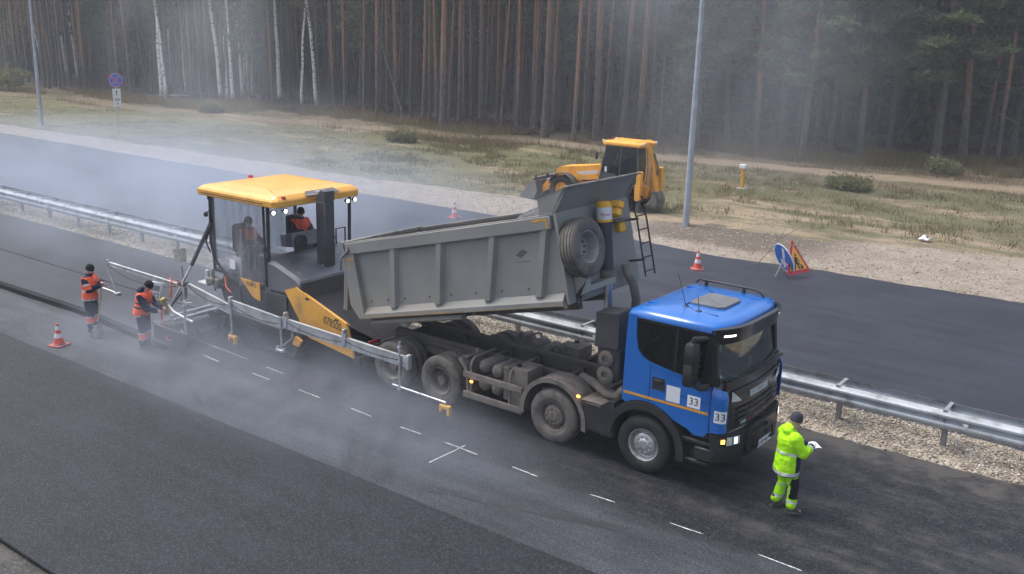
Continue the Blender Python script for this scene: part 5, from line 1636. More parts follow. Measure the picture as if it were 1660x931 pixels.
MB().prism([(-11.80, 3.06), (-11.6, 3.04), (-11.15, 1.9), (-10.95, 1.05), (-11.10, .98), (-11.35, 1.6), (-11.60, 2.5)], Yb - .09, Yb + .09).build('dipper', BHY, bh)
MB().tube([(-11.52, Yb - .16, 1.2), (-11.42, Yb - .16, 2.0)], .06, 10).tube([(-11.42, Yb - .16, 2.0), (-11.55, Yb - .16, 2.6)], .035, 10).build('boom_ram', STEEL, bh)
MB().tube([(-11.25, Yb, 1.2), (-11.05, Yb, 2.0), (-11.35, Yb, 2.6)], .045, 8).build('dipper_ram', BHG, bh)
MB().prism([(-11.15, 1.05), (-10.92, 1.02), (-10.72, .72), (-10.75, .42), (-11.0, .28), (-11.35, .36), (-11.30, .44), (-11.02, .40), (-10.86, .55), (-10.88, .78)], Yb - .3, Yb + .3).build('digging_bucket', BHB, bh)
for y in (Yb - .3, Yb + .28):
    MB().prism([(-11.15, 1.05), (-10.92, 1.02), (-10.72, .72), (-10.75, .42), (-11.0, .28), (-11.35, .36)], y, y + .02).build('bucket_cheek', BHB, bh)
for pts in ([(-11.7, Yb - .15, 1.1), (-11.55, Yb - .2, 1.9), (-11.7, Yb - .16, 2.8)], [(-11.75, Yb + .15, 1.0), (-11.6, Yb + .2, 1.8), (-11.72, Yb + .15, 2.7)]):
    MB().tube(pts, .018, 6).build('hydraulic_hose', BHG, bh)

# the rear half is short: pull it in towards the cab
for ch in list(bh.children):
    if ch.name.startswith('wheel'):
        if ch.data.vertices[0].co.x > 0:
            for o_ in (ch, *ch.children): o_.data.transform(Matrix.Translation((-.26, 0, 0)))
        continue
    for o_ in (ch, *ch.children):
        for v in o_.data.vertices:
            if v.co.x > 0: v.co.x *= .78
bh.location = (-14.5, 21.3, .06)
# ------------------------------------------------------------------ lamp posts, signs, cones and small things
POLE = mat('lamp post steel', (.42, .45, .50), .5, .5, var=.12, dirt=(.25, .25, .25), da=.2)
for (x, y), lab in (((-9.65, 19.45), 'tall galvanised lamp post standing beside the backhoe loader'), ((-59.9, 20.1), 'tall galvanised lamp post at the left edge of the picture')):
    lp = thing('street_lamp', lab, 'lamp post', (x, y, .05), group='lamp posts along the far shoulder')
    MB().tube([(x, y, .02), (x, y, 4), (x, y, 10.0), (x + .05, y, 11.0), (x + .1, y - .5, 11.5), (x + .1, y - 1.6, 11.7)], [.135, .115, .075, .065, .05, .045], 14).build('pole', POLE, lp)
    MB().lathe([(.22, 0), (.22, .03), (.14, .035)], (x, y, .03), 'z', 14).build('base_plate', POLE, lp)
    MB().box(x - .12, x + .32, y - 2.2, y - 1.55, 11.64, 11.76, .05).build('lamp_head', POLE, lp)

CONE_R = mat('red cone plastic', (.72, .075, .04), .5, var=.12, dirt=(.25, .12, .09), da=.2, ds=6.)
CONE_W = mat('white cone band', (.72, .72, .72), .5, var=.1, dirt=(.4, .38, .35), da=.3, ds=6.)
CONE_B = mat('dirty cone base', (.42, .07, .05), .6, var=.2, dirt=(.12, .1, .09), da=.5, ds=6.)


def cone(x, y, z, h, rot, label):
    c = thing('traffic_cone', label, 'cone', (x, y, z), rot, 'striped traffic cones', world=False)
    k = h / .52
    r_at = lambda t: (.115 - .09 * t) * k
    MB().box(-.18 * k, .18 * k, -.18 * k, .18 * k, 0, .03 * k, .01).lathe([(.15 * k, .028 * k), (.13 * k, .05 * k), (r_at(0), .06 * k)], (0, 0, 0), 'z', 20).build('base', CONE_B, c)
    zs = [.05, .19, .29, .37, .46, .52]
    for i in range(5):
        t0, t1 = (zs[i] - .05) / .47, (zs[i + 1] - .05) / .47
        pr = [(r_at(t0), zs[i] * k), (r_at(t1), zs[i + 1] * k)]
        if i == 4: pr.append((r_at(1) * .6, .523 * k))
        MB().lathe(pr, (0, 0, 0), 'z', 20).build('cone_band' if i % 2 else 'cone_body', CONE_W if i % 2 else CONE_R, c)


cone(-14.02, -4.12, .0, .54, .3, 'red and white cone on the near lane beside the shovelling worker')
cone(-6.14, 13.38, .0, .62, .5, 'red and white cone on the far road near the tilted signs')
cone(-17.6, 14.6, .0, .62, .1, 'red and white cone peeping over the raised dump body')

# no-stopping sign
SBL = mat('sign blue', (.03, .16, .62), .45, var=.05)
SRD = mat('sign red', (.60, .03, .04), .45, var=.05)
SWH = mat('sign white', (.78, .78, .78), .5, var=.04)
SYL = mat('sign orange', (.85, .42, .06), .45, var=.06)
SBK = mat('sign back steel', (.3, .31, .32), .5, .5)
ns = thing('no_stopping_sign', 'round blue and red no stopping sign above a white plate on a thin post', 'road sign', (-51.0, 20.5, .05))
MB().tube([(-51.0, 20.5, 0), (-51.0, 20.5, 4.05)], .04, 10).build('post', POLE, ns)
Mn = Matrix.Translation((-50.93, 20.5, 3.62)) @ Matrix.Rotation(R(-6), 4, 'Z')
MB().lathe([(.46, -.012), (.46, .004), (.44, .006)], (0, 0, 0), 'x', 36, Mn).build('sign_disc', SRD, ns)
def quad4(r0, a0, a1, x):
    pts = [(0.0, 0.0)]
    return pts
for k in range(4):
    a0 = R(90 * k + 4 - 45 + 0)
    a1 = R(90 * k + 86 - 45 + 0)
    cx, cz = .06 * math.cos((a0 + a1) / 2), .06 * math.sin((a0 + a1) / 2)
    for rr, xx, mm in ((.43, .0072, SWH), (.41, .0092, SBL)):
        off = .0 if mm is SWH else .016
        c0, c1 = a0 + off * 1.5, a1 - off * 1.5
        am = (a0 + a1) / 2
        pts = [(cx + off * math.cos(am), cz + off * math.sin(am))] + [(rr * math.cos(c0 + (c1 - c0) * i / 10), rr * math.sin(c0 + (c1 - c0) * i / 10)) for i in range(11)]
        MB().prism(pts, .004, xx, 'yz', Mn).build('sign_field', mm, ns, 0)
Mp = Matrix.Translation((-50.93, 20.5, 2.52)) @ Matrix.Rotation(R(-6), 4, 'Z')
MB().box(-.012, .004, -.27, .27, -.56, .56, .01, Mp).build('plate', SWH, ns)
MB().prism([(-.022, .10), (.022, .10), (.022, .34), (.075, .34), (0, .48), (-.075, .34), (-.022, .34)], .0045, .008, 'yz', Mp).build('plate_arrow', INK, ns, 0)
Mtx = Mp @ Matrix.Translation((.006, 0, 0)) @ Matrix.Rotation(R(90), 4, 'Z') @ Matrix.Rotation(R(90), 4, 'X')
text_mesh('plate_text', '200', .25, INK, ns, Mtx @ Matrix.Translation((0, -.13, 0)), .001)
text_mesh('plate_text', 'м', .2, INK, ns, Mtx @ Matrix.Translation((0, -.38, 0)), .001)

# A-frame with a blue arrow disc and an orange triangle
sf = thing('folding_sign_stand', 'tilted stand with a blue arrow disc and an orange roadworks triangle', 'road sign', (-3.35, 14.65, 0))
def plane_matrix(o, h, up):
    h = Vector(h).normalized(); up = Vector(up); up = (up - h * up.dot(h)).normalized()
    n = h.cross(up)
    return Matrix(((h.x, up.x, n.x, o[0]), (h.y, up.y, n.y, o[1]), (h.z, up.z, n.z, o[2]), (0, 0, 0, 1)))
Md = plane_matrix((-3.62, 14.52, .50), (.8, -.6, 0), (-.25, -.33, .9))
MB().lathe([(.47, -.01), (.47, .004)], (0, 0, 0), 'z', 40, Md).build('disc', SWH, sf)
MB().lathe([(.425, .0), (.425, .007)], (0, 0, 0), 'z', 40, Md).build('disc_field', SBL, sf)
Ma = Md @ Matrix.Translation((0, 0, .004)) @ Matrix.Rotation(R(-20), 4, 'Z')
MB().prism([(-.055, .36), (.055, .36), (.055, -.12), (.16, -.12), (0, -.38), (-.16, -.12), (-.055, -.12)], .003, .008, 'xy', Ma).build('disc_arrow', SWH, sf, 0)
Mt2 = plane_matrix((-3.22, 14.70, .10), (.28, .96, 0), (-.36, .12, .93))
def rtri(w, h, b):
    return [(-w / 2 + b, 0), (w / 2 - b, 0), (w / 2 - b * .3, b * .8), (b * .35, h - b * .5), (-b * .35, h - b * .5), (-w / 2 + b * .3, b * .8)]
MB().prism(rtri(1.05, .98, .06), -.008, .004, 'xy', Mt2).build('triangle', SRD, sf)
MB().prism(rtri(.78, .70, .03), .0, .008, 'xy', Mt2 @ Matrix.Translation((0, .10, 0))).build('triangle_field', SYL, sf)
mk = MB()
Mk2 = Mt2 @ Matrix.Translation((0, .12, .006))
for poly in ([(-.16, .0), (-.10, .0), (-.05, .16), (-.02, .16), (.04, 0), (.10, 0), (.03, .2), (.02, .30), (.10, .18), (.12, .20), (.02, .36), (-.06, .36), (-.08, .2)], [(.10, .0), (.26, .0), (.18, .12)], [(-.03, .38), (.03, .38), (.03, .44), (-.03, .44)], [(-.10, .26), (.20, .05), (.215, .07), (-.09, .28)]):
    mk.prism(poly, .003, .006, 'xy', Mk2)
mk.build('digging_figure', INK, sf, 0)
MB().tube([(-3.75, 14.95, .02), (-3.5, 14.7, .85), (-3.3, 14.5, .95)], .018, 6).tube([(-3.7, 14.2, .02), (-3.55, 14.65, .8)], .018, 6).build('stand_frame', SBK, sf)

for ch in sf.children:
    ch.data.transform(Matrix.Scale(1.16, 4))

# gas marker post
mp = thing('marker_post', 'short yellow marker post with a white cap on the grassy verge', 'marker post', (-12.1, 30.4, .1))
MB().box(-12.175, -12.025, 30.32, 30.48, -.1, 1.08, .02).build('post', YEL, mp)
MB().box(-12.27, -11.95, 30.25, 30.52, 1.08, 1.28, .02).build('cap', SWH, mp)
MB().lathe([(.3, 0), (.25, .06)], (-12.1, 30.4, .06), 'z', 12).build('footing', mat('concrete', (.32, .31, .29), .9), mp)

# plastic bag
bg_ = MB().ball((0, 0, .12), (.24, .15, .09), 18, 12)
bg_.v = [(p[0] * (1 + .45 * nz(p[0] * 5, p[1] * 5, p[2] * 6)) - 1.48, p[1] * (1 + .5 * nz(p[0] * 6, 3, p[2] * 5)) + 23.3, max(0, p[2] * (1 + .7 * nz(p[0] * 7, p[1] * 7, 9))) + .06) for p in bg_.v]
tag(bg_.build('plastic_bag', mat('white plastic film', (.7, .7, .7), .4), None, 60), 'crumpled white plastic bag lying on the far verge', 'bag')
# dry branches beside the sign
db = MB()
for pts, r_ in (([(-4.9, 15.3, .02), (-4.75, 15.8, .35), (-4.55, 16.4, .85), (-4.5, 16.6, 1.15)], .014), ([(-4.72, 15.85, .40), (-4.3, 16.1, .6), (-3.9, 16.4, .72)], .010), ([(-4.55, 16.4, .8), (-4.2, 16.6, 1.1), (-3.95, 16.9, 1.25)], .009), ([(-4.6, 16.2, .7), (-4.75, 16.4, 1.0)], .007)):
    db.tube(pts, [r_ * (1 - .2 * i) for i in range(len(pts))], 6)
tag(db.build('dry_branch', mat('dead twig', (.12, .09, .07), .9), None, 60), 'thin dry branch sticking up beside the tilted signs', 'branch')
# ------------------------------------------------------------------ people
SKIN = mat('skin', (.50, .30, .22), .55, var=.08, vs=12)
SKINP = mat('pinkish skin', (.52, .30, .24), .55, var=.08, vs=12)


def cloth(name, col, rough=.85, var=.12, dirt=None, da=.25, spec=.2):
    return mat(name, col, rough, 0, var=var, vs=7., bump=.25, bs=160., dirt=dirt, da=da, ds=5., spec=spec)


HIVIS = cloth('lime hi-vis cloth', (.42, .86, .012), .75)
HIORA = cloth('orange hi-vis cloth', (.98, .15, .075), .75)
NAVY = cloth('navy work cloth', (.022, .028, .055))
BLKC = cloth('black knit', (.014, .014, .016))
GREYC = cloth('grey knit', (.045, .05, .062))
BOOT = mat('worn boot leather', (.05, .042, .036), .7, var=.25, dirt=(.16, .14, .12), da=.4, ds=12.)
REFL = mat('silver reflective tape', (.60, .61, .62), .4, .25, var=.1)
GLOVE = cloth('white glove', (.68, .69, .71))
HAIR = mat('dark hair', (.02, .015, .012), .7)


def fused(name, mb, mt, parent, vox, smooth=3, fold=0.0, fs=.12):
    """fuse overlapping closed shapes into one continuous skin, then soften it (and crease it when it is cloth)"""
    ob = mb.build(name, None, parent, 0)
    r = ob.modifiers.new('r', 'REMESH')
    r.mode = 'VOXEL'
    r.voxel_size = vox
    s_ = ob.modifiers.new('s', 'SMOOTH')
    s_.iterations = smooth
    mesh_apply(ob)
    me = ob.data
    if fold:
        nr = [Vector(n.vector) for n in me.vertex_normals]
        for v, nn in zip(me.vertices, nr):
            p = v.co
            k = mnoise.noise(Vector((p.x / fs, p.y / fs, p.z / (fs * .55)))) + .5 * mnoise.noise(Vector((p.x / fs * 2.3, p.y / fs * 2.3, p.z / fs * 3.4 + 7)))
            v.co = p + nn * (k * fold)
    me.materials.append(mt)
    me.shade_smooth()
    return ob


def patch(src, name, mt, parent, test, off=.004):
    """a second layer over part of a garment (vest, reflective tape, pocket)"""
    me0 = src.data
    nr = [Vector(n.vector) for n in me0.vertex_normals]
    keep = [p for p in me0.polygons if test(p.center)]
    if not keep: return None
    idx, vs, fs = {}, [], []
    for p in keep:
        f = []
        for i in p.vertices:
            if i not in idx:
                idx[i] = len(vs)
                vs.append(tuple(me0.vertices[i].co + nr[i] * off))
            f.append(idx[i])
        fs.append(f)
    me = bpy.data.meshes.new(name)
    me.from_pydata(vs, [], fs)
    me.materials.append(mt)
    me.shade_smooth()
    ob = bpy.data.objects.new(name, me)
    COL.objects.link(ob)
    ob.parent = parent
    return ob


def limb(mb, pts, rs, n=10, flat=None):
    P = [Vector(p) for p in pts]
    Q, rr = [], []
    for i in range(len(P) - 1):
        for k in range(4):
            t = k / 4
            Q.append(P[i].lerp(P[i + 1], t))
            rr.append(rs[i] + (rs[i + 1] - rs[i]) * t)
    Q.append(P[-1]); rr.append(rs[-1])
    mb.tube(Q, rr, n)
    mb.ball(P[0], rs[0], 10, 7)
    mb.ball(P[-1], rs[-1], 10, 7)
    for p, r_ in zip(P[1:-1], rs[1:-1]): mb.ball(p, r_ * 1.01, 10, 7)


def hand(mb, wrist, fore, palm_n, curl=.6, sc=1.0):
    """palm, four unequal bent fingers and a thumb leaving the side of the palm; fore = pointing direction, palm_n = palm normal"""
    f = Vector(fore).normalized()
    n = Vector(palm_n); n = (n - f * n.dot(f)).normalized()
    sd = f.cross(n)
    w_ = Vector(wrist)
    M = Matrix((( f.x, sd.x, n.x, w_.x), (f.y, sd.y, n.y, w_.y), (f.z, sd.z, n.z, w_.z), (0, 0, 0, 1)))
    mb.box(-.01 * sc, .095 * sc, -.042 * sc, .042 * sc, -.016 * sc, .016 * sc, .012 * sc, M)
    for i, ln in enumerate((.068, .078, .074, .058)):
        y = (-.031 + .0207 * i) * sc
        a, p = 0.0, Vector((.09 * sc, y, 0))
        pts = [p.copy()]
        for seg, k in ((.45, curl * .6), (.32, curl), (.23, curl * .9)):
            a += k
            p = p + Vector((math.cos(a), 0, math.sin(a))) * ln * seg * sc
            pts.append(p.copy())
        mb.tube([tuple(M @ q) for q in pts], [.0105 * sc, .010 * sc, .009 * sc, .0075 * sc], 6)
    pts = [Vector((.02, .036, .004)) * sc, Vector((.05, .062, .016)) * sc, Vector((.078, .066, .034)) * sc, Vector((.095, .058, .05)) * sc]
    mb.tube([tuple(M @ q) for q in pts], [.014 * sc, .012 * sc, .0105 * sc, .009 * sc], 6)


def person(label, loc, rz, J, look, group=None, vox=.011, seated=False, sc=.93):
    """J: joints in a local frame (x forward, y left, z up); look: clothing"""
    p = thing('person', label, 'person', loc, rz, group, world=False)
    p.scale = (sc, sc, sc)
    bulk = look.get('bulk', 1.12)
    tb = look.get('tb', bulk)
    V = {k: Vector(v) for k, v in J.items()}
    hd, nk = V['head'], V['neck']
    up = (hd - nk).normalized()
    fw = V.get('gaze', Vector((1, 0, 0)))
    fw = (fw - up * fw.dot(up)).normalized()
    sd = up.cross(fw)
    HM = Matrix(((fw.x, sd.x, up.x, hd.x), (fw.y, sd.y, up.y, hd.y), (fw.z, sd.z, up.z, hd.z), (0, 0, 0, 1)))
    b = MB()
    # head with brow, nose, jaw and ears
    def hball(c, r_): b.ball((0, 0, 0), r_, 14, 10, HM @ Matrix.Translation(c))
    hball((0, 0, .02), (.097, .077, .112)); hball((.022, 0, -.06), (.070, .058, .062)); hball((.062, 0, -.095), (.026, .030, .022))
    hball((.102, 0, -.012), (.018, .014, .030)); hball((.088, 0, .032), (.014, .055, .014)); hball((.086, 0, -.060), (.013, .028, .010))
    for s in (-1, 1): hball((-.005, s * .080, -.01), (.022, .012, .034))
    limb(b, [V['chest'] + Vector((0, 0, .06)), nk, hd - up * .05], [.07, .056, .055])
    limb(b, [V['pelvis'], V['spine'], V['chest']], [.125, .12, .14])
    for s in ('l', 'r'):
        limb(b, [V['chest'] + Vector((0, 0, .02)), V['sh_' + s], V['el_' + s], V['wr_' + s]], [.08, .058, .042, .030])
        limb(b, [V['pelvis'], V['hip_' + s], V['kn_' + s], V['an_' + s]], [.11, .085, .058, .042])
        fd = (V['wr_' + s] - V['el_' + s]).normalized()
        if 'hd_' + s in V: fd = V['hd_' + s]
        hand(b, V['wr_' + s] + fd * .02, fd, V.get('pn_' + s, Vector((0, 0, -1))), look.get('curl', .7))
        an, toe = V['an_' + s], V['toe_' + s]
        limb(b, [an - Vector((0, 0, .03)), toe], [.042, .034])
    body = fused('body', b, look.get('skin', SKIN), p, vox, 2)
    # eyes
    e = MB()
    for s in (-1, 1): e.ball((0, 0, 0), (.008, .013, .008), 8, 6, HM @ Matrix.Translation((.090, s * .032, .008)))
    e.build('eyes', INK, p)
    # trousers
    t = MB()
    limb(t, [V['pelvis'] + Vector((0, 0, .06)), V['pelvis']], [.155, .165])
    for s in ('l', 'r'):
        an = V['an_' + s]
        limb(t, [V['pelvis'] * .55 + V['hip_' + s] * .45, V['hip_' + s] * .7 + V['kn_' + s] * .3, V['kn_' + s], an * .75 + V['kn_' + s] * .25, an + Vector((0, 0, .075))], [.135, .118 * tb, .094 * tb, .088 * tb, .088 * tb], 12)
    tro = fused('trousers', t, look['trousers'], p, .017, 3, .012)
    # jacket
    j = MB()
    ch, sp, pe = V['chest'], V['spine'], V['pelvis']
    def ring(c, rx, ry, ax):
        ax = ax.normalized()
        lx = (Vector((0, 1, 0)) - ax * ax.y).normalized()
        fx = lx.cross(ax)
        return [tuple(c + fx * math.cos(a) * rx * (bulk if rx > .14 else 1) + lx * math.sin(a) * ry * (bulk if rx > .13 else 1)) for a in np.linspace(0, 2 * PI, 16, endpoint=False)]
    a1 = (sp - pe); a2 = (ch - sp)
    hem = look.get('hem', .06)
    rings = [ring(pe - a1.normalized() * hem, .165, .20, a1), ring(pe + a1 * .15, .162, .195, a1), ring(sp, .150, .180, a1 + a2), ring(sp.lerp(ch, .6), .160, .195, a2), ring(ch, .160, .205, a2), ring(ch + a2.normalized() * .07, .135, .195, a2), ring(ch + a2.normalized() * .11, .085, .10, a2), ring(nk + up * .0, .082, .082, up)]
    j.loft(rings)
    for s in ('l', 'r'):
        limb(j, [ch.lerp(V['sh_' + s], .5) + Vector((0, 0, .01)), V['sh_' + s], V['el_' + s], V['wr_' + s]], [.095, .092 * bulk, .072 * bulk, .060 * bulk], 12)
    if look.get('hood'):
        hb = nk - fw * .10 - up * .03
        j.ball((0, 0, 0), (.10, .135, .075), 14, 10, Matrix.Translation(hb) @ Matrix.Rotation(math.atan2(fw.y, fw.x), 4, 'Z'))
        j.ball((0, 0, 0), (.065, .12, .05), 14, 10, Matrix.Translation(hb + up * .065 + fw * .015) @ Matrix.Rotation(math.atan2(fw.y, fw.x), 4, 'Z'))
    else:
        j.lathe([(.088, -.03), (.092, .0), (.088, .045), (.07, .05)], (0, 0, 0), 'z', 16, Matrix.Translation(nk + up * .0))
    jac = fused('jacket', j, look['jacket'], p, .016, 3, .011)
    # hat
    h = MB()
    h.lathe([(.108, -.015), (.111, .02), (.106, .07), (.085, .112), (.05, .134), (.012, .14)], (0, 0, 0), 'z', 22, HM @ Matrix.Translation((-.004, 0, .022)) @ Matrix.Diagonal((1.0, .86, 1, 1)))
    h.lathe([(.112, -.022), (.117, -.01), (.116, .022), (.111, .03)], (0, 0, 0), 'z', 22, HM @ Matrix.Translation((-.004, 0, .022)) @ Matrix.Diagonal((1.0, .86, 1, 1)))
    h.build('knit_hat', look.get('hat', BLKC), p, 60)
    if look.get('beard'):
        bb = MB()
        bb.ball((0, 0, 0), (.055, .056, .045), 12, 8, HM @ Matrix.Translation((.050, 0, -.088)))
        bb.build('beard', HAIR, p, 60)
    # boots
    for s in ('l', 'r'):
        an, toe = V['an_' + s], V['toe_' + s]
        d = toe - an
        d = Vector((d.x, d.y, 0)).normalized() if Vector((d.x, d.y, 0)).length > .01 else Vector((1, 0, 0))
        zb = toe.z - .045
        bo2 = MB()
        q = Vector((-d.y, d.x, 0))
        def sole(k, z): return [tuple(Vector((an.x, an.y, 0)) + d * x * k + q * y * k + Vector((0, 0, z))) for x, y in ((-.095, -.035), (-.095, .035), (-.03, .045), (.06, .046), (.13, .052), (.185, .04), (.205, 0), (.185, -.04), (.13, -.052), (.06, -.046), (-.03, -.045))]
        bo2.loft([sole(1.02, zb), sole(1.02, zb + .028), sole(.96, zb + .035), sole(.93, zb + .06)])
        limb(bo2, [Vector((an.x, an.y, zb + .075)) + d * .11, Vector((an.x, an.y, zb + .085)) - d * .01, Vector((an.x, an.y, zb + .2)) - d * .012], [.046, .058, .062])
        bo2.build('boot', BOOT, p, 60)
    if look.get('gloves'):
        for s in ('l', 'r'):
            gb = MB()
            fd = (V['wr_' + s] - V['el_' + s]).normalized()
            if 'hd_' + s in V: fd = V['hd_' + s]
            hand(gb, V['wr_' + s] + fd * .02, fd, V.get('pn_' + s, Vector((0, 0, -1))), look.get('curl', .7), 1.15)
            gb.tube([tuple(V['wr_' + s] - fd * .03), tuple(V['wr_' + s] + fd * .03)], .045, 10)
            gb.build('glove', look['gloves'], p, 60)
    return p, jac, tro, V


STAND = dict(pelvis=(0, 0, .97), spine=(0, 0, 1.16), chest=(.0, 0, 1.37), neck=(.01, 0, 1.52), head=(.03, 0, 1.67), sh_l=(0, .19, 1.42), sh_r=(0, -.19, 1.42),
             hip_l=(0, .10, .93), hip_r=(0, -.10, .93), kn_l=(.03, .11, .51), kn_r=(.03, -.11, .51), an_l=(0, .11, .09), an_r=(0, -.11, .09), toe_l=(.14, .13, .05), toe_r=(.14, -.13, .05))


def pose(**k):
    d = dict(STAND)
    d.update(k)
    return d


# worker in lime hi-vis at the truck's nose, back to the camera, hands together in front
J = pose(spine=(.01, 0, 1.16), chest=(.02, 0, 1.38), neck=(.05, .0, 1.53), head=(.085, .0, 1.675), gaze=(1, -.05, -.35),
         el_l=(.13, .26, 1.16), wr_l=(.36, .10, 1.17), el_r=(.12, -.27, 1.17), wr_r=(.37, -.08, 1.18), hd_l=(.8, -.55, .05), hd_r=(.85, .25, .1), pn_l=(-.3, -.6, -.6), pn_r=(0, .6, -.6),
         kn_l=(.05, .14, .51), kn_r=(.10, -.12, .51), an_l=(-.06, .15, .09), an_r=(.07, -.15, .09), toe_l=(.08, .18, .05), toe_r=(.22, -.20, .05))
pc, jac, tro, V = person('person in lime hi-vis jacket and trousers with grey hat before the truck', (2.46, -.95, .0), R(50), J, dict(bulk=1.28, tb=1.02, jacket=HIVIS, trousers=HIVIS, hat=GREYC, hood=True, gloves=GLOVE, hem=.25, curl=.5))
pe = Vector(J['pelvis'])
torso = lambda c: math.hypot(c.x - .01, c.y) < .30
patch(jac, 'reflective_band', REFL, pc, lambda c: 1.12 < c.z < 1.165 and c.x < .22 and abs(c.y) < .26)
patch(jac, 'reflective_band', REFL, pc, lambda c: .745 < c.z < .80 and torso(c))
patch(jac, 'dark_hem', NAVY, pc, lambda c: c.z < .745 and torso(c), .006)
patch(jac, 'dark_side_panel', NAVY, pc, lambda c: .80 < c.z < 1.11 and c.y < -.10 and c.x > .02 and torso(c))
for s, wy in (('l', .1), ('r', -.08)):
    w_, e_ = Vector(J['wr_' + s]), Vector(J['el_' + s])
    d_ = (w_ - e_).normalized()
    patch(jac, 'cuff', NAVY, pc, lambda c, w_=w_, d_=d_: (c - w_).dot(d_) > -.03 and (c - w_).length < .13 and c.x > .22)
    patch(jac, 'sleeve_band', REFL, pc, lambda c, w_=w_, d_=d_: -.09 < (c - w_).dot(d_) <= -.035 and (c - w_).length < .13 and c.x > .18)
for sg in (-1, 1):
    patch(tro, 'reflective_band', REFL, pc, lambda c:   .43 < c.z < .465 and c.y * sg > 0)
    patch(tro, 'reflective_band', REFL, pc, lambda c: .215 < c.z < .255 and c.y * sg > 0)
patch(tro, 'thigh_pocket', BLKC, pc, lambda c: .56 < c.z < .69 and c.y < -.14 and c.x > .0, .012)
patch(tro, 'dark_leg_panel', BLKC, pc, lambda c: .30 < c.z < .56 and c.y < -.17)
MB().sheet(lambda u, v: (.42 + .16 * u, -.10 + .2 * v, 1.17 + .02 * math.sin(3 * u) + .03 * v), 5, 5, .004).build('paper', WHITE, pc, 0)


def orange_worker(label, loc, rz, J, **kw):
    look = dict(jacket=NAVY, trousers=NAVY, hat=BLKC, hem=.10, curl=1.0)
    look.update(kw)
    p, jac, tro, V = person(label, loc, rz, J, look)
    sl, sr = V['sh_l'], V['sh_r']
    def vest(c):
        ax = V['spine'] if c.z < V['chest'].z else V['chest']
        if c.z < V['pelvis'].z - .09: return False
        if c.z > V['chest'].z + .13: return False
        d = math.hypot((c.x - ax.x), (c.y - ax.y) * .88)
        arm = min((c - V[k]).length for k in ('el_l', 'el_r', 'wr_l', 'wr_r'))
        sh = min((c - sl).length, (c - sr).length)
        return d < .235 and arm > .11 and sh > .095
    patch(jac, 'hi_vis_vest', HIORA, p, vest, .010)
    zc = V['spine'].z
    bc = look.get('band', REFL)
    patch(jac, 'reflective_band', bc, p, lambda c: vest(c) and zc - .07 < c.z < zc - .02, .014)
    patch(jac, 'reflective_band', bc, p, lambda c: vest(c) and zc + .06 < c.z < zc + .10, .014) if look.get('two') else None
    patch(jac, 'reflective_band', REFL, p, lambda c: vest(c) and c.z < V['pelvis'].z - .065, .014)
    for s in ('l', 'r'):
        e_, h_ = V['el_' + s], V['sh_' + s]
        d_ = (e_ - h_).normalized()
        L = (e_ - h_).length
        if look.get('armband'):
            patch(jac, 'sleeve_band', HIORA, p, lambda c, h_=h_, d_=d_, L=L: L * .55 < (c - h_).dot(d_) < L * .98 and ((c - h_) - d_ * (c - h_).dot(d_)).length < .10, .007)
            patch(jac, 'sleeve_tape', REFL, p, lambda c, h_=h_, d_=d_, L=L: L * .42 < (c - h_).dot(d_) < L * .56 and ((c - h_) - d_ * (c - h_).dot(d_)).length < .10, .008)
    if not look.get('nolegs'):
        for sg in (-1, 1):
            patch(tro, 'knee_band', HIORA, p, lambda c: .27 < c.z < .40 and c.y * sg > 0, .006)
            patch(tro, 'knee_tape', REFL, p, lambda c: .40 < c.z < .43 and c.y * sg > 0, .006)
            patch(tro, 'knee_tape', REFL, p, lambda c: .24 < c.z < .27 and c.y * sg > 0, .006)
    return p, V


# first shoveller: leans with both hands on the handle
J = pose(gaze=(1, -.15, -.25), head=(.05, 0, 1.66), el_l=(.12, .25, 1.20), wr_l=(.30, .06, 1.33), el_r=(.10, -.26, 1.17), wr_r=(.31, .0, 1.25), hd_l=(.6, -.7, .1), hd_r=(.6, .6, .1), pn_l=(.2, -.2, -1), pn_r=(.2, .2, -1),
         an_l=(-.02, .13, .09), an_r=(.03, -.13, .09), toe_l=(.14, .17, .05), toe_r=(.19, -.16, .05))
pa, VA = orange_worker('bearded person in navy workwear and orange vest leaning on a shovel', (-14.5, -2.98, .0), R(32), J, beard=True, armband=True, skin=SKINP)
MB().box(-.09, -.01, .20, .28, .90, 1.0, .02).build('tape_measure', YEL, pa)


def local_to_world(p, pt):
    return Matrix.Translation(p.location) @ Matrix.Rotation(p.rotation_euler.z, 4, 'Z') @ (Vector(pt) * p.scale.x)


SHAFT = mat('wooden handle', (.30, .20, .12), .7, var=.25, vs=12)
BLADE = mat('asphalt stained blade', (.16, .15, .14), .55, .4, var=.35, vs=9, dirt=(.05, .05, .05), da=.5, ds=9.)


def shovel(p0, p1, label, blade_m, w=.24, l=.32):
    """p0 grip end, p1 blade end"""
    a, b = Vector(p0), Vector(p1)
    t = thing('shovel', label, 'shovel', tuple(b))
    d = (b - a).normalized()
    MB().tube([tuple(a), tuple(a.lerp(b, .5)), tuple(b - d * l)], [.018, .019, .021], 8).build('handle', SHAFT, t)
    sd = d.cross(Vector((0, 0, 1)))
    sd = sd.normalized() if sd.length > .1 else Vector((0, 1, 0))
    n = sd.cross(d)
    o = b - d * l
    def bl(u, v):
        y = (u - .5) * w
        return tuple(o + d * (l * v) + sd * y + n * (.03 * math.cos((u - .5) * PI) - .015 + .015 * v))
    MB().sheet(bl, 8, 6, .006).tube([tuple(o - d * .10), tuple(o + d * .06)], .022, 8).build('blade', blade_m, t)
    return t


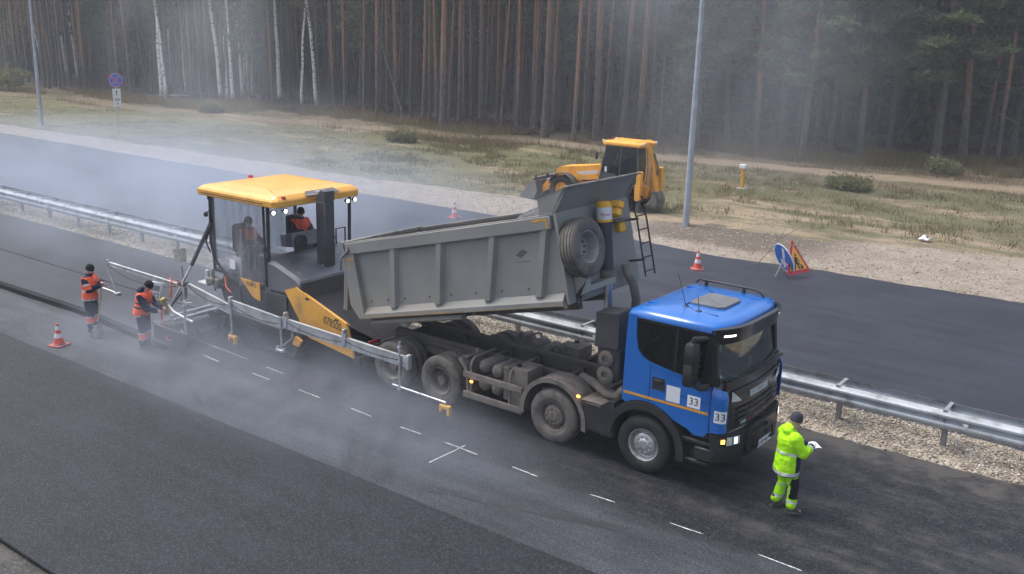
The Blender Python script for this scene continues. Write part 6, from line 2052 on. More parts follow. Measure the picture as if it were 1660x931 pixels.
g = local_to_world(pa, (.35, .02, 1.36))
shovel(g, (-13.85, -3.28, .012), 'long wooden shovel held upright by the bearded worker', BLADE)
shovel((-12.95, -1.35, .75), (-13.25, -1.25, 1.98), 'pale caked shovel standing blade up behind the paver screed', mat('pale caked blade', (.62, .58, .52), .9, var=.2, vs=14, bump=.5), .30, .34)

# second worker bends over the screed controls
J = pose(pelvis=(-.03, 0, .95), spine=(.02, 0, 1.13), chest=(.06, 0, 1.345), neck=(.11, 0, 1.48), head=(.19, 0, 1.605), gaze=(.75, 0, -.7), sh_l=(.06, .19, 1.385), sh_r=(.06, -.19, 1.385),
         el_l=(.22, .25, 1.10), wr_l=(.42, .15, 1.03), el_r=(.20, -.26, 1.10), wr_r=(.40, -.14, 1.02), hd_l=(.9, -.2, -.1), hd_r=(.9, .2, -.1))
pb, VB = orange_worker('stooping person in orange vest over navy jacket working at the screed panel', (-12.42, -2.90, .0), R(34), J, hood=True, two=True, band=NAVY, skin=SKINP)

# operators: seated
SIT = dict(pelvis=(0, 0, .10), spine=(-.03, 0, .30), chest=(-.05, 0, .52), neck=(-.03, 0, .66), head=(.0, 0, .81), sh_l=(-.05, .19, .56), sh_r=(-.05, -.19, .56), el_l=(.10, .25, .33), el_r=(.10, -.25, .33),
           wr_l=(.34, .16, .36), wr_r=(.34, -.16, .36), hip_l=(.04, .10, .09), hip_r=(.04, -.10, .09), kn_l=(.44, .13, .10), kn_r=(.44, -.13, .10), an_l=(.50, .13, -.30), an_r=(.50, -.13, -.30), toe_l=(.62, .14, -.34), toe_r=(.62, -.14, -.34))
orange_worker('operator in orange vest behind the plastic curtain on the paver, rear seat', (-11.2, -.72, 2.10), R(8), SIT, nolegs=True)
orange_worker('operator in orange vest at the far console of the paver', (-11.2, .92, 2.12), R(-12), SIT, nolegs=True)
S2 = dict(SIT); S2['gaze'] = (1, .2, -.2)
person('operator in dark clothes seated in the backhoe loader cab', (-13.52, 21.3, 1.62), R(182), S2, dict(jacket=BLKC, trousers=BLKC, hat=BLKC, hem=.05), vox=.014)
S3 = dict(SIT)
pd_, jd, td, Vd = person('driver in dark clothes at the wheel inside the blue cab', (0.0, .56, 1.60), R(0), S3, dict(jacket=NAVY, trousers=NAVY, hat=BLKC, hem=.05), vox=.014)
# a lime vest hanging in the cab
vm = MB().sheet(lambda u, v: (.95 + .05 * math.sin(u * 9), -.92 + .42 * u, 2.30 + .26 * v + .03 * math.sin(u * 7)), 14, 6, .02)
tag(vm.build('safety_vest', HIVIS, None, 60), 'crumpled lime safety vest hanging behind the windscreen of the cab', 'vest')
# ------------------------------------------------------------------ the wood: pines, birches, shrubs, grass
def bark_pine():
    m, nt, out = newmat('pine bark')
    tc = node(nt, 'TexCoord').outputs['Object']
    rnd = node(nt, 'ObjectInfo').outputs['Random']
    z = node(nt, 'SeparateXYZ', {0: tc}).outputs['Z']
    st = node(nt, 'Mapping', {'Vector': tc, 'Scale': (1, 1, .25)}).outputs[0]
    n1 = noise(nt, st, 9., 6, .7)
    n2 = noise(nt, tc, 1.1, 4)
    low = mixc(nt, smoothstep(nt, n1, .3, .7), (.05, .042, .037), (.16, .135, .115))
    hi = mixc(nt, smoothstep(nt, n1, .3, .7), (.17, .085, .05), (.33, .18, .10))
    zz = mth(nt, 'ADD', z, mth(nt, 'ADD', mth(nt, 'MULTIPLY', n2, 3.0), mth(nt, 'MULTIPLY', rnd, -5.0)))
    c = mixc(nt, smoothstep(nt, zz, 2.2, 6.0), low, hi)
    c = mixc(nt, mth(nt, 'MULTIPLY', rnd, .4), c, (.10, .085, .075))
    p = node(nt, 'BsdfPrincipled', {'Base Color': c, 'Roughness': .9, 'Specular IOR Level': .2})
    b = node(nt, 'Bump', {'Strength': .9, 'Distance': .03, 'Height': n1})
    nt.links.new(b.outputs[0], p.inputs['Normal'])
    nt.links.new(p.outputs[0], out.inputs[0])
    return m


def bark_birch():
    m, nt, out = newmat('birch bark')
    tc = node(nt, 'TexCoord').outputs['Object']
    st = node(nt, 'Mapping', {'Vector': tc, 'Scale': (1.5, 1.5, 3.2)}).outputs[0]
    n1 = noise(nt, st, 2.2, 5, .65)
    n2 = noise(nt, tc, 14., 3)
    c = mixc(nt, smoothstep(nt, n1, .56, .61), (.88, .83, .80), (.06, .055, .05))
    c = mixc(nt, smoothstep(nt, n2, .55, .8, 0, .4), c, (.4, .36, .32))
    z = node(nt, 'SeparateXYZ', {0: tc}).outputs['Z']
    c = mixc(nt, smoothstep(nt, z, 1.2, .1, 0, .7), c, (.09, .08, .07))
    p = node(nt, 'BsdfPrincipled', {'Base Color': c, 'Roughness': .75})
    nt.links.new(p.outputs[0], out.inputs[0])
    return m


def leaf_mat(name, cols, trans=.25):
    m, nt, out = newmat(name)
    g = node(nt, 'NewGeometry')
    c = ramp(nt, g.outputs['Random Per Island'], [(0, cols[0]), (.5, cols[1]), (1., cols[2])])
    n1 = noise(nt, g.outputs['Position'], .5, 3)
    c = mixc(nt, smoothstep(nt, n1, .35, .65, 0, .5), c, cols[0])
    d = node(nt, 'BsdfDiffuse', {'Color': c})
    t = node(nt, 'BsdfTranslucent', {'Color': c})
    mx = node(nt, 'MixShader', {0: trans, 1: d.outputs[0], 2: t.outputs[0]})
    nt.links.new(mx.outputs[0], out.inputs[0])
    return m


BARK, BIRCH = bark_pine(), bark_birch()
NEED = leaf_mat('pine needles', [(.09, .12, .06), (.15, .19, .088), (.23, .25, .12)], .45)
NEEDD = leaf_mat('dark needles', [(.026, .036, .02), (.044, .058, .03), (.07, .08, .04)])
LEAFY = leaf_mat('autumn leaves', [(.10, .10, .03), (.20, .17, .05), (.30, .24, .07)], .35)
LEAFG = leaf_mat('green shrub leaves', [(.16, .165, .085), (.22, .215, .11), (.30, .27, .14)], .5)
DEADW = mat('dead twig grey', (.20, .18, .165), .9, var=.2)


def tri_cloud(centres, size, flat=.6, per=14, spread=.3, seed=0, long=3.0):
    """bunches of thin blades round each centre -> vertex array and flat index array"""
    r_ = np.random.default_rng(seed)
    C = np.asarray(centres, float)
    n = len(C) * per
    P = np.repeat(C, per, 0) + r_.normal(size=(n, 3)) * np.array([spread, spread, spread * flat])
    d = r_.normal(size=(n, 3)); d[:, 2] = d[:, 2] * flat + .15
    d /= np.linalg.norm(d, axis=1)[:, None]
    e = np.cross(d, r_.normal(size=(n, 3)))
    e /= np.linalg.norm(e, axis=1)[:, None] + 1e-9
    s = (size * (.6 + .8 * r_.random(n)))[:, None]
    v = np.stack([P - e * s / long * .5, P + e * s / long * .5, P + d * s], 1)
    return v.reshape(-1, 3)


def cloud_obj(name, verts, mt, parent):
    o = OFF.get(parent.name, (0, 0, 0)) if parent else (0, 0, 0)
    me = fast_mesh(name, verts - np.array(o), np.arange(len(verts)), 3, mt)
    ob = bpy.data.objects.new(name, me)
    COL.objects.link(ob)
    ob.parent = parent
    return ob


def trunk_mesh(h, r0, bend, seed, n=9, rings=13, stubs=10, kinks=0.0):
    r_ = random.Random(seed)
    mb = MB()
    ph = r_.random() * 6
    path, rad = [], []
    for i in range(rings):
        t = i / (rings - 1)
        x = bend * math.sin(t * 2.2 + ph) * t + kinks * nz(t * 6 + seed, 2.2)
        y = bend * math.cos(t * 1.7 + ph * 1.3) * t + kinks * nz(t * 6 + seed, 9.2)
        path.append((x, y, h * t - .25 * (1 - t)))
        rad.append(r0 * (1.22 if i == 0 else 1) * (1 - .78 * t ** 1.15))
    mb.tube(path, rad, n)
    for k in range(stubs):       # dead snags
        z = h * (.10 + .42 * r_.random())
        i = min(rings - 2, int(z / h * (rings - 1)))
        b = Vector(path[i]).lerp(Vector(path[i + 1]), .5)
        b.z = z
        a = r_.random() * 6.28
        L = .4 + 1.1 * r_.random()
        d = Vector((math.cos(a), math.sin(a), .15 - .5 * r_.random()))
        mb.tube([tuple(b), tuple(b + d * L * .5 + Vector((0, 0, .05))), tuple(b + d * L - Vector((0, 0, .12 * L)))], [.022, .014, .006], 4)
    return mb, path


def crown_pts(h, z0, seed, nb, L0):
    """bough ends and bunch centres from height z0 up; returns limbs and bunch centres"""
    r_ = random.Random(seed)
    limbs, cen = [], []
    for k in range(nb):
        t = (k + r_.random()) / nb
        z = z0 + (h - z0) * t
        a = k * 2.4 + r_.random()
        L = L0 * (1 - t * .75) * (.55 + .6 * r_.random())
        d = Vector((math.cos(a), math.sin(a), .12 + .25 * t))
        p0 = Vector((0, 0, z))
        p1 = p0 + d * L * .55
        p2 = p0 + d * L + Vector((0, 0, -.10 * L + .25))
        limbs.append((p0, p1, p2))
        m = max(3, int(L * 3.2))
        for q in range(m):
            u = .35 + .65 * q / (m - 1)
            c = p0.lerp(p1, min(1, u * 1.8)) if u < .55 else p1.lerp(p2, (u - .55) / .45)
            cen.append(tuple(c + Vector((r_.gauss(0, .22 * L * .4), r_.gauss(0, .22 * L * .4), r_.gauss(.05, .12)))))
    return limbs, cen


def make_pine(name, h, r0, z0, seed, nb, L0, per, size, bend=.25, stubs=10, needles=None, spread=.24):
    root = bpy.data.objects.new(name, None)
    COL.objects.link(root)
    OFF[root.name] = (0, 0, 0)
    mb, path = trunk_mesh(h, r0, bend, seed, stubs=stubs)
    limbs, cen = crown_pts(h, z0, seed + 5, nb, L0)
    def sway(p):
        i = min(len(path) - 2, max(0, int(p[2] / h * (len(path) - 1))))
        return Vector((path[i][0], path[i][1], 0))
    mb.build('trunk', BARK, root, 60)
    lb = MB()
    for a, b, c in limbs:
        o = sway(a)
        lb.tube([tuple(a + o), tuple(b + o), tuple(c + o)], [.035 * min(1, (c - a).length / 1.5 + .3), .022, .008], 4)
    lb.build('boughs', BARK, root, 60)
    cen = [tuple(Vector(c) + sway(c)) for c in cen]
    cloud_obj('crown', tri_cloud(cen, size, .55, per, spread, seed), needles or NEED, root)
    return root


# prototypes: tall clean stems, and edge trees with green boughs low down
TALL = [make_pine('pine_tree', 23, .21, 13.0, 11, 34, 2.6, 12, .55, .45), make_pine('pine_tree', 25, .25, 14.5, 23, 34, 2.8, 12, .55, .35, 6), make_pine('pine_tree', 20, .15, 11.5, 37, 30, 2.1, 12, .5, .55, 14), make_pine('pine_tree', 22, .18, 12.5, 51, 32, 2.3, 12, .5, .3, 8)]
EDGE = [make_pine('pine_tree', 21, .22, 4.6, 61, 46, 3.7, 44, .38, .4, 9, spread=.19), make_pine('pine_tree', 19, .20, 5.8, 73, 42, 3.5, 44, .38, .6, 12, spread=.17)]
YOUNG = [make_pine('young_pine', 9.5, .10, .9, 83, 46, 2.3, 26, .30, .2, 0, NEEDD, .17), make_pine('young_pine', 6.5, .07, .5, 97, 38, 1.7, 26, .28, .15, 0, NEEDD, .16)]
PROTO_USED = set()


def plant(proto, x, y, rz, sc, tilt=(0, 0), label=None, cat='tree', group=None, sxy=1.0):
    o = proto if proto.name not in PROTO_USED else copy_tree(proto)
    PROTO_USED.add(proto.name)
    o.location = (x, y, vz(x, y) - .02)
    o.rotation_euler = (tilt[0], tilt[1], rz)
    o.scale = (sc * sxy, sc * sxy, sc)
    tag(o, label, cat, group)
    return o


taken = []
ORD = ['first', 'second', 'third', 'fourth', 'fifth', 'sixth', 'seventh', 'eighth', 'ninth', 'tenth', 'eleventh', 'twelfth', 'thirteenth', 'fourteenth', 'fifteenth', 'sixteenth', 'seventeenth', 'eighteenth', 'nineteenth']


def rank(lst, i):
    return ORD[sorted(range(len(lst)), key=lambda k: lst[k][0]).index(i)]



def free(x, y, d):
    for a, b in taken:
        if (a - x) ** 2 + (b - y) ** 2 < d * d: return False
    return True


PL = 'tall straight pine with bare reddish trunk in the dense wood'
PG = 'tall pines of the dense wood'
# the front trunks seen one by one: base pixel x,y in the photograph and girth factor
front = [(541, 178, 1.1), (560, 183, .8), (590, 188, 1.25), (612, 193, 1.35), (628, 186, .8), (644, 190, 1.0), (652, 185, .7), (665, 192, .9), (686, 198, 1.1), (718, 208, 1.5), (727, 203, 1.0), (752, 200, .8), (764, 196, .8), (781, 205, 1.2),
         (812, 210, 1.1), (838, 214, 1.15), (866, 218, .9), (882, 226, 1.35), (895, 214, .8), (930, 232, 1.15), (945, 222, .8), (966, 232, 1.3), (980, 226, 1.0), (1008, 229, 1.4), (1012, 218, .8), (1040, 222, .9), (20, 120, 1.0), (75, 128, .9), (312, 160, 1.1), (330, 152, .8), (345, 156, .9), (428, 160, 1.0), (460, 158, .8), (472, 166, .9)]
for i, (qx, qy, g_) in enumerate(front):
    x, y = px2ground(qx, qy)
    taken.append((x, y))
    plant(TALL[i % 4], x, y, i * 1.7, .92 + .02 * (i % 8), (R(random.uniform(-1.4, 1.4)), R(random.uniform(-1.4, 1.4))), PL, 'tree', PG, g_ * .82)
n_p = len(front)
# edge pines on the right with green boughs
edge = [(1095, 222, 1, 1.0), (1130, 238, 0, .9), (1178, 235, 1, 1.0), (1225, 245, 0, .95), (1262, 240, 1, 1.05), (1300, 255, 0, .95), (1345, 248, 1, 1.0), (1392, 256, 0, .95), (1440, 250, 1, .9), (1470, 246, 0, 1.0), (1515, 262, 0, 1.3), (1560, 262, 1, 1.3), (1604, 250, 0, 1.0), (1640, 256, 1, 1.25), (1690, 262, 0, 1.1), (985, 214, 1, .9), (905, 205, 0, .9)]
inner = [(22, 112), (60, 116), (140, 122), (232, 130), (290, 140), (330, 142), (425, 146), (480, 150), (535, 158), (640, 168), (750, 180), (835, 190)]
for i, (qx, qy, k, g_) in enumerate(edge):
    x, y = px2ground(qx, qy)
    taken.append((x, y))
    plant(EDGE[k], x, y, i * 2.1, .9 + .03 * (i % 6), (R(random.uniform(-1.5, 1.5)), R(random.uniform(-1.5, 1.5))), 'pine with low green boughs at the wood edge, ' + rank(edge, i) + ' of them from the left', 'tree', 'pines with low boughs at the wood edge', g_)
young = [(1110, 232, 0, .8), (1160, 228, 1, 1.0), (1205, 238, 0, .85), (1250, 230, 0, 1.0), (1290, 238, 1, 1.1), (1330, 232, 0, .9), (1380, 240, 1, 1.1), (1420, 236, 0, .8), (1465, 248, 1, .9), (1580, 246, 0, .8), (1625, 240, 1, 1.1), (190, 138, 0, .9), (215, 134, 0, .8), (1060, 224, 1, .9)]
for i, (qx, qy, k, s_) in enumerate(young):
    x, y = px2ground(qx, qy)
    y += 1.0
    taken.append((x, y))
    plant(YOUNG[k], x, y, i * 1.3, s_, (0, 0), 'young dark green pine in the undergrowth, ' + rank(young, i) + ' of them from the left', 'tree', 'young pines in the undergrowth')
for i, (qx, qy) in enumerate(inner):
    x, y = px2ground(qx, qy)
    taken.append((x, y))
    plant(EDGE[i % 2], x, y, i * 1.9, 1.22 + .05 * (i % 4), (R(random.uniform(-1, 1)), R(random.uniform(-1, 1))), 'pine with high green boughs behind the front trunks, ' + rank(inner, i) + ' of them from the left', 'tree', 'green pines behind the front trunks', .8)
# the crowd behind them
cnt = 0
tries = 0
while cnt < 262 and tries < 60000:
    tries += 1
    x = random.uniform(-118, 12)
    dpt = 26 * random.random() ** 1.25
    y = wood_y(x) + .5 + dpt
    # keep to what the camera can see
    d = Vector((x, y, 3)) - CAM
    zc = d.dot(_f)
    if zc < 10: continue
    sx = d.dot(_r2) / zc * F_PX + 830
    if sx < -40 or sx > 1700: continue
    if sx > 1080 and random.random() < .45: continue
    if not free(x, y, 1.05): continue
    taken.append((x, y))
    plant(TALL[cnt % 4] if (sx < 1150 and cnt % 9) or (sx >= 1150 and cnt % 2) else EDGE[cnt % 2], x, y, random.random() * 6.28, random.uniform(.8, 1.1), (R(random.gauss(0, 1.3)), R(random.gauss(0, 1.3))), PL, 'tree', PG, random.uniform(.38, 1.0))
    cnt += 1

# birches, white stems one by one
BPROTO = [None, None, None]
def birch_proto(k, h, r0, bend, seed):
    root = bpy.data.objects.new('birch_tree', None)
    COL.objects.link(root)
    OFF[root.name] = (0, 0, 0)
    mb, path = trunk_mesh(h, r0, bend, seed, 9, 16, 0, .12)
    mb.build('trunk', BIRCH, root, 60)
    limbs, cen = crown_pts(h, h * .55, seed, 22, 1.9)
    lb = MB()
    for a, b, c in limbs: lb.tube([tuple(a), tuple(b), tuple(c)], [.025, .015, .005], 4)
    lb.build('boughs', DEADW, root, 60)
    cloud_obj('crown', tri_cloud(cen, .16, .9, 30, .35, seed, 1.5), LEAFY, root)
    BPROTO[k] = root
birch_proto(0, 17, .19, .5, 5); birch_proto(1, 15, .16, .9, 9); birch_proto(2, 13, .12, .7, 14)
bl = [(262, 158, 0, 1.1, 0), (268, 160, 1, 1.0, -2.5), (276, 148, 0, .9, 0), (300, 152, 2, .8, -2), (360, 163, 0, 1.15, -2.6), (370, 165, 1, .9, -1), (378, 166, 0, .95, 0), (394, 158, 0, .9, -1.6), (402, 160, 2, .9, 1.5), (399, 150, 0, .8, 0), (454, 166, 0, 1.1, -1.2), (490, 172, 1, .9, 3.2), (514, 172, 0, 1.0, -1.8), (110, 126, 0, 1.1, -5), (128, 130, 1, .9, -3.4), (100, 118, 2, 1.0, -2), (72, 128, 2, .9, -4), (407, 158, 2, .7, 3), (28, 118, 2, 1, -3)]
for i, (qx, qy, k, g_, tl) in enumerate(bl):
    x, y = px2ground(qx, qy)
    lab = 'slim white birch at the left wood edge, ' + rank(bl, i) + ' birch from the left'
    # lean within the picture plane: about the viewing axis
    ax = Vector((_f.x, _f.y, 0)).normalized()
    o = plant(BPROTO[k], x, y, i * 2.2, 1.0, (0, 0), lab, 'tree', 'white birches at the wood edge', g_)
    q = Matrix.Rotation(R(tl), 4, ax) @ Matrix.Rotation(i * 2.2, 4, 'Z')
    o.rotation_euler = q.to_euler()
# a leaning dead stem
x, y = px2ground(655, 194)
lt = thing('leaning_trunk', 'thin bare dead trunk leaning against the pines', 'tree', (x, y, 0))
ax = Vector((_f.x, _f.y, 0)).normalized()
dd = Matrix.Rotation(R(-17), 3, ax) @ Vector((0, 0, 1))
MB().tube([tuple(Vector((x, y, 0)) + dd * t) for t in (-.1, 3, 6.5, 9)], [.07, .055, .04, .02], 7).build('stem', DEADW, lt, 60)
# fallen birch log at the edge
x, y = px2ground(255, 160); x2, y2 = px2ground(330, 160)
tag(MB().tube([(x, y, .25), ((x + x2) / 2, (y + y2) / 2, .3), (x2, y2, .2)], [.10, .085, .06], 9).build('fallen_log', BIRCH, None, 60), 'pale fallen birch log lying at the left wood edge', 'log')

# bare arching branches of the right-hand edge trees
for i, (pts, r_) in enumerate([([(1475, 160), (1495, 158), (1480, 185), (1460, 215), (1455, 228)], .03), ([(1490, 105), (1450, 118), (1432, 134)], .04), ([(1475, 78), (1440, 98), (1412, 122)], .03), ([(1620, 185), (1650, 200), (1640, 205), (1632, 225)], .035), ([(1245, 105), (1232, 118), (1222, 130)], .04), ([(1020, 58), (1035, 70), (1040, 90)], .03)]):
    # each hangs about a metre before the wood edge
    P3 = []
    ox, oy = px2ground(pts[0][0], 255 if pts[0][0] > 1300 else 238)
    dist = (Vector((ox, oy, 0)) - CAM).dot(_f) - 1.2
    for qx, qy in pts:
        d = _f + _r2 * ((qx - 830) / F_PX) - _u2 * ((qy - 465.5) / F_PX)
        P3.append(tuple(CAM + d * dist))
    bo3 = MB().tube(P3, [r_ * (1 - .75 * k / (len(P3) - 1)) for k in range(len(P3))], 6).build('bare_branch', DEADW, None, 60)
    tag(bo3, ['pale bare branch arching down beside the thick right-hand trunk', 'pale straight bare branch above the arching one at right', 'highest pale bare branch at the right wood edge', 'crooked pale branch at the far right edge', 'short pale bare branch right of the tall lamp post', 'pale bare branch above the backhoe loader'][i], 'branch', 'pale bare branches at the wood edge')

# the far wood behind: a mass of stems and boughs nobody could count
Vs, Fi = [], []
r_ = np.random.default_rng(3)
nfar = 3600
fx = -190 + 250 * r_.random(nfar)
fy = np.array([wood_y(x) for x in fx]) + 17 + 66 * r_.random(nfar) ** 1.1
rad = .06 + .12 * r_.random(nfar)
hh = 14 + 6 * r_.random(nfar)
ang = np.linspace(0, 2 * PI, 5, endpoint=False)
ring0 = np.stack([fx[:, None] + rad[:, None] * np.cos(ang), fy[:, None] + rad[:, None] * np.sin(ang), np.zeros((nfar, 5)) + .1], -1)
tx = r_.normal(size=(nfar, 1)) * .35
ring1 = np.stack([fx[:, None] + tx + .5 * rad[:, None] * np.cos(ang), fy[:, None] + .5 * rad[:, None] * np.sin(ang), np.repeat(hh[:, None], 5, 1)], -1)
VV = np.concatenate([ring0, ring1], 1).reshape(-1, 3)
base = (np.arange(nfar) * 10)[:, None, None]
k5 = np.arange(5)
FF = np.stack([k5, (k5 + 1) % 5, 5 + (k5 + 1) % 5, 5 + k5], -1)[None] + base
me = fast_mesh('distant_wood', VV, FF.ravel(), 4, BARK)
ob = bpy.data.objects.new('distant_wood', me)
COL.objects.link(ob)
tag(ob, 'crowded thin trunks deep inside the dark wood', 'wood', kind='stuff')
cen = []
for k in range(9000):
    x = -200 + 270 * r_.random()
    y = wood_y(x) + 30 + 60 * r_.random()
    cen.append((x, y, 1.0 + 19 * r_.random() ** .8 * (.3 + .7 * min(1, (y - wood_y(x) - 20) / 40))))
for k in range(5000):
    x = -200 + 270 * r_.random()
    y = wood_y(x) + 8 + 40 * r_.random()
    cen.append((x, y, 12 + 10 * r_.random()))
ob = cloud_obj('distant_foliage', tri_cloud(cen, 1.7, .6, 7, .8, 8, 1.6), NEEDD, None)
tag(ob, 'dark mass of foliage closing the depth of the wood', 'foliage', kind='stuff')

# shrubs
def shrub(label, qx, qy, h, w_, mt, seed, group=None):
    x, y = px2ground(qx, qy)
    t = thing('shrub', label, 'shrub', (x, y, vz(x, y)), 0, group)
    rr = random.Random(seed)
    st = MB()
    cen = []
    for k in range(26):
        a = rr.random() * 6.28
        L = w_ * .5 * rr.random() ** .6
        z = h * (.45 + .55 * rr.random()) * (1 - .35 * (L / (w_ * .5)) ** 2)
        p2 = (x + L * math.cos(a), y + L * math.sin(a), vz(x, y) + z)
        st.tube([(x + .1 * math.cos(a), y + .1 * math.sin(a), vz(x, y) - .05), (x + .6 * L * math.cos(a), y + .6 * L * math.sin(a), vz(x, y) + z * .6), p2], [.012, .009, .004], 4)
        for q in range(7):
            u = .35 + .65 * rr.random()
            cen.append((x + L * u * math.cos(a) + rr.gauss(0, .1), y + L * u * math.sin(a) + rr.gauss(0, .1), vz(x, y) + z * u + rr.gauss(0, .08)))
    st.build('stems', DEADW, t, 60)
    cloud_obj('leaves', tri_cloud(cen, .16 if h < 4 else .26, .9, 26 if h < 4 else 60, .16 if h < 4 else .45, seed, 1.4), mt, t)


shrub('round dark green shrub on the right verge by the dirt track', 1372, 306, .55, 2.4, LEAFG, 3)
shrub('small green shrub at the right wood edge below the thick trunk', 1530, 284, .8, 1.8, LEAFG, 4)
shrub('low green shrub before the pines left of the loader', 652, 232, .55, 2.0, LEAFG, 5)
shrub('big green bush at the left edge of the picture', 4, 148, 3.2, 6.0, LEAFG, 6)
shrub('yellowing bushy young birch between the two birch clumps', 178, 132, 11.0, 5.0, LEAFY, 7)
shrub('green leafy young tree behind the no stopping sign', 215, 136, 9.0, 4.5, LEAFG, 17)
shrub('green bushy sapling left of the tall lamp post at left', 35, 126, 8.0, 4.5, LEAFG, 18)
shrub('low pale bush in the grass right of the birch clump', 345, 186, .9, 2.6, LEAFG, 8)

# grass
def grass_mat():
    m, nt, out = newmat('verge grass')
    g = node(nt, 'NewGeometry')
    c = ramp(nt, g.outputs['Random Per Island'], [(0, (.14, .12, .065)), (.4, (.18, .15, .085)), (.75, (.24, .195, .115)), (1., (.34, .275, .175))])
    n1 = noise(nt, g.outputs['Position'], .22, 4)
    c = mixc(nt, smoothstep(nt, n1, .4, .62, 0, .6), c, (.21, .18, .09))
    xx = node(nt, 'SeparateXYZ', {0: g.outputs['Position']}).outputs['X']
    c = mixc(nt, smoothstep(nt, xx, -12, -30, 0, .75), c, (.125, .122, .048))
    d = node(nt, 'BsdfDiffuse', {'Color': c})
    t = node(nt, 'BsdfTranslucent', {'Color': c})
    mx = node(nt, 'MixShader', {0: .45, 1: d.outputs[0], 2: t.outputs[0]})
    nt.links.new(mx.outputs[0], out.inputs[0])
    return m


GR = grass_mat()


def grass(name, pts, hmin, hmax, wid, label, per=5, spread=.12):
    P = np.asarray(pts, float)
    n = len(P) * per
    Q = np.repeat(P, per, 0) + np.concatenate([rng.normal(size=(n, 2)) * spread, np.zeros((n, 1))], 1)
    hgt = (hmin + (hmax - hmin) * rng.random(n) ** 1.6)
    a = rng.random(n) * 6.28
    ln = rng.normal(size=(n, 2)) * .35
    w_ = wid * (.6 + .8 * rng.random(n))
    o = np.stack([np.cos(a) * w_, np.sin(a) * w_, np.zeros(n)], 1)
    tip = Q + np.stack([ln[:, 0] * hgt, ln[:, 1] * hgt, hgt], 1)
    ob = cloud_obj(name, np.stack([Q - o, Q + o, tip], 1).reshape(-1, 3), GR, None)
    return tag(ob, label, 'grass', kind='stuff')


pts = []
while len(pts) < 34000:
    u = random.random() ** .75
    x = -92 + 104 * u
    y = random.uniform(sh1(x) - .3, wood_y(x) + 1)
    k = nz(x * .12, y * .22, 4.) + .5 * nz(x * .5, y * .7, 1.)
    if abs(y - (41.6 + .11 * x + .9 * math.sin(x * .13))) < 1.3: continue
    if k < -.12 and random.random() < .8: continue
    if x > -12 and y < 27 and random.random() < .55: continue
    pts.append((x, y, vz(x, y) - .02))
grass('short_grass', pts, .04, .15, .011, 'short dry green grass covering the far verge', 5, .16)
pts = []
while len(pts) < 9000:
    x = -95 + 108 * random.random() ** .8
    e = wood_y(x)
    y = random.uniform(e - 9, e + 2)
    k = nz(x * .10, y * .25, 14.) + .4 * nz(x * .5, y * .7, 11.)
    if k < .02: continue
    if abs(y - (41.6 + .11 * x + .9 * math.sin(x * .13))) < 1.5: continue
    pts.append((x, y, vz(x, y) - .02))
GR2 = leaf_mat('ochre grass', [(.12, .095, .045), (.20, .155, .075), (.30, .235, .12)], .4)
tg = grass('tall_grass', pts, .3, .95, .012, 'tall yellowing grass along the wood edge', 6, .25)
tg.data.materials.clear()
tg.data.materials.append(GR2)
# reddish bilberry scrub on the floor of the wood
cen = []
while len(cen) < 3500:
    x = random.uniform(-75, 6)
    y = wood_y(x) + random.uniform(-1.5, 7)
    if nz(x * .16, y * .2, 21.) < .05: continue
    cen.append((x, y, vz(x, y) + .18))
bb_ = cloud_obj('bilberry_scrub', tri_cloud(cen, .16, .8, 12, .2, 5, 1.6), leaf_mat('bilberry leaves', [(.06, .035, .025), (.11, .045, .04), (.10, .07, .04)], .3), None)
tag(bb_, 'low reddish bilberry scrub under the front pines', 'scrub', kind='stuff')
pts = []
while len(pts) < 3800:
    x = random.uniform(-34, 9)
    y = random.uniform(sh1(x) + .8, wood_y(x) - 4)
    if nz(x * .3, y * .45, 31.) + .6 * nz(x * 1.1, y * 1.3, 8.) < .12: continue
    if abs(y - (41.6 + .11 * x + .9 * math.sin(x * .13))) < 1.5: continue
    pts.append((x, y, vz(x, y) - .02))
grass('verge_weeds', pts, .12, .42, .014, 'rough weeds and dry stalks scattered over the far verge', 6, .14)
pts = []
for k in range(1500):
    x = random.uniform(-45, 10)
    t_ = random.uniform(.25, .9)
    if nz(x * .35, t_ * 2, 6.) + .25 < 0 and random.random() < .8: continue
    y = med0(x) + (med1(x) - med0(x)) * t_
    pts.append((x, y, med_z(x, y, t_) - .02))
grass('median_grass', pts, .05, .22, .006, 'sparse dry grass between the stones under the guardrail', 5, .07)
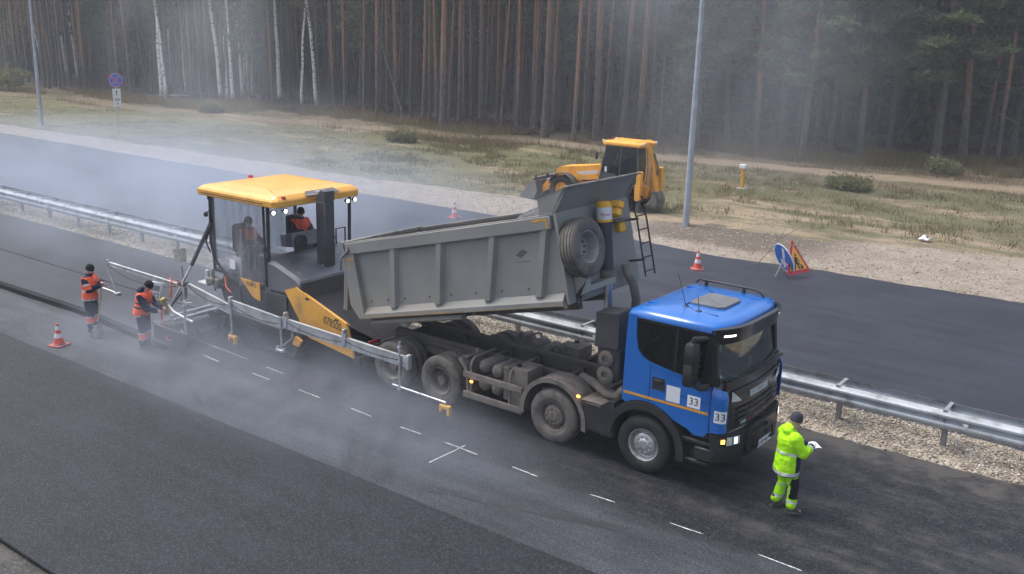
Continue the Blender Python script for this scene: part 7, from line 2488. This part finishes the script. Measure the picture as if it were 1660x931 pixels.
# ------------------------------------------------------------------ steam and smoke drifting off the hot asphalt
def steam_mat(name, dens, sc, thr, col=(.86, .91, 1.0), stretch=(1, 1, 1), seed=0.0, flat=False):
    m, nt, out = newmat(name)
    tc = node(nt, 'TexCoord')
    ob = tc.outputs['Object']
    # soft round falloff inside the unit ball of the object
    r2 = node(nt, 'VectorMath', {0: ob, 1: ob}, operation='DOT_PRODUCT').outputs['Value']
    fall = smoothstep(nt, r2, 1.0, .10)
    pos = node(nt, 'NewGeometry').outputs['Position']
    mp = node(nt, 'Mapping', {'Vector': pos, 'Scale': stretch, 'Location': (seed, seed * .7, seed * 1.3)}).outputs[0]
    n1 = node(nt, 'TexNoise', {'Vector': mp, 'Scale': sc, 'Detail': 5.0, 'Roughness': .58, 'Distortion': .6}).outputs['Fac']
    f = smoothstep(nt, n1, thr, thr + .26)
    d = mth(nt, 'MULTIPLY', mth(nt, 'MULTIPLY', fall, f), dens)
    v = node(nt, 'VolumePrincipled', {'Color': c4(col), 'Density': d, 'Anisotropy': .15})
    nt.links.new(v.outputs[0], out.inputs['Volume'])
    return m


def steam(label, c, r, dens, sc, thr, stretch=(1, 1, 1), seed=0.0, col=(.80, .87, 1.0), tilt=(0, 0, 0)):
    mb = MB().ball((0, 0, 0), 1.0, 20, 12)
    ob = mb.build('steam', steam_mat('steam', dens, sc, thr, col, stretch, seed), None, 0)
    ob.location = c
    ob.scale = r
    ob.rotation_euler = tilt
    tag(ob, label, 'steam', kind='stuff')


steam('bluish steam drifting low over the far road behind the paver', (-27, 8.5, .8), (24, 9.5, 3.2), .068, .15, .32, (1, 1, 1.6), 3., (.72, .82, 1.0))
steam('steam rolling over the new mat by the workers', (-19, 1.9, .5), (10, 3.2, 2.2), .075, .33, .38, (1, 1, 1.4), 11.)
steam('pale steam sheet over the near lane beside the truck', (-7.5, -3.4, .3), (9.0, 2.2, 1.4), .15, .36, .34, (1, 1.2, 1.4), 23.)
steam('steam rising round the paver tracks and hopper', (-10.0, -.5, .9), (4.5, 3.0, 2.6), .07, .5, .40, (1, 1, .8), 31.)
steam('steam cloud hanging over the paver and its crew', (-14.5, 2.5, 2.4), (7, 4.5, 4.2), .034, .3, .38, (1, 1, .8), 61.)
steam('steam plume standing before the birches', (-52, 27, 6.0), (9, 6, 13), .030, .15, .38, (1, 1, .6), 41., (.84, .90, 1.0))
steam('smoke plume rising behind the backhoe loader', (-16, 35, 8), (12, 8, 15), .027, .11, .36, (1, 1, .6), 53., (.84, .89, 1.0))

# thin even haze through which the wood fades
hb = MB().box(-950, 950, -650, 1250, -1.4, 29)
hz = hb.build('haze', None, None, 0)
hm_, hnt, hout = newmat('haze')
hv = node(hnt, 'VolumePrincipled', {'Color': (.84, .90, 1.0, 1), 'Density': .0010, 'Anisotropy': .1})
hnt.links.new(hv.outputs[0], hout.inputs['Volume'])
hz.data.materials.append(hm_)
tag(hz, 'thin bluish haze hanging over the whole road and wood', 'haze', kind='stuff')
